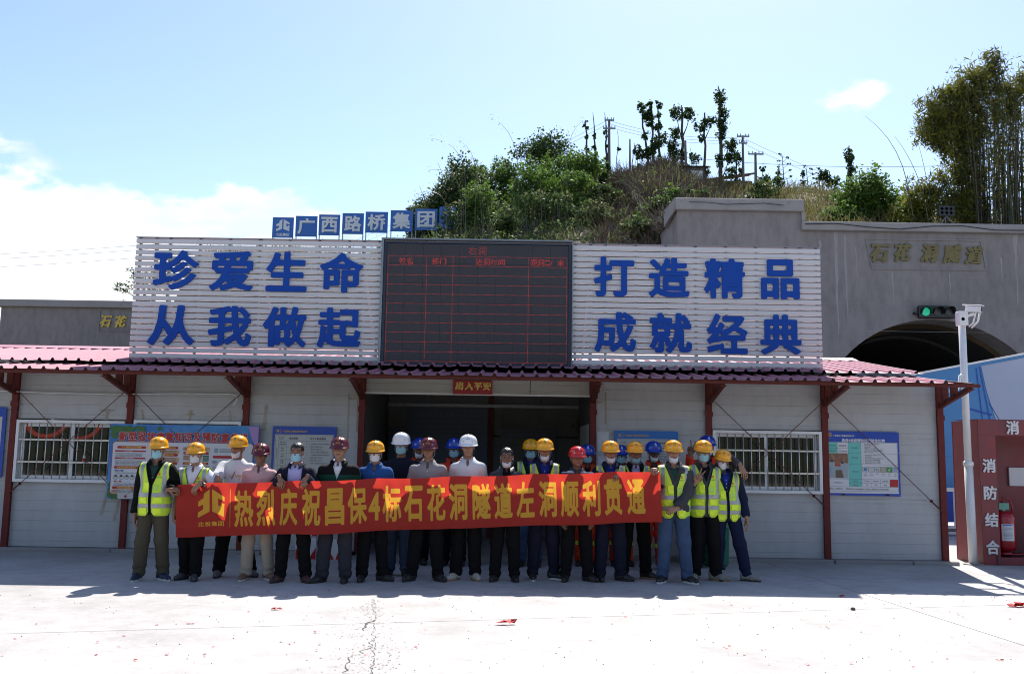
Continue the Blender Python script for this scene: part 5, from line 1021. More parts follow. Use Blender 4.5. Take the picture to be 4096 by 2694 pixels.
# orange ducts inside the left window: seen through the panes, plus bottle on the sill
for i, (x, s_) in enumerate(((-8.62, .30), (-8.12, .34), (-7.66, .30))):
    mb = MB(); P = [(x+s_*cos(a), -.045+0*a, 1.98+s_*.75*sin(a)) for a in [radians(182+176*q/10) for q in range(11)]]
    mb.tube([(p[0], .055+.02*i, p[2]) for p in P], .055, 8)
    o = mb.build('hose', mat('orange_hose', (.50, .06, .025), .5, var=.4, vscale=8), None, True); setp(o, ['orange hose loop hanging in the barred window, left of three', 'orange hose loop hanging in the middle of the barred window', 'orange hose loop hanging at the right end of the barred window'][i], 'hose', 'orange hose loops in the left window')
bt = thing('bottle', (-7.93, -.06, 1.33), 'small clear bottle with red label standing on the window bar', 'bottle'); mb = MB(); mb.lathe([(.022, 0), (.024, .02), (.024, .10), (.010, .13), (.010, .15), (.012, .15), (.012, .165), (.0001, .166)], (-7.93, -.105, 1.345), 12); mb.build('bottle_body', mat('clear_plastic', (.55, .57, .58), .15), bt, True); mb = MB(); mb.lathe([(.0245, .03), (.0245, .08)], (-7.93, -.105, 1.345), 12); mb.build('label_band', M_redp, bt, True)
# ---------------------------------------------------------------- camera pole
cp = thing('camera_pole', (5.93, .05, 0), 'white steel pole with a surveillance camera in front of the red cabinet', 'pole')
mb = MB(); mb.tube([(5.93, .05, .02), (5.92, .05, 1.54)], .066, 20); mb.build('lower_shaft', M_wpaint, cp, True); mb = MB(); mb.tube([(5.92, .05, 1.54), (5.915, .05, 3.95)], .054, 20); mb.build('upper_shaft', M_wpaint, cp, True)
mb = MB(); mb.lathe([(.0661, -.03), (.08, -.01), (.08, .03), (.055, .06)], (5.92, .05, 1.54), 20); mb.build('collar', M_wpaint, cp, True)
mb = MB(); mb.lathe([(.15, 0), (.15, .012), (.07, .02)], (5.93, .05, .002), 20); mb.build('base_plate', M_concl, cp)
mb = MB(); mb.box(5.845, 5.985, -.03, .12, 3.74, 3.97); bevel(mb.build('bracket_box', M_wpaint, cp), .008); mb = MB(); mb.lathe([(.0001, 0), (.028, 0)], (5.90, -.032, 3.84), 12, 'y'); mb.build('cable_hole', M_black, cp)
cm = thing('surveillance_camera', (6.1, -.05, 3.9), 'white bullet surveillance camera mounted at the top of the pole', 'camera')
def obox(t, name, c, ax, hs, m, bv=.01):
    ax = Vector(ax).normalized(); z = Vector((0, 0, 1)); sd = ax.cross(z).normalized(); up = sd.cross(ax); mb = MB(); c = Vector(c); v = [c+ax*(a*hs[0])+sd*(b*hs[1])+up*(d*hs[2]) for d in (-1, 1) for b in (-1, 1) for a in (-1, 1)]
    mb.add(v, [(0, 2, 3, 1), (4, 5, 7, 6), (0, 1, 5, 4), (2, 6, 7, 3), (0, 4, 6, 2), (1, 3, 7, 5)]); return bevel(mb.build(name, m, t), bv)
AX = (.62, -.75, -.14); obox(cm, 'housing', (6.07, -.06, 4.0), AX, (.125, .047, .047), M_wpaint); obox(cm, 'sunshield', (6.06, -.05, 4.06), AX, (.15, .058, .007), M_wpaint, .004); obox(cm, 'front', (6.152, -.158, 3.98), AX, (.008, .04, .04), M_black, .004)
obox(cm, 'joint', (6.03, -.01, 3.91), (1, -.5, .3), (.06, .022, .022), M_wpaint)
mb = MB(); mb.tube([(6.15, -.08, 3.95), (6.12, -.06, 3.80), (6.04, 0, 3.70)], .015, 6); mb.tube([(6.10, -.04, 3.95), (6.06, -.03, 3.78), (6.0, 0, 3.72)], .012, 6); mb.build('cable', M_wpaint, cm, True)
mb = MB(); mb.tube([(5.86, -.02, 2.95), (5.80, -.05, 2.93), (5.76, -.08, 2.75), (5.70, -.1, 2.66), (5.55, -.1, 2.68)], .022, 8); mb.build('cable_conduit', M_wpaint, cp, True)
# ---------------------------------------------------------------- fire equipment cabinet
fc = thing('fire_cabinet', (7.2, .4, 0), 'faded red fire equipment cabinet with white raised characters, right edge', 'cabinet')
A0, A1, YB = 6.07, 8.7, .85
mb = MB(); mb.box(A0, A1, -.005, .06, 2.0, 2.25); mb.build('front_top', M_cab, fc)
mb = MB(); mb.box(A0, 6.335, -.005, .06, 0.002, 1.998); mb.build('front_jamb', M_cab, fc); mb = MB(); mb.box(8.4, A1, -.005, .06, .002, 1.998); mb.build('front_jamb', M_cab, fc); mb = MB(); mb.box(6.337, 8.398, -.005, .06, .002, .12); mb.build('front_sill', M_cab, fc)
mb = MB(); mb.add([(A0-.002, .0, .002), (6.055, .82, .002), (6.055, .82, 2.24), (A0-.002, 0, 2.25)], [(0, 3, 2, 1)]); mb.add([(A0+.02, .0, .002), (6.075, .84, .002), (6.075, .84, 2.24), (A0+.02, 0, 2.25)], [(0, 1, 2, 3)]); mb.build('side_panel', M_cabs, fc)
mb = MB(); mb.add([(A0-.03, -.02, 2.251), (A1, -.02, 2.251), (A1, .86, 2.26), (6.03, .86, 2.26)], [(0, 1, 2, 3)]); mb.build('top', M_cabs, fc)
mb = MB(); mb.box(6.06, A1, .845, .865, .002, 2.24); mb.build('back_panel', mat('stained_red_panel', (.20, .03, .035), .5, var=.8, vscale=1.5, dark=(.9, 2.6, 2.6)), fc); mb = MB(); mb.box(A0+.1, A1-.02, .07, .83, .10, .12); mb.build('floor_panel', M_black, fc)
for ch, z in zip('消防结合', (1.42, 1.00, .585, .165)): glyph_obj('character', ch, (6.105, z, 6.31, z+.215), -.03, .02, M_letw, fc, .03, 44)
for ch, x in zip('消防结合', (6.505, 7.0, 7.5, 8.0)): glyph_obj('character', ch, (x, 2.02, x+.20, 2.235), -.03, .02, M_letw, fc, .03, 44)
mb = MB(); mb.tube([(6.28, -.02, .01), (6.275, -.02, .22), (6.29, -.02, .235)], .008, 5); mb.build('hook', M_black, fc)
def ext(x, y, label, r=.178, h=.66):
    t = thing('fire_extinguisher', (x, y, .12), label, 'fire extinguisher', 'fire extinguishers in the red cabinet'); M_er = mat('extinguisher_red', (.34, .008, .015), .22, spec=.6)
    mb = MB(); mb.lathe([(r*.55, .04), (r*.9, .06), (r, .12), (r, h-.10), (r*.85, h-.03), (r*.45, h), (r*.28, h+.01)], (x, y, .15), 24); mb.build('cylinder', M_er, t, True); mb = MB(); mb.lathe([(r*.6, 0), (r*.65, .05), (r*.5, .05)], (x, y, .13), 20); mb.build('foot_ring', M_er, t, True)
    mb = MB(); mb.lathe([(.05, 0), (.05, .03), (.03, .03), (.03, .10), (.0001, .11)], (x, y, .15+h), 12); mb.build('valve', mat('valve_green_metal', (.12, .30, .24), .4, metal=.4), t)
    mb = MB(); mb.box(x-.08, x+.08, y-.06, y-.045, h+.18, h+.28); mb.box(x-.08, x+.08, y+.045, y+.06, h+.18, h+.28); mb.build('guard', MATS['valve_green_metal'], t)
    mb = MB(); mb.tube([(x-.02, y, .15+h+.08), (x+.02, y, h+.36), (x+.12, y, h+.34), (x+.16, y, h+.22), (x+.15, y, h+.1)], .014, 7); mb.build('hose', M_er, t, True); mb = MB(); mb.tube([(x-r*.9, y-.1, .16), (x-.05, y-.16, .12+.03), (x+.2, y-.17, .16), (x+.3, y-.1, .20)], .012, 6); mb.build('outlet_hose', M_er, t, True)
    mb = MB(); n = 8; a0, a1 = radians(-125), radians(-62)
    for i in range(n): a, b = a0+(a1-a0)*i/n, a0+(a1-a0)*(i+1)/n; mb.quad(*[(x+(r+.002)*cos(q), y+(r+.002)*sin(q), z) for q, z in ((a, .36), (b, .36), (b, .62), (a, .62))])
    mb.build('label_sheet', M_paper, t); mb = MB()
    for i in range(n):
        a, b = a0+(a1-a0)*i/n, a0+(a1-a0)*(i+1)/n
        for z, hh, m_ in ((.595, .018, 0), (.485, .008, 0), (.56, .006, 1), (.54, .004, 1), (.52, .004, 1), (.46, .004, 1), (.445, .004, 1), (.43, .004, 1), (.40, .004, 1)):
            if 1 <= i <= 6: mb.k = m_; mb.quad(*[(x+(r+.004)*cos(q), y+(r+.004)*sin(q), zz) for q, zz in ((a, z), (b, z), (b, z+hh), (a, z+hh))])
    mb.k = 0; mb.build('label_print', [M_bsign2, M_inkg], t)
ext(6.56, .32, 'red wheeled-size fire extinguisher with white label in the cabinet opening'); ext(7.12, .36, 'second red extinguisher further right inside the cabinet', .14, .6)
mb = MB(); mb.box(6.95, 7.3, .80, .83, 1.2, 1.5); o = mb.build('card', M_paper); setp(o, 'white card hanging at the back of the red cabinet', 'card')
# blue hoarding printed with a sail, plastic fence, distant bits
hb = thing('printed_hoarding', (14, 6.2, 0), 'tall blue printed hoarding with a white sail picture beyond the red cabinet', 'hoarding')
M_hb = mat('hoarding_blue_print', (.05, .20, .44), .45, var=.5, vscale=.5, dark=(1.7, 1.4, 1.25), stretch=(.5, .5, 1))
def hp(x): return (x, 6.2+(x-8)*.12)
mb = MB()
for (z0, z1) in ((.25, 1.7), (1.702, 3.2), (3.202, 0)):
    pts = [hp(7.3), hp(12.5)]; t0 = 3.40 if z1 == 0 else z1; t1 = 4.45 if z1 == 0 else z1
    mb = MB(); (xa, ya), (xb, yb) = pts; mb.add([(xa, ya, z0), (xb, yb, z0), (xb, yb, t1), (xa, ya, t0), (xa, ya+.05, z0), (xb, yb+.05, z0), (xb, yb+.05, t1), (xa, ya+.05, t0)], [(0, 1, 2, 3), (5, 4, 7, 6), (4, 0, 3, 7), (1, 5, 6, 2), (3, 2, 6, 7)]); mb.build('panel', M_hb, hb)
def hq(pts, name, m, dy=.01): mb = MB(); mb.add([(x, hp(x)[1]-dy, z) for x, z in pts], [tuple(range(len(pts)))]); mb.build(name, m, hb)
hq([(9.35, 3.74), (12.4, 4.36), (12.4, 1.4), (9.95, 1.6), (9.65, 2.5), (9.45, 3.2)], 'sail_print', mat('sail_print', (.36, .41, .52), .4, var=.5, vscale=.8, dark=(.75, .82, .95)))
for a, b in (((8.95, 3.66), (8.98, 1.5)), ((9.22, 3.70), (9.40, 1.5)), ((9.30, 3.72), (9.66, 1.5)), ((9.50, 2.9), (10.2, 1.7)), ((10.9, 4.0), (10.3, 1.6))): hq([a, (a[0]+.02, a[1]), (b[0]+.02, b[1]), b], 'rigging_print', M_bsign, .015)
hq([(8.95, 2.80), (9.55, 2.66), (9.55, 2.62), (8.95, 2.76)], 'boom_print', M_bsign, .018); hq([(7.32, 1.0), (8.9, 1.0), (8.9, .26), (7.32, .26)], 'sea_print', M_bsign, .01)
mb = MB(); (xa, ya), (xb, yb) = hp(7.3), hp(12.5); mb.beam((xa, ya, 3.42), (xb, yb, 4.47), .08, .04); mb.build('top_rail', M_wpaint, hb)
mb = MB(); mb.box(7.3, 12, 5.9, 6.15, .002, .14); o = mb.build('kerb_stone', M_concl); setp(o, 'low concrete kerb under the white plastic fence', 'kerb')
pf = thing('plastic_fence', (8.6, 5.6, 0), 'white plastic barrier fence with blue stripes in the gap beside the cabinet', 'fence'); M_pl = mat('white_plastic', (.62, .62, .66), .4); M_plb = mat('blue_plastic', (.02, .07, .40), .4)
mb = MB(); mb.box(7.4, 10.4, 5.57, 5.63, .94, 1.02); mb.box(7.4, 10.4, 5.57, 5.63, .16, .22); mb.box(7.4, 10.4, 5.57, 5.63, .04, .09); mb.build('rail', M_pl, pf)
for i in range(12): x = 7.5+i*.25; mb = MB(); mb.box(x, x+.09, 5.575, 5.625, .222, .938); mb.build('picket', M_pl, pf); mb = MB(); mb.box(x+.025, x+.065, 5.565, 5.574, .13, .55); mb.build('stripe', M_plb, pf)
mb = MB(); mb.box(8.35, 8.55, 7.3, 7.35, .1, .8); mb.build('hazard_plate', mat('yellow_black_plate', (.16, .13, .02), .5), pf)
# ---------------------------------------------------------------- people
def snets(f, lo, hi, h):
    """surface nets: quads on the zero level of f"""
    lo = np.array(lo, float); hi = np.array(hi, float); n = np.ceil((hi-lo)/h).astype(int)+1
    ax = [lo[i]+h*np.arange(n[i]) for i in range(3)]
    V = f(np.stack(np.meshgrid(*ax, indexing='ij'), -1).reshape(-1, 3)).reshape(n)
    acc = np.zeros((n[0]-1, n[1]-1, n[2]-1, 3)); cnt = np.zeros(acc.shape[:3])
    co = [(i, j, k) for i in (0, 1) for j in (0, 1) for k in (0, 1)]
    sl = lambda o: V[o[0]:n[0]-1+o[0], o[1]:n[1]-1+o[1], o[2]:n[2]-1+o[2]]
    for a in co:
        for d in range(3):
            if a[d]: continue
            b = list(a); b[d] = 1; va, vb = sl(a), sl(b); c = (va < 0) != (vb < 0)
            t = np.where(c, va/np.where(va-vb == 0, 1, va-vb), 0)
            for e in range(3): acc[..., e] += c*(a[e]+(t if e == d else 0))
            cnt += c
    act = cnt > 0; idx = np.full(act.shape, -1); idx[act] = np.arange(act.sum())
    cell = np.argwhere(act); P = lo+h*(cell+acc[act]/cnt[act][:, None]); Q = []
    S_ = V < 0
    for d in range(3):
        e = [0, 0, 0]; e[d] = 1; a = S_[:n[0]-e[0], :n[1]-e[1], :n[2]-e[2]]; b = S_[e[0]:, e[1]:, e[2]:]; u, v = [x for x in range(3) if x != d]
        g = np.argwhere(a != b); g = g[(g[:, u] > 0) & (g[:, v] > 0) & (g[:, u] < n[u]-1) & (g[:, v] < n[v]-1)]
        if not len(g): continue
        s = a[tuple(g.T)]
        def I(du, dv): q = g.copy(); q[:, u] -= du; q[:, v] -= dv; return idx[tuple(q.T)]
        q = np.stack([I(1, 1), I(0, 1), I(0, 0), I(1, 0)], 1)
        flip = s if d != 1 else ~s
        q[~flip] = q[~flip][:, ::-1]; Q.append(q)
    Q = np.concatenate(Q) if Q else np.zeros((0, 4), int)
    return P, Q[(Q >= 0).all(1)]
def seg(P, a, b, ra, rb):
    a = np.array(a, float); ba = np.array(b, float)-a; q = P-a; h = np.clip(q@ba/(ba@ba), 0, 1); return np.linalg.norm(q-h[:, None]*ba, axis=1)-(ra+(rb-ra)*h)
def ell(P, c, r): r = np.array(r, float); q = (P-np.array(c))/r; k0 = np.linalg.norm(q, axis=1); k1 = np.linalg.norm(q/r, axis=1); return k0*(k0-1)/np.maximum(k1, 1e-6)
def smin(a, b, k): h = np.clip(.5+.5*(b-a)/k, 0, 1); return b+(a-b)*h-k*h*(1-h)
def smins(k, *a):
    r = a[0]
    for x in a[1:]: r = smin(r, x, k)
    return r
def folds(P, seed, amp=.005, f=(11, 7, 17)):
    r = np.random.RandomState(seed); d = 0; Q = P+.03*np.sin(P[:, [1, 2, 0]]*9+seed)
    for i in range(5): w = r.normal(size=3)*np.array(f); d = d+np.sin(Q@w+r.rand()*6)*(.6 if i > 2 else .35)
    return d*amp
M_skin = [mat('skin_tone', c, .5, var=.25, vscale=18, dark=(.8, .6, .55), spec=.4) for c in [(.40, .22, .145)]]
def skinmat(k):
    c = [(.31, .165, .105), (.245, .12, .072), (.18, .085, .052), (.105, .052, .034)][k]; return mat('skin_%s' % ['fair', 'tan', 'brown', 'dark'][k], c, .5, var=.25, vscale=16, dark=(.8, .62, .58), spec=.4)
M_hair = mat('black_hair', (.008, .007, .007), .45, bump=.4, bscale=90); M_lip = mat('lip', (.24, .09, .075), .45); M_eye = mat('eye_dark', (.01, .008, .007), .2); M_eyew = mat('eye_white', (.45, .43, .40), .3)
def cloth(n, c, rough=.85, var=.2): return mat(n, c, rough, var=var, vscale=7, bump=.75, bscale=15, dark=(.75, .75, .78), spec=.12)
C_ = dict(black=cloth('black_cloth', (.007, .007, .008)), navy=cloth('navy_cloth', (.012, .016, .045)), dknavy=cloth('dark_navy_cloth', (.012, .014, .028)), olive=cloth('olive_cotton', (.075, .065, .045)), khaki=cloth('khaki_cotton', (.36, .32, .26)), jean=mat('blue_denim', (.03, .06, .13), .85, var=.6, vscale=6, dark=(1.9, 1.7, 1.5), bump=.15, bscale=150), djean=mat('dark_denim', (.018, .02, .03), .85, var=.3, vscale=6),
    white=cloth('white_cotton', (.62, .62, .66)), pink=cloth('pink_cotton', (.58, .36, .36)), lav=cloth('lavender_cotton', (.42, .40, .66)), blue=cloth('blue_polo_cotton', (.018, .075, .24)), grey=cloth('grey_marl_cotton', (.24, .23, .245)), dgrey=cloth('charcoal_wool', (.055, .055, .06)), green=cloth('dark_green_cotton', (.02, .05, .042)), orange=cloth('orange_workwear', (.55, .045, .018)), royal=cloth('royal_blue_cotton', (.012, .03, .22)), bshell=mat('black_shell_fabric', (.022, .024, .03), .45, var=.3, vscale=9, bump=.3, bscale=20), dgreen=cloth('bottle_green_knit', (.008, .055, .035)), stripe=cloth('striped_shirt', (.06, .065, .09)))
M_vest = mat('hi_vis_yellow_mesh', (.66, .95, .07), .7, var=.2, vscale=9, dark=(.85, .88, .6), trans=.2, bump=.15, bscale=200); M_pock = mat('hi_vis_pocket', (.76, .95, .04), .6); M_refl = mat('reflective_tape', (.36, .36, .37), .35, metal=.2, var=.3, vscale=12); M_zip = mat('black_binding', (.01, .01, .01), .7); M_limeb = mat('lime_band', (.6, .72, .03), .5)
HEL = dict(yellow=(.82, .36, .005), white=(.74, .74, .76), maroon=(.10, .004, .016), blue=(.008, .04, .36), red=(.52, .010, .014))
def helmet_mat(c): return mat('helmet_'+c, HEL[c], (.22 if c != 'maroon' else .3), spec=.4, coat=(.25 if c != 'maroon' else .12), var=.08, vscale=8)
M_maskb = mat('blue_surgical_mask', (.30, .56, .66), .8, trans=.15, bump=.2, bscale=60); M_maskw = mat('white_surgical_mask', (.64, .65, .67), .8, trans=.15, bump=.2, bscale=60); M_strap = mat('chin_strap', (.05, .055, .06), .7); M_strg = mat('grey_strap', (.22, .23, .25), .7)
# --- hands: local frame, wrist at origin, fingers along +x, palm facing -z, thumb towards +y
def finger(base, lens, rad, curl, spread=0., up=0):
    P = [np.array(base, float)]; a = up
    for l, c in zip(lens, curl): a += c; P.append(P[-1]+l*np.array([cos(a)*cos(spread), sin(spread)*cos(a), -sin(a)]))
    return P
POSES = dict(relaxed=dict(c=[(.25, .35, .25)]*4, t=(.5, .35)), grip=dict(c=[(.75, 1.0, .6)]*4, t=(.9, .5)), over=dict(c=[(.55, .75, .35), (.6, .8, .4), (.62, .8, .4), (.65, .8, .4)], t=(.8, .4)), v=dict(c=[(.0, .05, .05), (.02, .05, .05), (1.35, 1.5, .7), (1.4, 1.5, .7)], t=(1.1, .9)), flat=dict(c=[(.15, .2, .15)]*4, t=(.4, .25)))
_hand = {}
def hand_mesh(pose):
    if pose in _hand: return _hand[pose]
    p = POSES[pose]; L_ = [(.042, .025, .020), (.046, .029, .021), (.042, .027, .020), (.033, .020, .017)]; y = [.030, .010, -.010, -.028]; sp = [.16, .05, -.05, -.14] if pose != 'v' else [.30, -.16, -.05, -.1]
    F = [finger((.088-.006*abs(i-1), y[i], .004), L_[i], .008, p['c'][i], sp[i]) for i in range(4)]
    T = [np.array([.025, .028, -.008]), np.array([.052, .050+.006*(1-p['t'][0]), -.018-.01*p['t'][0]]), np.array([.078, .052-.022*p['t'][1], -.026-.014*p['t'][0]]), np.array([.098, .046-.036*p['t'][1], -.032-.020*p['t'][0]])]
    def f(P):
        d = smins(.014, ell(P, (.050, .0, .0), (.052, .042, .016)), ell(P, (.075, .0, .002), (.028, .040, .014)), ell(P, (.030, .024, -.008), (.030, .018, .016)), seg(P, (-.035, 0, 0), (.02, 0, 0), .026, .025))
        for Q, r in zip(F, (.0085, .009, .0085, .0075)):
            g = seg(P, Q[0]-np.array([.02, 0, 0]), Q[0], r, r)
            for a, b, k in zip(Q, Q[1:], range(3)): g = np.minimum(g, seg(P, a, b, r*(1-.07*k), r*(1-.07*(k+1))))
            d = smin(d, g, .004)
        g = seg(P, T[0], T[1], .013, .0115)
        for a, b in zip(T[1:], T[2:]): g = smin(g, seg(P, a, b, .0108, .0092), .003)
        return smin(d, g, .006)
    r = snets(f, (-.05, -.075, -.14), (.20, .085, .045), .0042); _hand[pose] = r; return r
def frame(o, x, n):  # 4x3: maps hand local to person local. x = finger direction, n = back of the hand
    x = np.array(x, float); x /= np.linalg.norm(x); n = np.array(n, float); n -= x*(n@x); n /= np.linalg.norm(n); return np.array(o, float), np.stack([x, np.cross(n, x), n], 1)
def place(V, fr, mirror=False, s=1.):
    V = V*s
    if mirror: V = V*np.array([1, -1, 1])
    return V@fr[1].T+fr[0]
# --- head, local frame: origin in the middle of the head, face towards -y
def head_sdf(P, w=1., jaw=1., nose=1.):
    Q = P/np.array([w, 1, 1]); X = np.abs(Q[:, 0]); S2 = np.stack([X, Q[:, 1], Q[:, 2]], 1)
    d = smins(.03, ell(Q, (0, .014, .032), (.074, .094, .086)), ell(Q, (0, -.022, -.035), (.060*jaw, .066, .075)))
    d = smin(d, ell(S2, (.036, -.052, -.024), (.026, .026, .026)), .02); d = smin(d, ell(Q, (0, -.074, -.092), (.024*jaw, .018, .018)), .022); d = smin(d, seg(S2, (.0, -.080, .030), (.036, -.074, .030), .011, .009), .015)
    d = -smin(-d, ell(S2, (.031, -.098, .008), (.020, .017, .013)), .010)
    d = smin(d, seg(Q, (0, -.083, .014), (0, -.101*nose**.3, -.024), .008, .0125*nose), .010); d = smin(d, ell(S2, (.011, -.090, -.028), (.009, .010, .007)), .006)
    d = smin(d, ell(Q, (0, -.087, -.053), (.025, .010, .0055)), .005); d = smin(d, ell(Q, (0, -.085, -.063), (.021, .010, .006)), .005)
    d = smin(d, ell(S2, (.076, .014, -.004), (.010, .020, .032)), .006)
    return d
_headc = {}
def head_mesh(key):
    if key in _headc: return _headc[key]
    w, j, ns = key
    r = snets(lambda P: smin(head_sdf(P, w, j, ns), seg(P, (0, .018, -.06), (0, .022, -.20), .052, .056), .02), (-.105, -.125, -.20), (.105, .125, .135), .0058); _headc[key] = r; return r
def rot(yaw=0, pitch=0, roll=0): return np.array(Matrix.Rotation(yaw, 3, 'Z') @ Matrix.Rotation(roll, 3, 'Y') @ Matrix.Rotation(pitch, 3, 'X'))
_helm = None
def helm_mesh():
    global _helm
    if _helm: return _helm
    V = []; F = []; nA, nR = 48, 13
    def dome(a, t):  # t 0 top .. 1 rim
        ph = t*pi/2; r = sin(ph)**.86; z = cos(ph)**.82; x = .112*r*sin(a); y = -.135*r*cos(a)+.006
        rd = max(0, cos(3*0+a*0)); ridge = .005*math.exp(-(x/.010)**2)*min(1, (1-t)*2.5)+.0035*(math.exp(-((abs(x)-.033)/.008)**2))*min(1, (1-t)*2.5)
        return x, y, .045+.112*z+ridge
    for j in range(nR):
        for i in range(nA): V.append(dome(2*pi*i/nA, j/(nR-1)))
    def brim(a, k):
        x, y, z = dome(a, 1); f = max(0, cos(a)); e = .010+.034*f**1.5; s = (0, .55, 1, 1, .2)[k]; dz = (-.004, -.009-.010*f, -.013-.020*f, -.018-.020*f, -.012)[k]; L_ = math.hypot(x, y); return x+x/L_*e*s*.9, y+y/L_*e*s, z+dz
    for k in range(5):
        for i in range(nA): V.append(brim(2*pi*i/nA, k))
    R_ = nR+5
    for j in range(R_-1):
        for i in range(nA): a = j*nA+i; b = j*nA+(i+1) % nA; F.append((a, b, b+nA, a+nA))
    _helm = (np.array(V), np.array(F)[:, ::-1], dome); return _helm
_hm = {}
def helmet(t, fr, c, logo, strap=True, jawz=-.118, yaw_=0.):
    V, F, dome = helm_mesh()
    if c not in _hm:
        me = bpy.data.meshes.new('helmet'); me.from_pydata([tuple(v) for v in V], [], [tuple(int(x) for x in f) for f in F]); me.update(); me.materials.append(helmet_mat(c)); me.polygons.foreach_set('use_smooth', [True]*len(me.polygons)); _hm[c] = me
    o = bpy.data.objects.new('helmet', _hm[c]); COL.objects.link(o); o.parent = t; M = Matrix(fr[1].tolist()).to_4x4(); M.translation = Vector(fr[0]); o.matrix_local = M; o['label'] = c+' hard hat'
    def onto(u, v, off=.002):  # u across (m) around front, v height 0..1
        a = u/.118; x, y, z = dome(a, v); n = Vector((x/.112**2, y/.135**2, (z-.045)/.112**2)).normalized(); return (x+n.x*off, y+n.y*off, z+n.z*off)
    tb, td = .80, .52
    def dec(name, V2, T, m, u0, w, v0, v1): mm = MB(); mm.add([onto(u0+p[0]*w, v1+(v0-v1)*p[1]) for p in V2], [tuple(x) for x in T]); mm.build(name, m, o, local=True)
    if logo == 'emblem':
        m = mat('helmet_emblem_olive', (.22, .20, .05), .4) if c == 'yellow' else mat('helmet_emblem_white', (.6, .62, .64), .4); dec('emblem', EMV, EMT, m, -.016+yaw_*.0, .032, .50, .76); Vt, Tt = glyph('北投集团'); dec('emblem_text', Vt/np.array([4, 1]), Tt, m, -.015, .030, .78, .84)
        if c == 'yellow':
            for sd in (-1, 1): Vt, Tt = glyph('广西路桥集团'); dec('side_text', Vt/np.array([6, 1]), Tt, M_redp, sd*.085-.035, .07, .66, .78)
    elif logo == 'gold': k = 20; dec('emblem', np.array([(.5+.5*cos(2*pi*i/k)*r_, .5+.5*sin(2*pi*i/k)*r_) for r_ in (1, .78) for i in range(k)]), [(i, (i+1) % k, k+(i+1) % k) for i in range(k)]+[(i, k+(i+1) % k, k+i) for i in range(k)], M_gold, -.013, .026, .52, .70); Vt, Tt = glyph('保山交通'); dec('emblem_text', Vt/np.array([4, 1]), Tt, M_gold, -.03, .06, .74, .86)
    elif logo == 'ring': k = 16; dec('emblem', np.array([(.5+.5*cos(2*pi*i/k), .5+.5*sin(2*pi*i/k)) for i in range(k)]), [(0, i, i+1) for i in range(1, k-1)], MATS.get('helmet_emblem_white') or mat('helmet_emblem_white', (.6, .62, .64), .4), -.0, .028, .5, .7); Vt, Tt = glyph('安全生产'); dec('side_text', Vt/np.array([4, 1]), Tt, mat('helmet_emblem_white', (.6, .62, .64), .4), -.11, .055, .7, .82)
    elif logo == 'dots': 
        k = 12; cir = [(.5+.5*cos(2*pi*i/k), .5+.5*sin(2*pi*i/k)) for i in range(k)]; T0 = [(0, i, i+1) for i in range(1, k-1)]
        for (u, v, w, m_) in ((-.006, .52, .014, M_teal), (-.028, .50, .006, M_ink), (-.016, .42, .006, M_ink), (-.003, .39, .006, M_ink), (.010, .42, .006, M_ink), (.022, .50, .006, M_ink)): dec('emblem', np.array(cir), T0, m_, u, w, v, v+w*7)
        Vt, Tt = glyph('公路工程'); dec('emblem_text', Vt/np.array([4, 1]), Tt, M_ink, -.022, .044, .68, .76)
    for u in (-.058, .058): x, y, z = onto(u, .90, .001); mm = MB(); mm.lathe([(.0001, -.004), (.0055, -.003), (.0065, .002)], (x, y, z), 8, 'y'); mm.build('rivet', M_paper if c != 'white' else M_galv, o, local=True)
    if strap:
        mm = MB(); P = [(.080, .0, .055), (.080, -.004, -.01), (.073, -.014, -.06), (.055, -.045, -.095), (.028, -.075, jawz+.004), (0, -.086, jawz-.002)]; P = P+[(-x, y, z) for x, y, z in P[-2::-1]]; mm.tube([(x*1.03, y, z) for x, y, z in P], .0036, 5); mm.build('chin_strap', M_strg if c in ('maroon', 'yellow') else M_strap, o, True, local=True)
    return o
def mask(t, fr, kind, col, w=1.):
    nu, nv = 18, 8; V = []
    for j in range(nv+1):
        for i in range(nu+1):
            u = -1+2*i/nu; v = j/nv
            if kind == 'on':
                a = u*1.18; z = -.006*(1-abs(u)**1.5)+.000-.104*v-.010*abs(u)*(1-2*v)+(0 if v < .9 else 0); bulge = .014*(1-u*u)*sin(pi*min(1, v*1.05))+.010*math.exp(-(u/.22)**2)*math.exp(-((v-.12)/.2)**2)
                rx = (.073-.012*v)*w; ry = .082+.004-.006*v*v; x = rx*sin(a)+0; y = -(ry+bulge)*cos(a)**.8 if cos(a) > 0 else 0; y -= .006; y -= .0022*sin(v*pi*7)*(1-abs(u))
            else:
                a = u*1.25; z = -.072-.058*v+.050*abs(u)**2.2*(1-.55*v); rx = (.066-.012*v)*w; ry = .090+.016*sin(pi*v)-.022*v; x = rx*sin(a); y = -ry*max(cos(a), 0)**.8-.008; z -= .003*sin(u*9)
            V.append((x, y, z))
    F = [(j*(nu+1)+i, (j+1)*(nu+1)+i, (j+1)*(nu+1)+i+1, j*(nu+1)+i+1) for j in range(nv) for i in range(nu)]
    o = npmesh('face_mask', place(np.array(V), fr), F, {'b': M_maskb, 'w': M_maskw}[col], t, True); mm = MB()
    for sd in (-1, 1):
        e = (0 if sd < 0 else nu); 
        for r_ in (0, nv): p = V[r_*(nu+1)+e]; pp = place(np.array([p, (sd*.078*w, -.02, p[2]*.5+.0), (sd*.082*w, .015, .022 if r_ == 0 else -.03)]), fr); mm.tube([tuple(q) for q in pp], .0016, 4)
    mm.build('ear_loop', M_maskw, o, local=True); return o
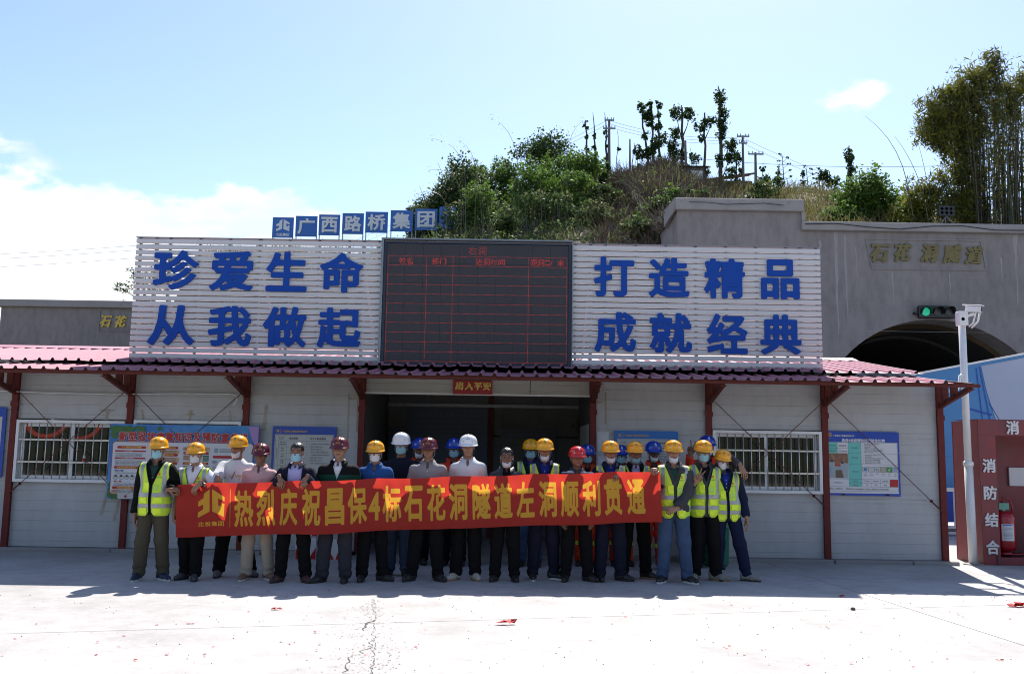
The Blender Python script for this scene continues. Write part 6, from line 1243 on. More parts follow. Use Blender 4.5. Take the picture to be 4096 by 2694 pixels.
def glasses(t, fr):
    mm = MB()
    for sd in (-1, 1): c = (sd*.033, -.104, .006); mm.tube([tuple(place(np.array([(c[0]+.025*cos(a), c[1]+.004*abs(cos(a)), c[2]+.018*sin(a))]), fr)[0]) for a in [2*pi*i/16 for i in range(17)]], .0019, 4, False); mm.tube([tuple(q) for q in place(np.array([(sd*.058, -.098, .010), (sd*.076, -.04, .010), (sd*.080, .01, .006)]), fr)], .0018, 4)
    mm.tube([tuple(q) for q in place(np.array([(-.009, -.106, .009), (.009, -.106, .009)]), fr)], .0018, 4); mm.build('glasses', M_black, t, local=True)
def ik(sh, wr, hint, l1=.285, l2=.255):
    sh, wr, hint = map(lambda v: np.array(v, float), (sh, wr, hint)); d = wr-sh; L_ = min(np.linalg.norm(d), l1+l2-.004); d = d/np.linalg.norm(d); wr = sh+d*L_; a = (l1*l1-l2*l2+L_*L_)/(2*L_); h = math.sqrt(max(0, l1*l1-a*a)); n = hint-d*(hint@d); n /= np.linalg.norm(n)+1e-9; return sh+d*a+n*h, wr
def sub(V, F, keep):
    F = F[keep]; u, inv = np.unique(F, return_inverse=True); return V[u], inv.reshape(-1, 4)
def cutmesh(V, F, planes):
    bm = bmesh.new(); vs = [bm.verts.new(v) for v in V]
    for f in F:
        try: bm.faces.new([vs[i] for i in f])
        except ValueError: pass
    for co, no in planes: bmesh.ops.bisect_plane(bm, geom=bm.verts[:]+bm.edges[:]+bm.faces[:], plane_co=co, plane_no=no)
    return bm
def bmpart(bm, pred, name, m, t, off=0., smooth=True):
    bm.normal_update(); fs = [f for f in bm.faces if pred(f.calc_center_median())]
    if not fs: return None
    vid = {}; V = []; F = []
    for f in fs:
        q = []
        for v in f.verts:
            if v.index not in vid: vid[v.index] = len(V); V.append(v.co+v.normal*off)
            q.append(vid[v.index])
        F.append(q)
    me = bpy.data.meshes.new(name); me.from_pydata(V, [], F); me.update(); return link(name, me, t, m, smooth)
def person(x, y, top, label, rz=0, top_kind='shirt', shirt='white', inner=None, pants='black', shoes='black', sole=None, helm=None, logo='emblem', msk=None, skin=1, gl=False, vest=False, look=(0, 0, 0), headoff=(0, 0), arms=None, sleeve='long', w=1., belly=0., seed=1, feet=None, collar=True, key=(1., 1., 1.), bands=False, strap=True, lean=0., detail=2, stripe=None, tprint=None):
    t = thing('person', (x, y, 0), label, 'person', None, rz); rs = random.Random(seed)
    HB = 1.735 if helm else 1.712; s = top/HB; sk = skinmat(skin)
    L_ = lambda V: V*s
    def put(name, V, F, m, par=t, mi=None): V = np.array(V); V[:, 0] += lean*np.clip(V[:, 2], 0, 2)/1.4; return npmesh(name, V*s, F, m, par, True, mi)
    wx = w
    # arms
    shl = {-1: np.array([-.160*wx, .0, 1.335]), 1: np.array([.160*wx, .0, 1.335])}
    A = {}
    arms = arms or {}
    for sd in (-1, 1):
        a = arms.get(sd, dict(wr=(sd*.13, -.20, 1.10), hint=(sd*.8, .35, -.6)))
        e, wr = ik(shl[sd], a['wr'], a.get('hint', (sd*.6, .5, -.4))); A[sd] = (e, wr, a)
    def torso(P, i):
        b = belly
        return smins(.07, ell(P, (0, .0, 1.235), (.150*wx+i, .105+i, .185)), smin(seg(P, (-.125*wx, .005, 1.332), (0, .01, 1.375), .050+i*.8, .06+i*.8), seg(P, (.125*wx, .005, 1.332), (0, .01, 1.375), .050+i*.8, .06+i*.8), .02), seg(P, (0, .022, 1.355), (0, .024, 1.395), .08+i*.4, .054+i*.3), ell(P, (0, -.012-b*.5, 1.05), (.138*wx+i+b*.4, .108+i+b, .18)), ell(P, (0, .008, .90), (.160*wx+i, .114+i, .21+i)))
    def neck(P): return seg(P, (0, .015, 1.36), (0, .008, 1.50), .058, .054)
    def armd(P, sd, i, upto=1.0, cuff=0.):
        e, wr, _ = A[sd]; return smin(seg(P, shl[sd], e, .050+i, .040+i), seg(P, e, wr, .039+i, .027+i*1.15+cuff), .03)
    # feet / legs
    feet = feet or {}
    FT = {sd: np.array(feet.get(sd, (sd*.10+rs.uniform(-.02, .02), rs.uniform(-.06, .06))), float) for sd in (-1, 1)}
    FY = {sd: (feet.get('yaw', {}) or {}).get(sd, sd*rs.uniform(.12, .35)) for sd in (-1, 1)}
    hips = {sd: np.array([sd*.085*wx, .01, .90]) for sd in (-1, 1)}
    def knee(sd): a = hips[sd]; b = np.array([FT[sd][0], FT[sd][1]+.03, .09]); return a*.48+b*.52+np.array([0, -.03, 0]), b
    # body: head and neck, arms and hands, simple covered trunk and legs: one mesh
    fr = (np.array([headoff[0], headoff[1]-.012, 1.585]), rot(*look)); HV, HF = head_mesh(key); HV2 = place(HV, fr)
    Vs = [HV2]; Fs = [HF]; c = HV[HF].mean(1); mi = np.zeros(len(HF), int)
    lipm = (np.abs(c[:, 0]) < .022) & (c[:, 2] > -.069) & (c[:, 2] < -.048) & (c[:, 1] < -.085); mi[lipm] = 1
    brow = (np.abs(np.abs(c[:, 0])-.032) < .017) & (np.abs(c[:, 2]-(.0285+.004*(1-np.abs(np.abs(c[:, 0])-.032)/.017))) < .0048) & (c[:, 1] < -.05); mi[brow] = 2
    hairm = ((c[:, 1] > .004) & (c[:, 2] > -.055+.25*np.maximum(0, .04-c[:, 1])) & ~((np.abs(c[:, 0]) > .074) & (c[:, 1] < .04))) | (c[:, 2] > .072+(.0 if helm else -.004)+.2*np.maximum(0, c[:, 1]+.06)*0) | ((np.abs(c[:, 0]) > .058) & (c[:, 2] > .028) & (c[:, 1] > -.05)); mi[hairm] = 2
    MI = [mi]; n = len(HV2)
    def addp(V, F, m=0):
        nonlocal n
        Vs.append(V); Fs.append(F+n); MI.append(np.full(len(F), m)); n += len(V)
    for sd in (-1, 1):
        e, wr, a = A[sd]
        lo = np.minimum(np.minimum(shl[sd], e), wr)-.08; hi = np.maximum(np.maximum(shl[sd], e), wr)+.08; V, F = snets(lambda P: armd(P, sd, 0)+.001, lo, hi, .013); addp(V, F)
        if a.get('hand', 'grip') is not None:
            d = wr-e; fr_ = frame(wr+d/np.linalg.norm(d)*.012, a.get('dir', d), a.get('back', (0, -1, .3))); V, F = hand_mesh(a.get('hand', 'over')); mir = (sd == 1) != bool(a.get('flip')); V = place(V, fr_, mir, 1.03); addp(V, F[:, ::-1] if mir else F)
    for sd, nm_, m_ in ((1, 'wristwatch', M_black), (-1, 'bracelet', M_rubber)):
        if A[sd][2].get('band') == nm_:
            e, wr, _ = A[sd]; d = Vector((wr-e).tolist()).normalized(); u = d.orthogonal().normalized(); v_ = d.cross(u); c0_ = Vector(wr.tolist())-d*.03; mm = MB(); n_ = 18; rr_ = .033
            for a_ in range(n_): q = [2*pi*k_/n_ for k_ in (a_, a_+1)]; Q_ = [(c0_+(u*cos(w_)+v_*sin(w_))*rr_+d*e_)*s for e_ in (-.010, .010) for w_ in q]; mm.quad(Q_[0], Q_[1], Q_[3], Q_[2])
            if sd == 1: f_ = (c0_+Vector((0, -.7, .7)).normalized()*rr_)*s; mm.lathe([(.0001, -.006), (.018, -.005), (.019, .006)], tuple(f_), 14, 'y')
            mm.build(nm_, m_, t, local=True)
    V, F = snets(lambda P: torso(P, -.018), (-.26, -.2, .82), (.26, .2, 1.45), .024); addp(V, F)
    for sd in (-1, 1): k_, an = knee(sd); V, F = snets(lambda P: smin(seg(P, hips[sd], k_, .072, .052), seg(P, k_, an, .05, .036), .03), np.minimum(hips[sd], an)-.09, np.maximum(hips[sd], an)+.09, .026); addp(V, F)
    body = put('body', np.concatenate(Vs), np.concatenate(Fs), [sk, M_lip, M_hair], mi=np.concatenate(MI))
    for sd in (-1, 1):
        mm = MB(); V_ = [place(np.array([(sd*.031+.0095*cos(q)*k, -.0885-.003*(1-k), .006+.0048*sin(q)*k)]), fr)[0] for k in (1, .5) for q in [2*pi*i/10 for i in range(10)]]; V_ = [(v[0]*s+lean*v[2]/1.4*s, v[1]*s, v[2]*s) for v in V_]; mm.add(V_, [tuple(range(10, 20))]); mm.k = 0; mm.add(V_, [(i, (i+1) % 10, 10+(i+1) % 10, 10+i) for i in range(10)]); mm.build('eye', M_eye, t, local=True)
    # trousers
    def trou(P):
        d = smin(ell(P, (0, .006, .915), (.160*wx+belly*.3, .118+belly*.6, .115)), 1e3*np.ones(len(P)), .01)
        lg = None
        for sd in (-1, 1):
            k_, an = knee(sd); g = smin(seg(P, hips[sd], k_, .099*wx**.5, .084), seg(P, k_, an, .082, .076), .04); lg = g if lg is None else np.minimum(lg, g)
        d = smin(d, lg, .05)+folds(P, seed, .0034, (14, 14, 9))+.007*np.sin(P[:, 2]*62+np.sin(P[:, 0]*25+seed)*1.5)*np.exp(-((P[:, 2]-.13)/.07)**2)+.003*np.sin(P[:, 2]*48+P[:, 0]*20)*np.exp(-((P[:, 2]-.5)/.07)**2)
        return np.maximum(np.maximum(d, .045-P[:, 2]+.012*np.sin(P[:, 0]*20+seed)), P[:, 2]-1.02)
    xm = max(.24*wx, abs(FT[-1][0])+.12, abs(FT[1][0])+.12); V, F = snets(trou, (-xm, -.24, .02), (xm, .24, 1.05), .0135)
    pm = C_[pants]; pobj = put('trousers', V, F, pm)
    if bands:
        bm = cutmesh(V*s, F, [((0, 0, z*s), (0, 0, 1)) for z in (.30, .355)]); bmpart(bm, lambda c_: .30*s < c_.z < .355*s, 'reflective_band', M_limeb, pobj, .004); bm.free()
    # shoes
    for sd in (-1, 1):
        f = FT[sd]; Rz = rot(FY[sd]); 
        def sh(P): q = P; return np.maximum(smins(.03, seg(q, (0, .045, .052), (0, .05, .085), .040, .044), seg(q, (0, .05, .045), (0, -.08, .045), .038, .042), seg(q, (0, -.08, .038), (.0, -.165, .034), .040, .030)), .016-q[:, 2])+.0015*np.sin(q[:, 1]*120)*(q[:, 1] < -.02)*(q[:, 2] > .05)
        V, F = shoe_cache(sh); o = put('shoe', V@Rz.T+np.array([f[0], f[1], 0]), F, shoe_mat(shoes))
        pts = [(.040*sin(a)*(1.0 if cos(a) > 0 else 1.12), -.060-.135*cos(a) if cos(a) > 0 else -.060-.155*cos(a)) for a in [2*pi*i/20 for i in range(20)]]; mm = MB(); mm.add([tuple((np.array([px, py, z])@Rz.T+np.array([f[0], f[1], 0]))*s) for z in (.001, .024) for px, py in pts], [tuple(range(19, -1, -1)), tuple(range(20, 40))]+[(i, (i+1) % 20, 20+(i+1) % 20, 20+i) for i in range(20)])
        for i_, v in enumerate(mm.v): mm.v[i_] = (v[0], v[1], v[2])
        mm.build('sole', mat('sole_'+(sole or 'dark'), {'white': (.55, .54, .52), 'dark': (.02, .018, .016), 'tan': (.28, .16, .09)}[sole or 'dark'], .6), o, local=True)
        if shoes in ('navysn', 'greysn', 'creamsn', 'converse'):
            mm = MB()
            for q in range(4): y0 = -.02-.028*q; z0 = .088-.009*q; mm.tube([tuple((np.array(p)@Rz.T+np.array([f[0], f[1], 0]))*s) for p in ((-.020, y0, z0-.006), (0, y0-.006, z0+.001), (.020, y0, z0-.006))], .003*s, 4)
            mm.build('lace', M_paper, o, local=True)
    # top garment
    HZ = {'jacket': .79, 'shirt': .86, 'polo': .83, 'tee': .83}[top_kind]
    infl = {'jacket': .028, 'shirt': .017, 'polo': .018, 'tee': .018}[top_kind]
    sm = C_[shirt]
    def garment(P):
        d = torso(P, infl)
        cut = 9*np.ones(len(P))
        for sd in (-1, 1):
            e, wr, _ = A[sd]
            if sleeve == 'long': g = armd(P, sd, infl*.8); ax = (wr-e)/np.linalg.norm(wr-e); g = np.maximum(g, (P-wr)@ax+.008)
            else: u = (e-shl[sd])/np.linalg.norm(e-shl[sd]); g = seg(P, shl[sd], e, .055+infl, .056+infl); g = np.maximum(g, (P-e)@u+.05)
            d = smin(d, g, .018)
        d = d+folds(P, seed+7, .0068 if top_kind != 'jacket' else .0078, (17, 8, 13))
        d = np.maximum(d, HZ+.012*np.sin(P[:, 0]*12+seed)-P[:, 2]); nd = P[:, 2]-(1.425+.25*np.maximum(0, .0+P[:, 1]))
        d = np.maximum(d, -(seg(P, (0, .012, 1.40), (0, .0, 1.56), .062, .066)))
        if not inner and top_kind in ('shirt', 'polo'): ww = np.clip((P[:, 2]-1.345)*.42, -.05, .06); d = np.maximum(d, -np.maximum(np.abs(P[:, 0])-ww, P[:, 1]+.02))
        if inner: # open front wedge
            zt = {'wide': 1.02, 'mid': 1.22, 'v': 1.27}[inner[1]]; ww = np.clip((P[:, 2]-zt)*(.34 if inner[1] != 'wide' else .20)+(.0 if inner[1] != 'wide' else .035), -.05, .085); d = np.maximum(d, -np.maximum(np.abs(P[:, 0])-ww, P[:, 1]+.02))
        return d
    lo = np.array([-.30, -.24, HZ-.03]); hi = np.array([.30, .2, 1.50])
    for sd in (-1, 1): e, wr, _ = A[sd]; lo = np.minimum(lo, np.minimum(e, wr if sleeve == 'long' else e)-.09); hi = np.maximum(hi, np.maximum(e, wr if sleeve == 'long' else e)+.09)
    GV, GF = snets(garment, lo, hi, .0125 if detail > 1 else .015); g = put({'jacket': 'jacket', 'shirt': 'shirt', 'polo': 'polo_shirt', 'tee': 't_shirt'}[top_kind], GV, GF, sm)
    if stripe == 'green':
        bm = cutmesh(GV*s, GF, [((0, 0, z*s), (0, 0, 1)) for z in (1.20, 1.285)]); bmpart(bm, lambda c_: 1.20*s < c_.z < 1.285*s, 'chest_stripe', C_['dgreen'], g, .002); bm.free()
    if stripe == 'fine':
        zs = [1.0+.028*i for i in range(18)]; bm = cutmesh(GV*s, GF, [((0, 0, z*s), (0, 0, 1)) for z in zs]); bmpart(bm, lambda c_: (c_.z/s-1.0) % .056 < .028 and c_.z > 1.0*s and c_.z < 1.475*s, 'stripe', C_['white'], g, .0015); bm.free()
    if stripe == 'workwear':
        bm = cutmesh(GV*s, GF, [((0, 0, z*s), (0, 0, 1)) for z in (1.14, 1.19)]); bmpart(bm, lambda c_: 1.14*s < c_.z < 1.19*s, 'reflective_band', M_limeb, g, .003); bm.free()
    if inner:
        def inn(P): return np.maximum(np.maximum(torso(P, .008)+folds(P, seed+2, .0015), .88-P[:, 2]), -(seg(P, (0, -.008, 1.385), (0, -.02, 1.56), .060, .066)))
        V, F = snets(inn, (-.24, -.2, .86), (.24, .16, 1.46), .0135); ic = C_[inner[0]]; put('inner_shirt', V, F, ic)
    if tprint:
        fld = garment if not inner else inn; host = g if not inner else t
        for txt_, cx_, z_, wd_, ht_, m_ in tprint:
            Vt, Tt = glyph(txt_); lo_, hi_ = Vt.min(0), Vt.max(0); q_ = np.stack([cx_+((Vt[:, 0]-lo_[0])/(hi_[0]-lo_[0])-.5)*wd_, z_+(Vt[:, 1]-lo_[1])/(hi_[1]-lo_[1])*ht_], 1); ys = np.linspace(.03, .24, 70); G_ = np.array([[a_, -y_, b_] for a_, b_ in q_ for y_ in ys]); D_ = np.abs(fld(G_)).reshape(len(q_), -1).argmin(1)
            mm = MB(); mm.add([((a_+lean*b_/1.4)*s, (-ys[k_]-.006)*s, b_*s) for (a_, b_), k_ in zip(q_, D_)], [tuple(x_) for x_ in Tt]); mm.build('shirt_print', m_, host, local=True)
    # collar
    cc = None
    if inner and inner[2]: cc = (C_[inner[0]], .0)
    elif collar and top_kind in ('shirt', 'polo'): cc = (sm, .0)
    def mkcollar(m, rr, hh, gap, pt, nm):
        Vc = []; nA = 26
        for i in range(nA+1):
            a = -pi/2+gap+(2*pi-2*gap)*i/nA; fr_ = abs(math.remainder(a+pi/2, 2*pi)); front = max(0, 1-(fr_-gap)/.75); z0 = 1.434+.014*sin(a)*1
            for k, (r_, dz) in enumerate(((rr, 0), (rr+.004, hh), (rr+.012, hh+.002), (rr+.030+.012*front, -.012-pt*front**2))): Vc.append((r_*cos(a)*1.06, .008+r_*sin(a)*.98-.008*front*(k == 3), z0+dz+.014*(1-front)))
        Fc = [(i*4+k, (i+1)*4+k, (i+1)*4+k+1, i*4+k+1) for i in range(nA) for k in range(3)]; put(nm, np.array(Vc), np.array(Fc), m)
    if cc: mkcollar(cc[0], .063, .014, .16, .030, 'collar')
    if top_kind == 'jacket': mkcollar(sm if not vest else sm, .078, .022, .42, .03, 'jacket_collar')
    if top_kind in ('shirt', 'polo') or (inner and inner[2]):
        mm = MB(); zz = [1.33-.05*i for i in range(3 if top_kind == 'polo' else 6)]
        for z in zz:
            P0 = np.array([[0, -yy, z] for yy in np.linspace(.05, .2, 60)]); dd = (torso(P0, .008 if inner else infl)); j = int(np.argmin(np.abs(dd))); mm.lathe([(.0001, -.0035), (.0055, -.003), (.006, .003)], (0+lean*z/1.4*s, P0[j][1]*s-.004, z*s), 8, 'y')
        mm.build('button', M_paper, g, local=True)
    if vest:
        def vsd(P):
            d = torso(P, infl+.013)
            for sd in (-1, 1): e, _, _ = A[sd]; u = (e-shl[sd])/np.linalg.norm(e-shl[sd]); d = smin(d, np.maximum(seg(P, shl[sd], e, .058+infl, .055), (P-shl[sd])@u-.035), .03)
            return d+folds(P, seed+11, .0055, (13, 6, 17))
        V, F = snets(vsd, (-.28, -.25, .73), (.28, .22, 1.50), .0125)
        X_ = .0; zb = .775; xo = .186*wx
        V = V*s; c0 = V[F].mean(1)/s
        keepz = (c0[:, 2] > zb-.03) & (c0[:, 2] < 1.455); V, F = sub(V, F, keepz)
        pl_ = [((0, 0, z*s), (0, 0, 1)) for z in (zb, .875, .925, 1.01, 1.06)]+[((xx*s, 0, 0), (1, 0, 0)) for xx in (-.158*wx, -.118*wx, .118*wx, .158*wx, -xo, xo)]+[((-.02*s, 0, 1.16*s), (1, 0, .34)), ((.02*s, 0, 1.16*s), (-1, 0, .34)), ((-.016*s, 0, 0), (1, 0, 0)), ((.016*s, 0, 0), (1, 0, 0))]
        bm = cutmesh(V, F, pl_)
        def shape(c_):
            X, Y, Z = c_.x/s, c_.y/s, c_.z/s
            if Z < zb+(.055*max(0, 1-(abs(X)-.016)/.05)**2 if Y < 0 else .02): return False
            if Z > 1.445: return False
            if abs(X) > xo and Z > 1.10: return False
            if math.hypot(X/1.05, Y-.012) < .075 and Z > 1.38: return False
            if Y < 0 and (abs(X) < .016 or abs(X) < .02+(Z-1.16)*.34): return False
            return True
        dele = [f for f in bm.faces if not shape(f.calc_center_median())]; bmesh.ops.delete(bm, geom=dele, context='FACES'); bm.verts.index_update()
        bnd = [e_ for e_ in bm.edges if e_.is_boundary]
        vo = bmpart(bm, lambda c_: True, 'safety_vest', M_vest, t)
        def isr(c_): X, Z = abs(c_.x)/s, c_.z/s; return .875 < Z < .925 or 1.01 < Z < 1.06 or (.118*wx < X < .158*wx and Z > 1.06)
        bmpart(bm, isr, 'reflective_strip', M_refl, vo, .0025)
        mm = MB()
        for e_ in bnd: a, b = e_.verts[0].co, e_.verts[1].co; (mm.tube([a, b], .0045, 4, False) if (a-b).length > .001 else None)
        mm.build('binding', M_zip, vo, local=True)
        # pockets, emblem and lettering on the chest
        def front(xx, zz, off):
            P0 = np.array([[xx, -yy, zz] for yy in np.linspace(.02, .22, 90)]); dd = vsd(P0); j = int(np.argmin(np.abs(dd))); return (xx*s+0, (P0[j][1]-off)*s, zz*s)
        for (xa, za, xb, zb_, m_, nm_) in ((-.09, 1.085, -.025, 1.175, M_pock, 'pocket'), (.028, 1.095, .088, 1.15, mat('clear_badge_pocket', (.42, .66, .10), .2), 'badge_pocket'), (-.135, .935, -.04, .995, M_pock, 'pocket'), (.04, .935, .135, .995, M_pock, 'pocket'), (-.13, .80, -.04, .865, M_pock, 'pocket'), (.04, .80, .13, .865, M_pock, 'pocket')):
            mm = MB(); n1_, n2_ = 5, 4; vv = [front(xa+(xb-xa)*i/n1_, za+(zb_-za)*j/n2_, .007+.004*sin(i+j)*(nm_ == 'pocket')) for i in range(n1_+1) for j in range(n2_+1)]; mm.add(vv, [(i*(n2_+1)+j, (i+1)*(n2_+1)+j, (i+1)*(n2_+1)+j+1, i*(n2_+1)+j+1) for i in range(n1_) for j in range(n2_)])
            ff = [front(xa+(xb-xa)*i/n1_, zb_+.012-.014*j, .012) for i in range(n1_+1) for j in range(2)]
            if nm_ == 'pocket': mm.add(ff, [(i*2, i*2+1, (i+1)*2+1, (i+1)*2) for i in range(n1_)])
            mm.build(nm_, m_, vo, local=True)
        mm = MB(); mm.add([front(.078+(p[0]-.5)*.034, 1.268+p[1]*.036, .006) for p in EMV], [tuple(q) for q in EMT]); mm.build('vest_emblem', mat('orange_emblem', (.65, .14, .02), .5), vo, local=True)
        Vt, Tt = glyph('广西路桥集团'); mm = MB(); mm.add([front(.042+p[0]/6*.074, 1.242+p[1]*.013, .006) for p in Vt], [tuple(q) for q in Tt]); mm.build('vest_lettering', M_ink, vo, local=True); bm.free()
        if lean:
            for o_ in [vo]+list(vo.children):
                for v in o_.data.vertices: v.co.x += lean*max(0, v.co.z/s)/1.4*s
    # head gear (children carry the same scale)
    frs = (np.array([(fr[0][0]+lean*fr[0][2]/1.4)*s, fr[0][1]*s, fr[0][2]*s]), fr[1]*s)
    if helm: helmet(t, frs, helm, logo, strap)
    else:
        def hr(P): return np.maximum(np.maximum(ell(P, (0, .022, .042), (.085, .103, .094))+.0025*np.sin(P[:, 0]*160)*np.sin(P[:, 1]*90), -(P[:, 2]-(.056-.9*np.maximum(0, P[:, 1]+.03)+.3*np.abs(P[:, 0])*(P[:, 1] < 0))*1.0)), -.04-P[:, 2])
        V, F = snets(hr, (-.1, -.11, -.06), (.1, .14, .15), .006); npmesh('hair', place(V, frs), F, M_hair, t, True)
    if msk: mask(t, frs, msk[0], msk[1], key[0])
    if gl: glasses(t, frs)
    return t
_sc = []
def shoe_cache(f):
    if not _sc: _sc.append(snets(f, (-.07, -.22, .0), (.07, .12, .14), .009))
    return _sc[0]
def shoe_mat(k): return mat('shoe_'+k, {'black': (.014, .013, .013), 'navysn': (.010, .018, .055), 'greysn': (.24, .22, .19), 'dgreysn': (.05, .052, .055), 'creamsn': (.42, .38, .33), 'maroon': (.065, .025, .022), 'brown': (.17, .095, .065), 'slip': (.10, .095, .10), 'converse': (.016, .015, .016)}[k], .5, var=.3, vscale=20)
W = lambda x, y, z, hand='over', hint=None, back=(0, -1, .3), d=None, flip=False: dict(wr=(x, y, z), hint=hint or (np.sign(x)*.6, .5, -.4), hand=hand, back=back, **({'dir': d} if d else {}), flip=flip)
hid = {-1: W(-.15, -.15, .98, 'over', (-.25, .5, -.5), (0, -1, .2), (.5, -.2, -.8)), 1: W(.15, -.15, .98, 'over', (.25, .5, -.5), (0, -1, .2), (-.5, -.2, -.8))}
side = {-1: W(-.218, -.03, .86, 'relaxed', (-.15, .9, 0), (-1, 0, 0), (0, -.15, -1), True), 1: W(.218, -.03, .86, 'relaxed', (.15, .9, 0), (1, 0, 0), (0, -.15, -1), True)}
# --- the group, left to right
Yb, Wt = 'yellow', 'white'
def P_(*a, **k): return person(*a, **k)
P_(-5.68, -3.14, 1.729, 'man at the left end in hi-vis vest, black jacket and olive trousers', shirt='black', top_kind='jacket', inner=('green', 'mid', False), pants='olive', shoes='navysn', sole='white', helm=Yb, msk=('on', 'b'), skin=1, vest=True, seed=1, tprint=[('FIGHT', .0, 1.235, .05, .012, M_grayp), ('AVI', .0, 1.195, .05, .03, M_grayp)],
   arms={-1: W(-.215, -.03, .80, 'relaxed', (-.25, .8, 0), (-1, -.1, 0), (.12, -.2, -1), True), 1: W(.235, -.14, 1.10, 'grip', (.5, .7, -.7), (.2, -.6, .8), (1, -.25, .05))}, feet={-1: (-.13, -.02), 1: (.14, .05), 'yaw': {-1: .05, 1: .85}}, lean=.02, headoff=(.005, 0))
P_(-5.22, -3.04, 1.669, 'masked man in hi-vis vest over white shirt reaching across with a wristwatch', shirt='white', top_kind='shirt', sleeve='short', pants='black', shoes='dgreysn', helm=Yb, msk=('on', 'w'), skin=0, vest=True, seed=2, w=1.03,
   arms={-1: W(-.205, -.10, .84, 'over', (-.4, .8, 0), (-1, -.2, .1), (.15, -.35, -1), True), 1: W(.16, -.26, 1.215, 'over', (.9, .2, -.45), (-.3, -.9, .6), (-.55, -.4, -.8)) | {'band': 'wristwatch'}}, look=(0, 0, 0))
P_(-4.79, -2.72, 1.769, 'man in white printed t-shirt and yellow helmet with mask under his chin', shirt='white', top_kind='tee', collar=False, sleeve='short', pants='black', shoes='slip', helm=Yb, msk=('chin', 'w'), skin=1, seed=3, w=1.06, tprint=[('B.B.SABA', .03, 1.225, .17, .03, M_gold), ('/', -.01, 1.20, .05, .09, M_redp), ('V', .07, 1.19, .03, .03, M_gold)], look=(-.15, 0, .06),
   arms={-1: W(-.10, -.47, 1.205, 'over', (-.7, .2, -.8), (-.2, -.9, .6), (.15, -.5, -.85)) | {'band': 'bracelet'}, 1: hid[1]}, feet={-1: (-.17, 0), 1: (.20, .07), 'yaw': {-1: .1, 1: .8}})
P_(-4.43, -2.96, 1.672, 'man in pink shirt, maroon helmet, glasses and beige trousers', shirt='pink', top_kind='shirt', sleeve='long', pants='khaki', shoes='brown', sole='white', helm='maroon', logo='gold', skin=2, gl=True, seed=4, arms=hid, look=(.15, .05, 0), feet={-1: (-.13, 0), 1: (.15, .04), 'yaw': {-1: -.1, 1: .8}})
P_(-3.95, -3.08, 1.688, 'bareheaded man in navy jacket and lavender shirt, both hands over the banner', shirt='dknavy', top_kind='jacket', inner=('lav', 'wide', True), pants='black', shoes='maroon', msk=('on', 'b'), skin=1, seed=5, w=1.10, belly=.015,
   arms={-1: W(-.165, -.21, 1.265, 'over', (-.7, .4, -1), (-.2, -1, .5), (.25, -.45, -.85)), 1: W(.185, -.21, 1.27, 'over', (.7, .4, -1), (.2, -1, .5), (-.25, -.45, -.85))}, feet={-1: (-.15, -.02), 1: (.16, 0), 'yaw': {-1: -.35, 1: .5}})
P_(-3.43, -3.04, 1.761, 'man in black jacket with green chest stripe and maroon helmet', shirt='black', top_kind='jacket', inner=('white', 'mid', True), pants='djean', shoes='black', helm='maroon', logo='gold', skin=0, seed=6, w=1.12, belly=.01, arms=hid, stripe='green', key=(1.05, 1.08, 1.), feet={-1: (-.16, -.03), 1: (.12, -.01), 'yaw': {-1: -.5, 1: .1}})
P_(-3.00, -2.90, 1.727, 'masked man in blue polo shirt and yellow helmet', shirt='blue', top_kind='polo', sleeve='short', pants='black', shoes='black', helm=Yb, msk=('on', 'w'), skin=1, gl=True, seed=7, arms=hid, feet={-1: (-.12, -.03), 1: (.13, .03), 'yaw': {-1: .0, 1: 1.0}})
P_(-2.74, -2.34, 1.847, 'tallest man, white plain helmet and blue mask, in dark sweater and jeans', shirt='dknavy', top_kind='tee', collar=False, sleeve='long', pants='jean', shoes='black', helm='white', logo=None, msk=('on', 'b'), skin=1, seed=8, w=1.08, arms=side, look=(.0, .05, 0))
P_(-2.62, -1.10, 1.80, 'worker in orange half hidden behind the maroon and white helmets, mask lowered', shirt='orange', top_kind='jacket', inner=('black', 'v', False), pants='black', shoes='black', helm='blue', msk=('chin', 'w'), skin=2, seed=9, arms=side, look=(.1, .05, .05), detail=1)
P_(-2.34, -2.79, 1.777, 'man in grey polo shirt and maroon helmet', shirt='grey', top_kind='polo', sleeve='short', pants='black', shoes='black', helm='maroon', logo='gold', skin=1, seed=10, w=1.03, arms=hid, key=(.97, .98, 1.1), feet={-1: (-.17, -.02), 1: (.15, .01), 'yaw': {-1: -.45, 1: .6}})
P_(-2.11, -1.14, 1.803, 'worker in orange with blue helmet and blue mask behind the white shirt', shirt='orange', top_kind='jacket', inner=('black', 'v', False), pants='black', shoes='black', helm='blue', msk=('on', 'b'), skin=2, seed=11, arms=side, detail=1, stripe='workwear')
P_(-1.84, -2.65, 1.826, 'man in white long shirt and white helmet with a small emblem', shirt='white', top_kind='shirt', sleeve='long', pants='black', shoes='creamsn', sole='tan', helm='white', logo='dots', skin=0, seed=12, w=1.02, arms=hid, feet={-1: (-.12, -.01), 1: (.11, 0), 'yaw': {-1: -.5, 1: .3}})
P_(-1.34, -2.70, 1.667, 'bareheaded man in black jacket with mask pulled under his chin', shirt='bshell', top_kind='jacket', inner=('black', 'mid', True), pants='black', shoes='black', msk=('chin', 'w'), skin=2, seed=13, w=1.05, arms=hid, key=(1.06, 1.1, 1.05), feet={-1: (-.13, 0), 1: (.12, 0), 'yaw': {-1: -.3, 1: .2}})
P_(-1.00, -1.10, 1.808, 'rear man in yellow helmet, blue mask and hi-vis vest', shirt='dknavy', top_kind='jacket', inner=('royal', 'v', True), pants='jean', shoes='black', helm=Yb, msk=('on', 'b'), skin=2, vest=True, seed=14, arms=side, detail=1)
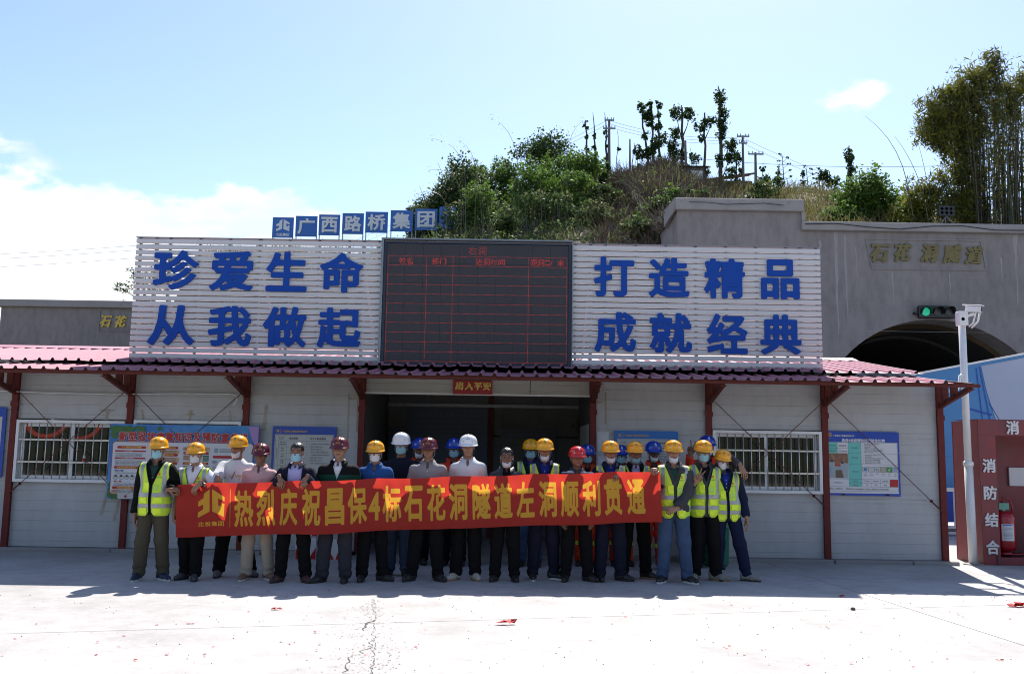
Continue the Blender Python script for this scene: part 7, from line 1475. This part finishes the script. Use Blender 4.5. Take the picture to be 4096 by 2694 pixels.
P_(-.85, -2.54, 1.793, 'man in hi-vis vest and navy polo with white mask below his chin, before the entrance', shirt='navy', top_kind='jacket', inner=('royal', 'mid', True), pants='dknavy', shoes='black', sole='white', helm=Yb, msk=('chin', 'w'), skin=1, vest=True, seed=15, arms=hid, feet={-1: (-.13, 0), 1: (.14, .04), 'yaw': {-1: .0, 1: 1.1}})
P_(-.43, -2.60, 1.698, 'stout man in red helmet and striped shirt, hands showing below the banner', shirt='stripe', top_kind='polo', sleeve='short', pants='black', shoes='black', helm='red', logo='ring', skin=1, seed=16, w=1.08, belly=.03, stripe='fine', key=(1.1, 1.15, 1.), arms={-1: W(-.20, -.13, .845, 'relaxed', (-.2, .8, 0), (-.8, -.5, 0), (.15, -.15, -1), True), 1: W(.20, -.13, .85, 'relaxed', (.2, .8, 0), (.8, -.5, 0), (-.1, -.15, -1), True)}, look=(.1, 0, 0), feet={-1: (-.14, -.01), 1: (.15, 0), 'yaw': {-1: -.2, 1: .7}})
P_(-.16, -.92, 1.742, 'worker in orange, blue helmet and blue mask right behind the red helmet', shirt='orange', top_kind='jacket', inner=('black', 'v', False), pants='orange', shoes='black', helm='blue', msk=('on', 'b'), skin=3, seed=17, arms=side, bands=True, detail=1)
P_(.01, -2.52, 1.778, 'man in hi-vis vest and navy jacket, first vest right of the red helmet', shirt='navy', top_kind='jacket', inner=('royal', 'mid', True), pants='dknavy', shoes='black', helm=Yb, msk=('chin', 'w'), skin=1, vest=True, seed=18, arms={-1: hid[-1], 1: W(.06, -.25, 1.335, 'over', (.6, .3, -1), (.2, -.7, .8), (-.2, -.8, -.45))}, feet={-1: (-.13, -.02), 1: (.14, .02), 'yaw': {-1: .1, 1: .9}})
P_(.37, -2.24, 1.777, 'man in hi-vis vest and glasses, blue mask under his chin', shirt='black', top_kind='jacket', inner=('lav', 'mid', True), pants='black', shoes='black', sole='tan', helm=Yb, msk=('chin', 'b'), skin=1, gl=True, vest=True, seed=19, arms=hid, feet={-1: (-.16, -.03), 1: (.14, 0), 'yaw': {-1: -.2, 1: .8}})
P_(.34, -.86, 1.745, 'worker in orange almost hidden behind the man with glasses', shirt='orange', top_kind='jacket', pants='orange', shoes='black', helm='blue', msk=('on', 'b'), skin=3, seed=20, arms=side, bands=True, detail=1)
P_(.76, -1.27, 1.802, 'dark faced worker in blue helmet and orange banded trousers, mask lowered', shirt='orange', top_kind='jacket', inner=('black', 'v', False), pants='orange', shoes='black', helm='blue', msk=('chin', 'w'), skin=3, seed=21, arms=side, bands=True, detail=1, key=(.96, .95, 1.), look=(.1, .05, 0))
P_(.82, -2.58, 1.796, 'man in jeans, grey cardigan and hi-vis vest gripping the right end of the banner', shirt='dgrey', top_kind='jacket', inner=('green', 'mid', False), pants='jean', shoes='converse', sole='white', helm=Yb, msk=('chin', 'w'), skin=0, vest=True, seed=22, w=1.05,
   arms={-1: W(-.26, -.21, 1.36, 'grip', (-.9, .1, -.7), (-.3, -.6, 1), (-.35, -.75, .1)), 1: W(.0, -.25, .92, 'grip', (.9, .3, -.1), (-.2, -1, .5), (-1, -.25, -.35))}, feet={-1: (-.14, -.02), 1: (.16, -.04), 'yaw': {-1: -.5, 1: .55}}, look=(-.05, 0, .03))
P_(1.27, -2.33, 1.806, 'man in black hooded jacket and hi-vis vest making a V sign at his chest', shirt='bshell', top_kind='jacket', inner=('black', 'mid', False), pants='black', shoes='greysn', sole='tan', helm=Yb, msk=('on', 'b'), skin=0, gl=True, vest=True, seed=23, w=1.06, headoff=(-.01, 0), look=(.05, .05, .06),
   arms={-1: W(-.17, -.27, 1.215, 'v', (-.55, .3, -1), (-.2, .7, .2), (.35, -.25, .8)), 1: W(.44, -.06, 1.43, 'relaxed', (.3, .3, .5), (.3, -1, .6), (.35, -.55, -1), True)}, feet={-1: (-.12, 0), 1: (.13, -.02), 'yaw': {-1: -.45, 1: 1.0}})
P_(1.60, -2.29, 1.691, 'leaning man in hi-vis vest, navy jacket and navy trousers, rightmost in front', shirt='navy', top_kind='jacket', inner=('royal', 'mid', True), pants='navy', shoes='greysn', helm=Yb, msk=('on', 'w'), skin=0, gl=True, vest=True, seed=24, lean=-.06, look=(-.15, .06, .14), headoff=(-.015, -.01),
   arms={-1: W(-.21, .02, .87, 'relaxed', (-.2, .8, 0), (-1, 0, 0), (0, -.15, -1), True), 1: W(.26, -.05, .84, 'relaxed', (.4, .8, 0), (1, -.2, 0), (.05, -.15, -1), True)}, feet={-1: (-.16, .02), 1: (.22, -.05), 'yaw': {-1: .1, 1: .95}})
P_(1.60, -.95, 1.905, 'worker in blue helmet behind, raising a V sign beside the hooded man', shirt='orange', top_kind='jacket', inner=('black', 'v', False), pants='dknavy', shoes='black', helm='blue', msk=('on', 'b'), skin=2, seed=25, detail=1, arms={-1: W(-.30, -.38, 1.47, 'v', (-.3, .1, -1), (0, .85, .1), (.05, -.1, 1)), 1: side[1]})
t = person(4.6-1.33, 1.2, 1.70, 'worker in orange with blue helmet dimly seen through the right window', shirt='orange', top_kind='jacket', pants='orange', shoes='black', helm='blue', msk=('on', 'w'), skin=2, seed=26, detail=1, stripe='workwear', arms=side)
# ---------------------------------------------------------------- the banner
BX = [-5.36, -4.9, -4.3, -3.95, -3.4, -2.9, -2.34, -1.84, -1.34, -.85, -.4, 0, .6]; BYv = [-3.24, -3.30, -3.26, -3.32, -3.28, -3.15, -3.06, -2.98, -2.97, -2.92, -2.92, -2.88, -2.86]
def banner_y(x, v): return float(np.interp(x, BX, BYv))+.014*sin(x*7.3)*(.4+v)+.008*sin(x*17+v*5)+.004*sin(x*31-v*9)+.016*sin(x*3.1+v*3)*v+.006*sin(v*13+x*2.2)+.02*v
BT0, BS = 1.163, .0405
def banner_top(x): t = (x+5.36)/5.96; return BT0+.242*t+.006*sin(x*5.2)*0-.016*abs(sin(x*3.2))+.009
BH = .640
def bp(x, v, off=0.):
    t = (x+5.36)/5.96; zt = banner_top(x); zb = zt-BH+.006*sin(x*4)+.010*abs(sin(x*3.2)); xx = x+.03*v*(.5+.5*t); return (xx, banner_y(x, v)-off, zt+(zb-zt)*v)
ban = thing('banner', (-2.4, -3.05, .6), 'long red banner with yellow characters held up across the group', 'banner')
M_ban = mat('red_banner_cloth', (.56, .042, .028), .55, var=.15, vscale=6, trans=.52, bump=.45, bscale=5, dark=(.8, .7, .7), spec=.3); M_bant = mat('yellow_banner_print', (.80, .42, .045), .6, trans=.42, spec=.3, bump=.12, bscale=9)
# cloth and characters are one layer: the outlines of the print are cut into the cloth and every region becomes its own mesh
from mathutils.geometry import delaunay_2d_cdt
XS = [-4.612, -4.338, -4.054, -3.774, -3.484, -3.203, -2.991, -2.773, -2.502, -2.218, -1.947, -1.657, -1.386, -1.112, -.834, -.558, -.288, -.02, .264]
pts = []; eds = []; prints = []
def add_print(name, V2, B, box, sdf):
    n = len(pts); used = {}; 
    for a_, b_ in B:
        for q in (a_, b_):
            if q not in used: used[q] = len(pts); pts.append((float(V2[q][0]), float(V2[q][1])))
        if used[a_] != used[b_]: eds.append((used[a_], used[b_]))
    prints.append((name, box, sdf))
def polysdf(polys):
    def f(x, v):
        for p in polys:
            c = False
            for i in range(len(p)):
                (x1, y1), (x2, y2) = p[i], p[i-1]
                if (y1 > v) != (y2 > v) and x < x1+(v-y1)*(x2-x1)/(y2-y1): c = not c
            if c: return True
        return False
    return f
def glyph_print(ch, x0_, x1_, v0, v1, N_=40, w_=.03):
    V_, T_3, B_ = bold(ch, w_, N_); lo, hi = V_.min(0), V_.max(0)
    V2 = np.stack([x0_+(V_[:, 0]-lo[0])/(hi[0]-lo[0])*(x1_-x0_), v1+(V_[:, 1]-lo[1])/(hi[1]-lo[1])*(v0-v1)], 1); T2 = V2[T_3]
    ta, tb, tc = T2[:, 0], T2[:, 1], T2[:, 2]
    def f(x, v):
        p = np.array((x, v)); s1 = (tb[:, 0]-ta[:, 0])*(v-ta[:, 1])-(tb[:, 1]-ta[:, 1])*(x-ta[:, 0]); s2 = (tc[:, 0]-tb[:, 0])*(v-tb[:, 1])-(tc[:, 1]-tb[:, 1])*(x-tb[:, 0]); s3 = (ta[:, 0]-tc[:, 0])*(v-tc[:, 1])-(ta[:, 1]-tc[:, 1])*(x-tc[:, 0])
        return bool((((s1 >= 0) & (s2 >= 0) & (s3 >= 0)) | ((s1 <= 0) & (s2 <= 0) & (s3 <= 0))).any())
    add_print('character', V2, [(int(a_), int(b_)) for a_, b_ in B_], (x0_, x1_, v0, v1), f)
cor = lambda x, y0=-3.0: -1.297+(x+1.297)*(14.896+banner_y(x, .5))/(14.896+y0)
for ch, x in zip('热烈庆祝昌保4标石花洞隧道左洞顺利贯通', [cor(x) for x in XS]):
    wd_ = .225 if ch != '4' else .14; v0, v1 = (.14, .84) if ch != '4' else (.26, .80); glyph_print(ch, x-wd_/2, x+wd_/2, v0, v1)
x0 = -5.085
for ch in '北投集团': glyph_print(ch, x0, x0+.072, .72, .81, 22, .025); x0 += .0815
for P_e in EMB:
    q = [(-5.09+.322*p[0], .64+(.12-.64)*p[1]) for p in P_e]; q2 = []
    for i in range(len(q)):
        a_, b_ = q[i], q[(i+1) % len(q)]; q2 += [(a_[0]+(b_[0]-a_[0])*k_/3, a_[1]+(b_[1]-a_[1])*k_/3) for k_ in range(3)]
    add_print('emblem', q2, [(i, (i+1) % len(q2)) for i in range(len(q2))], (min(p[0] for p in q), max(p[0] for p in q), min(p[1] for p in q), max(p[1] for p in q)), polysdf([q]))
q = [(-4.702, .12), (-4.695, .12), (-4.695, .84), (-4.702, .84)]; add_print('divider', q, [(0, 1), (1, 2), (2, 3), (3, 0)], (-4.703, -4.694, .11, .85), polysdf([q]))
nx, nv = 150, 16
for i in range(nx+1):
    for j in range(nv+1): x = -5.36+5.96*i/nx; v = j/nv; pts.append((x+(0 if i in (0, nx) else .004*sin(j*7+i)), v*1.0))
W2 = .64  # scale v so triangles are well shaped
vo_, ed_, fc_, ov_, oe_, of_ = delaunay_2d_cdt([Vector((p[0], p[1]*W2)) for p in pts], eds, [], 0, 1e-5)
VV = np.array([(v.x, v.y/W2) for v in vo_]); FF = np.array([list(f) for f in fc_]); cen = VV[FF].mean(1); who = np.full(len(FF), -1)
for i, (nm_, (xa, xb, va, vb), fn) in enumerate(prints):
    for k_ in np.where((cen[:, 0] > xa-1e-4) & (cen[:, 0] < xb+1e-4) & (cen[:, 1] > va-1e-4) & (cen[:, 1] < vb+1e-4) & (who < 0))[0]:
        if fn(cen[k_, 0], cen[k_, 1]): who[k_] = i
P3 = np.array([bp(x, v) for x, v in VV]); t0_ = P3[FF]; nrm = np.cross(t0_[:, 1]-t0_[:, 0], t0_[:, 2]-t0_[:, 0]); FF[nrm[:, 1] > 0] = FF[nrm[:, 1] > 0][:, ::-1]
for i in [-1]+list(range(len(prints))):
    f_ = FF[who == i]
    if not len(f_): continue
    u_, inv_ = np.unique(f_, return_inverse=True); npmesh('cloth' if i < 0 else prints[i][0], P3[u_], inv_.reshape(-1, 3), M_ban if i < 0 else M_bant, ban, smooth=True, local=False)
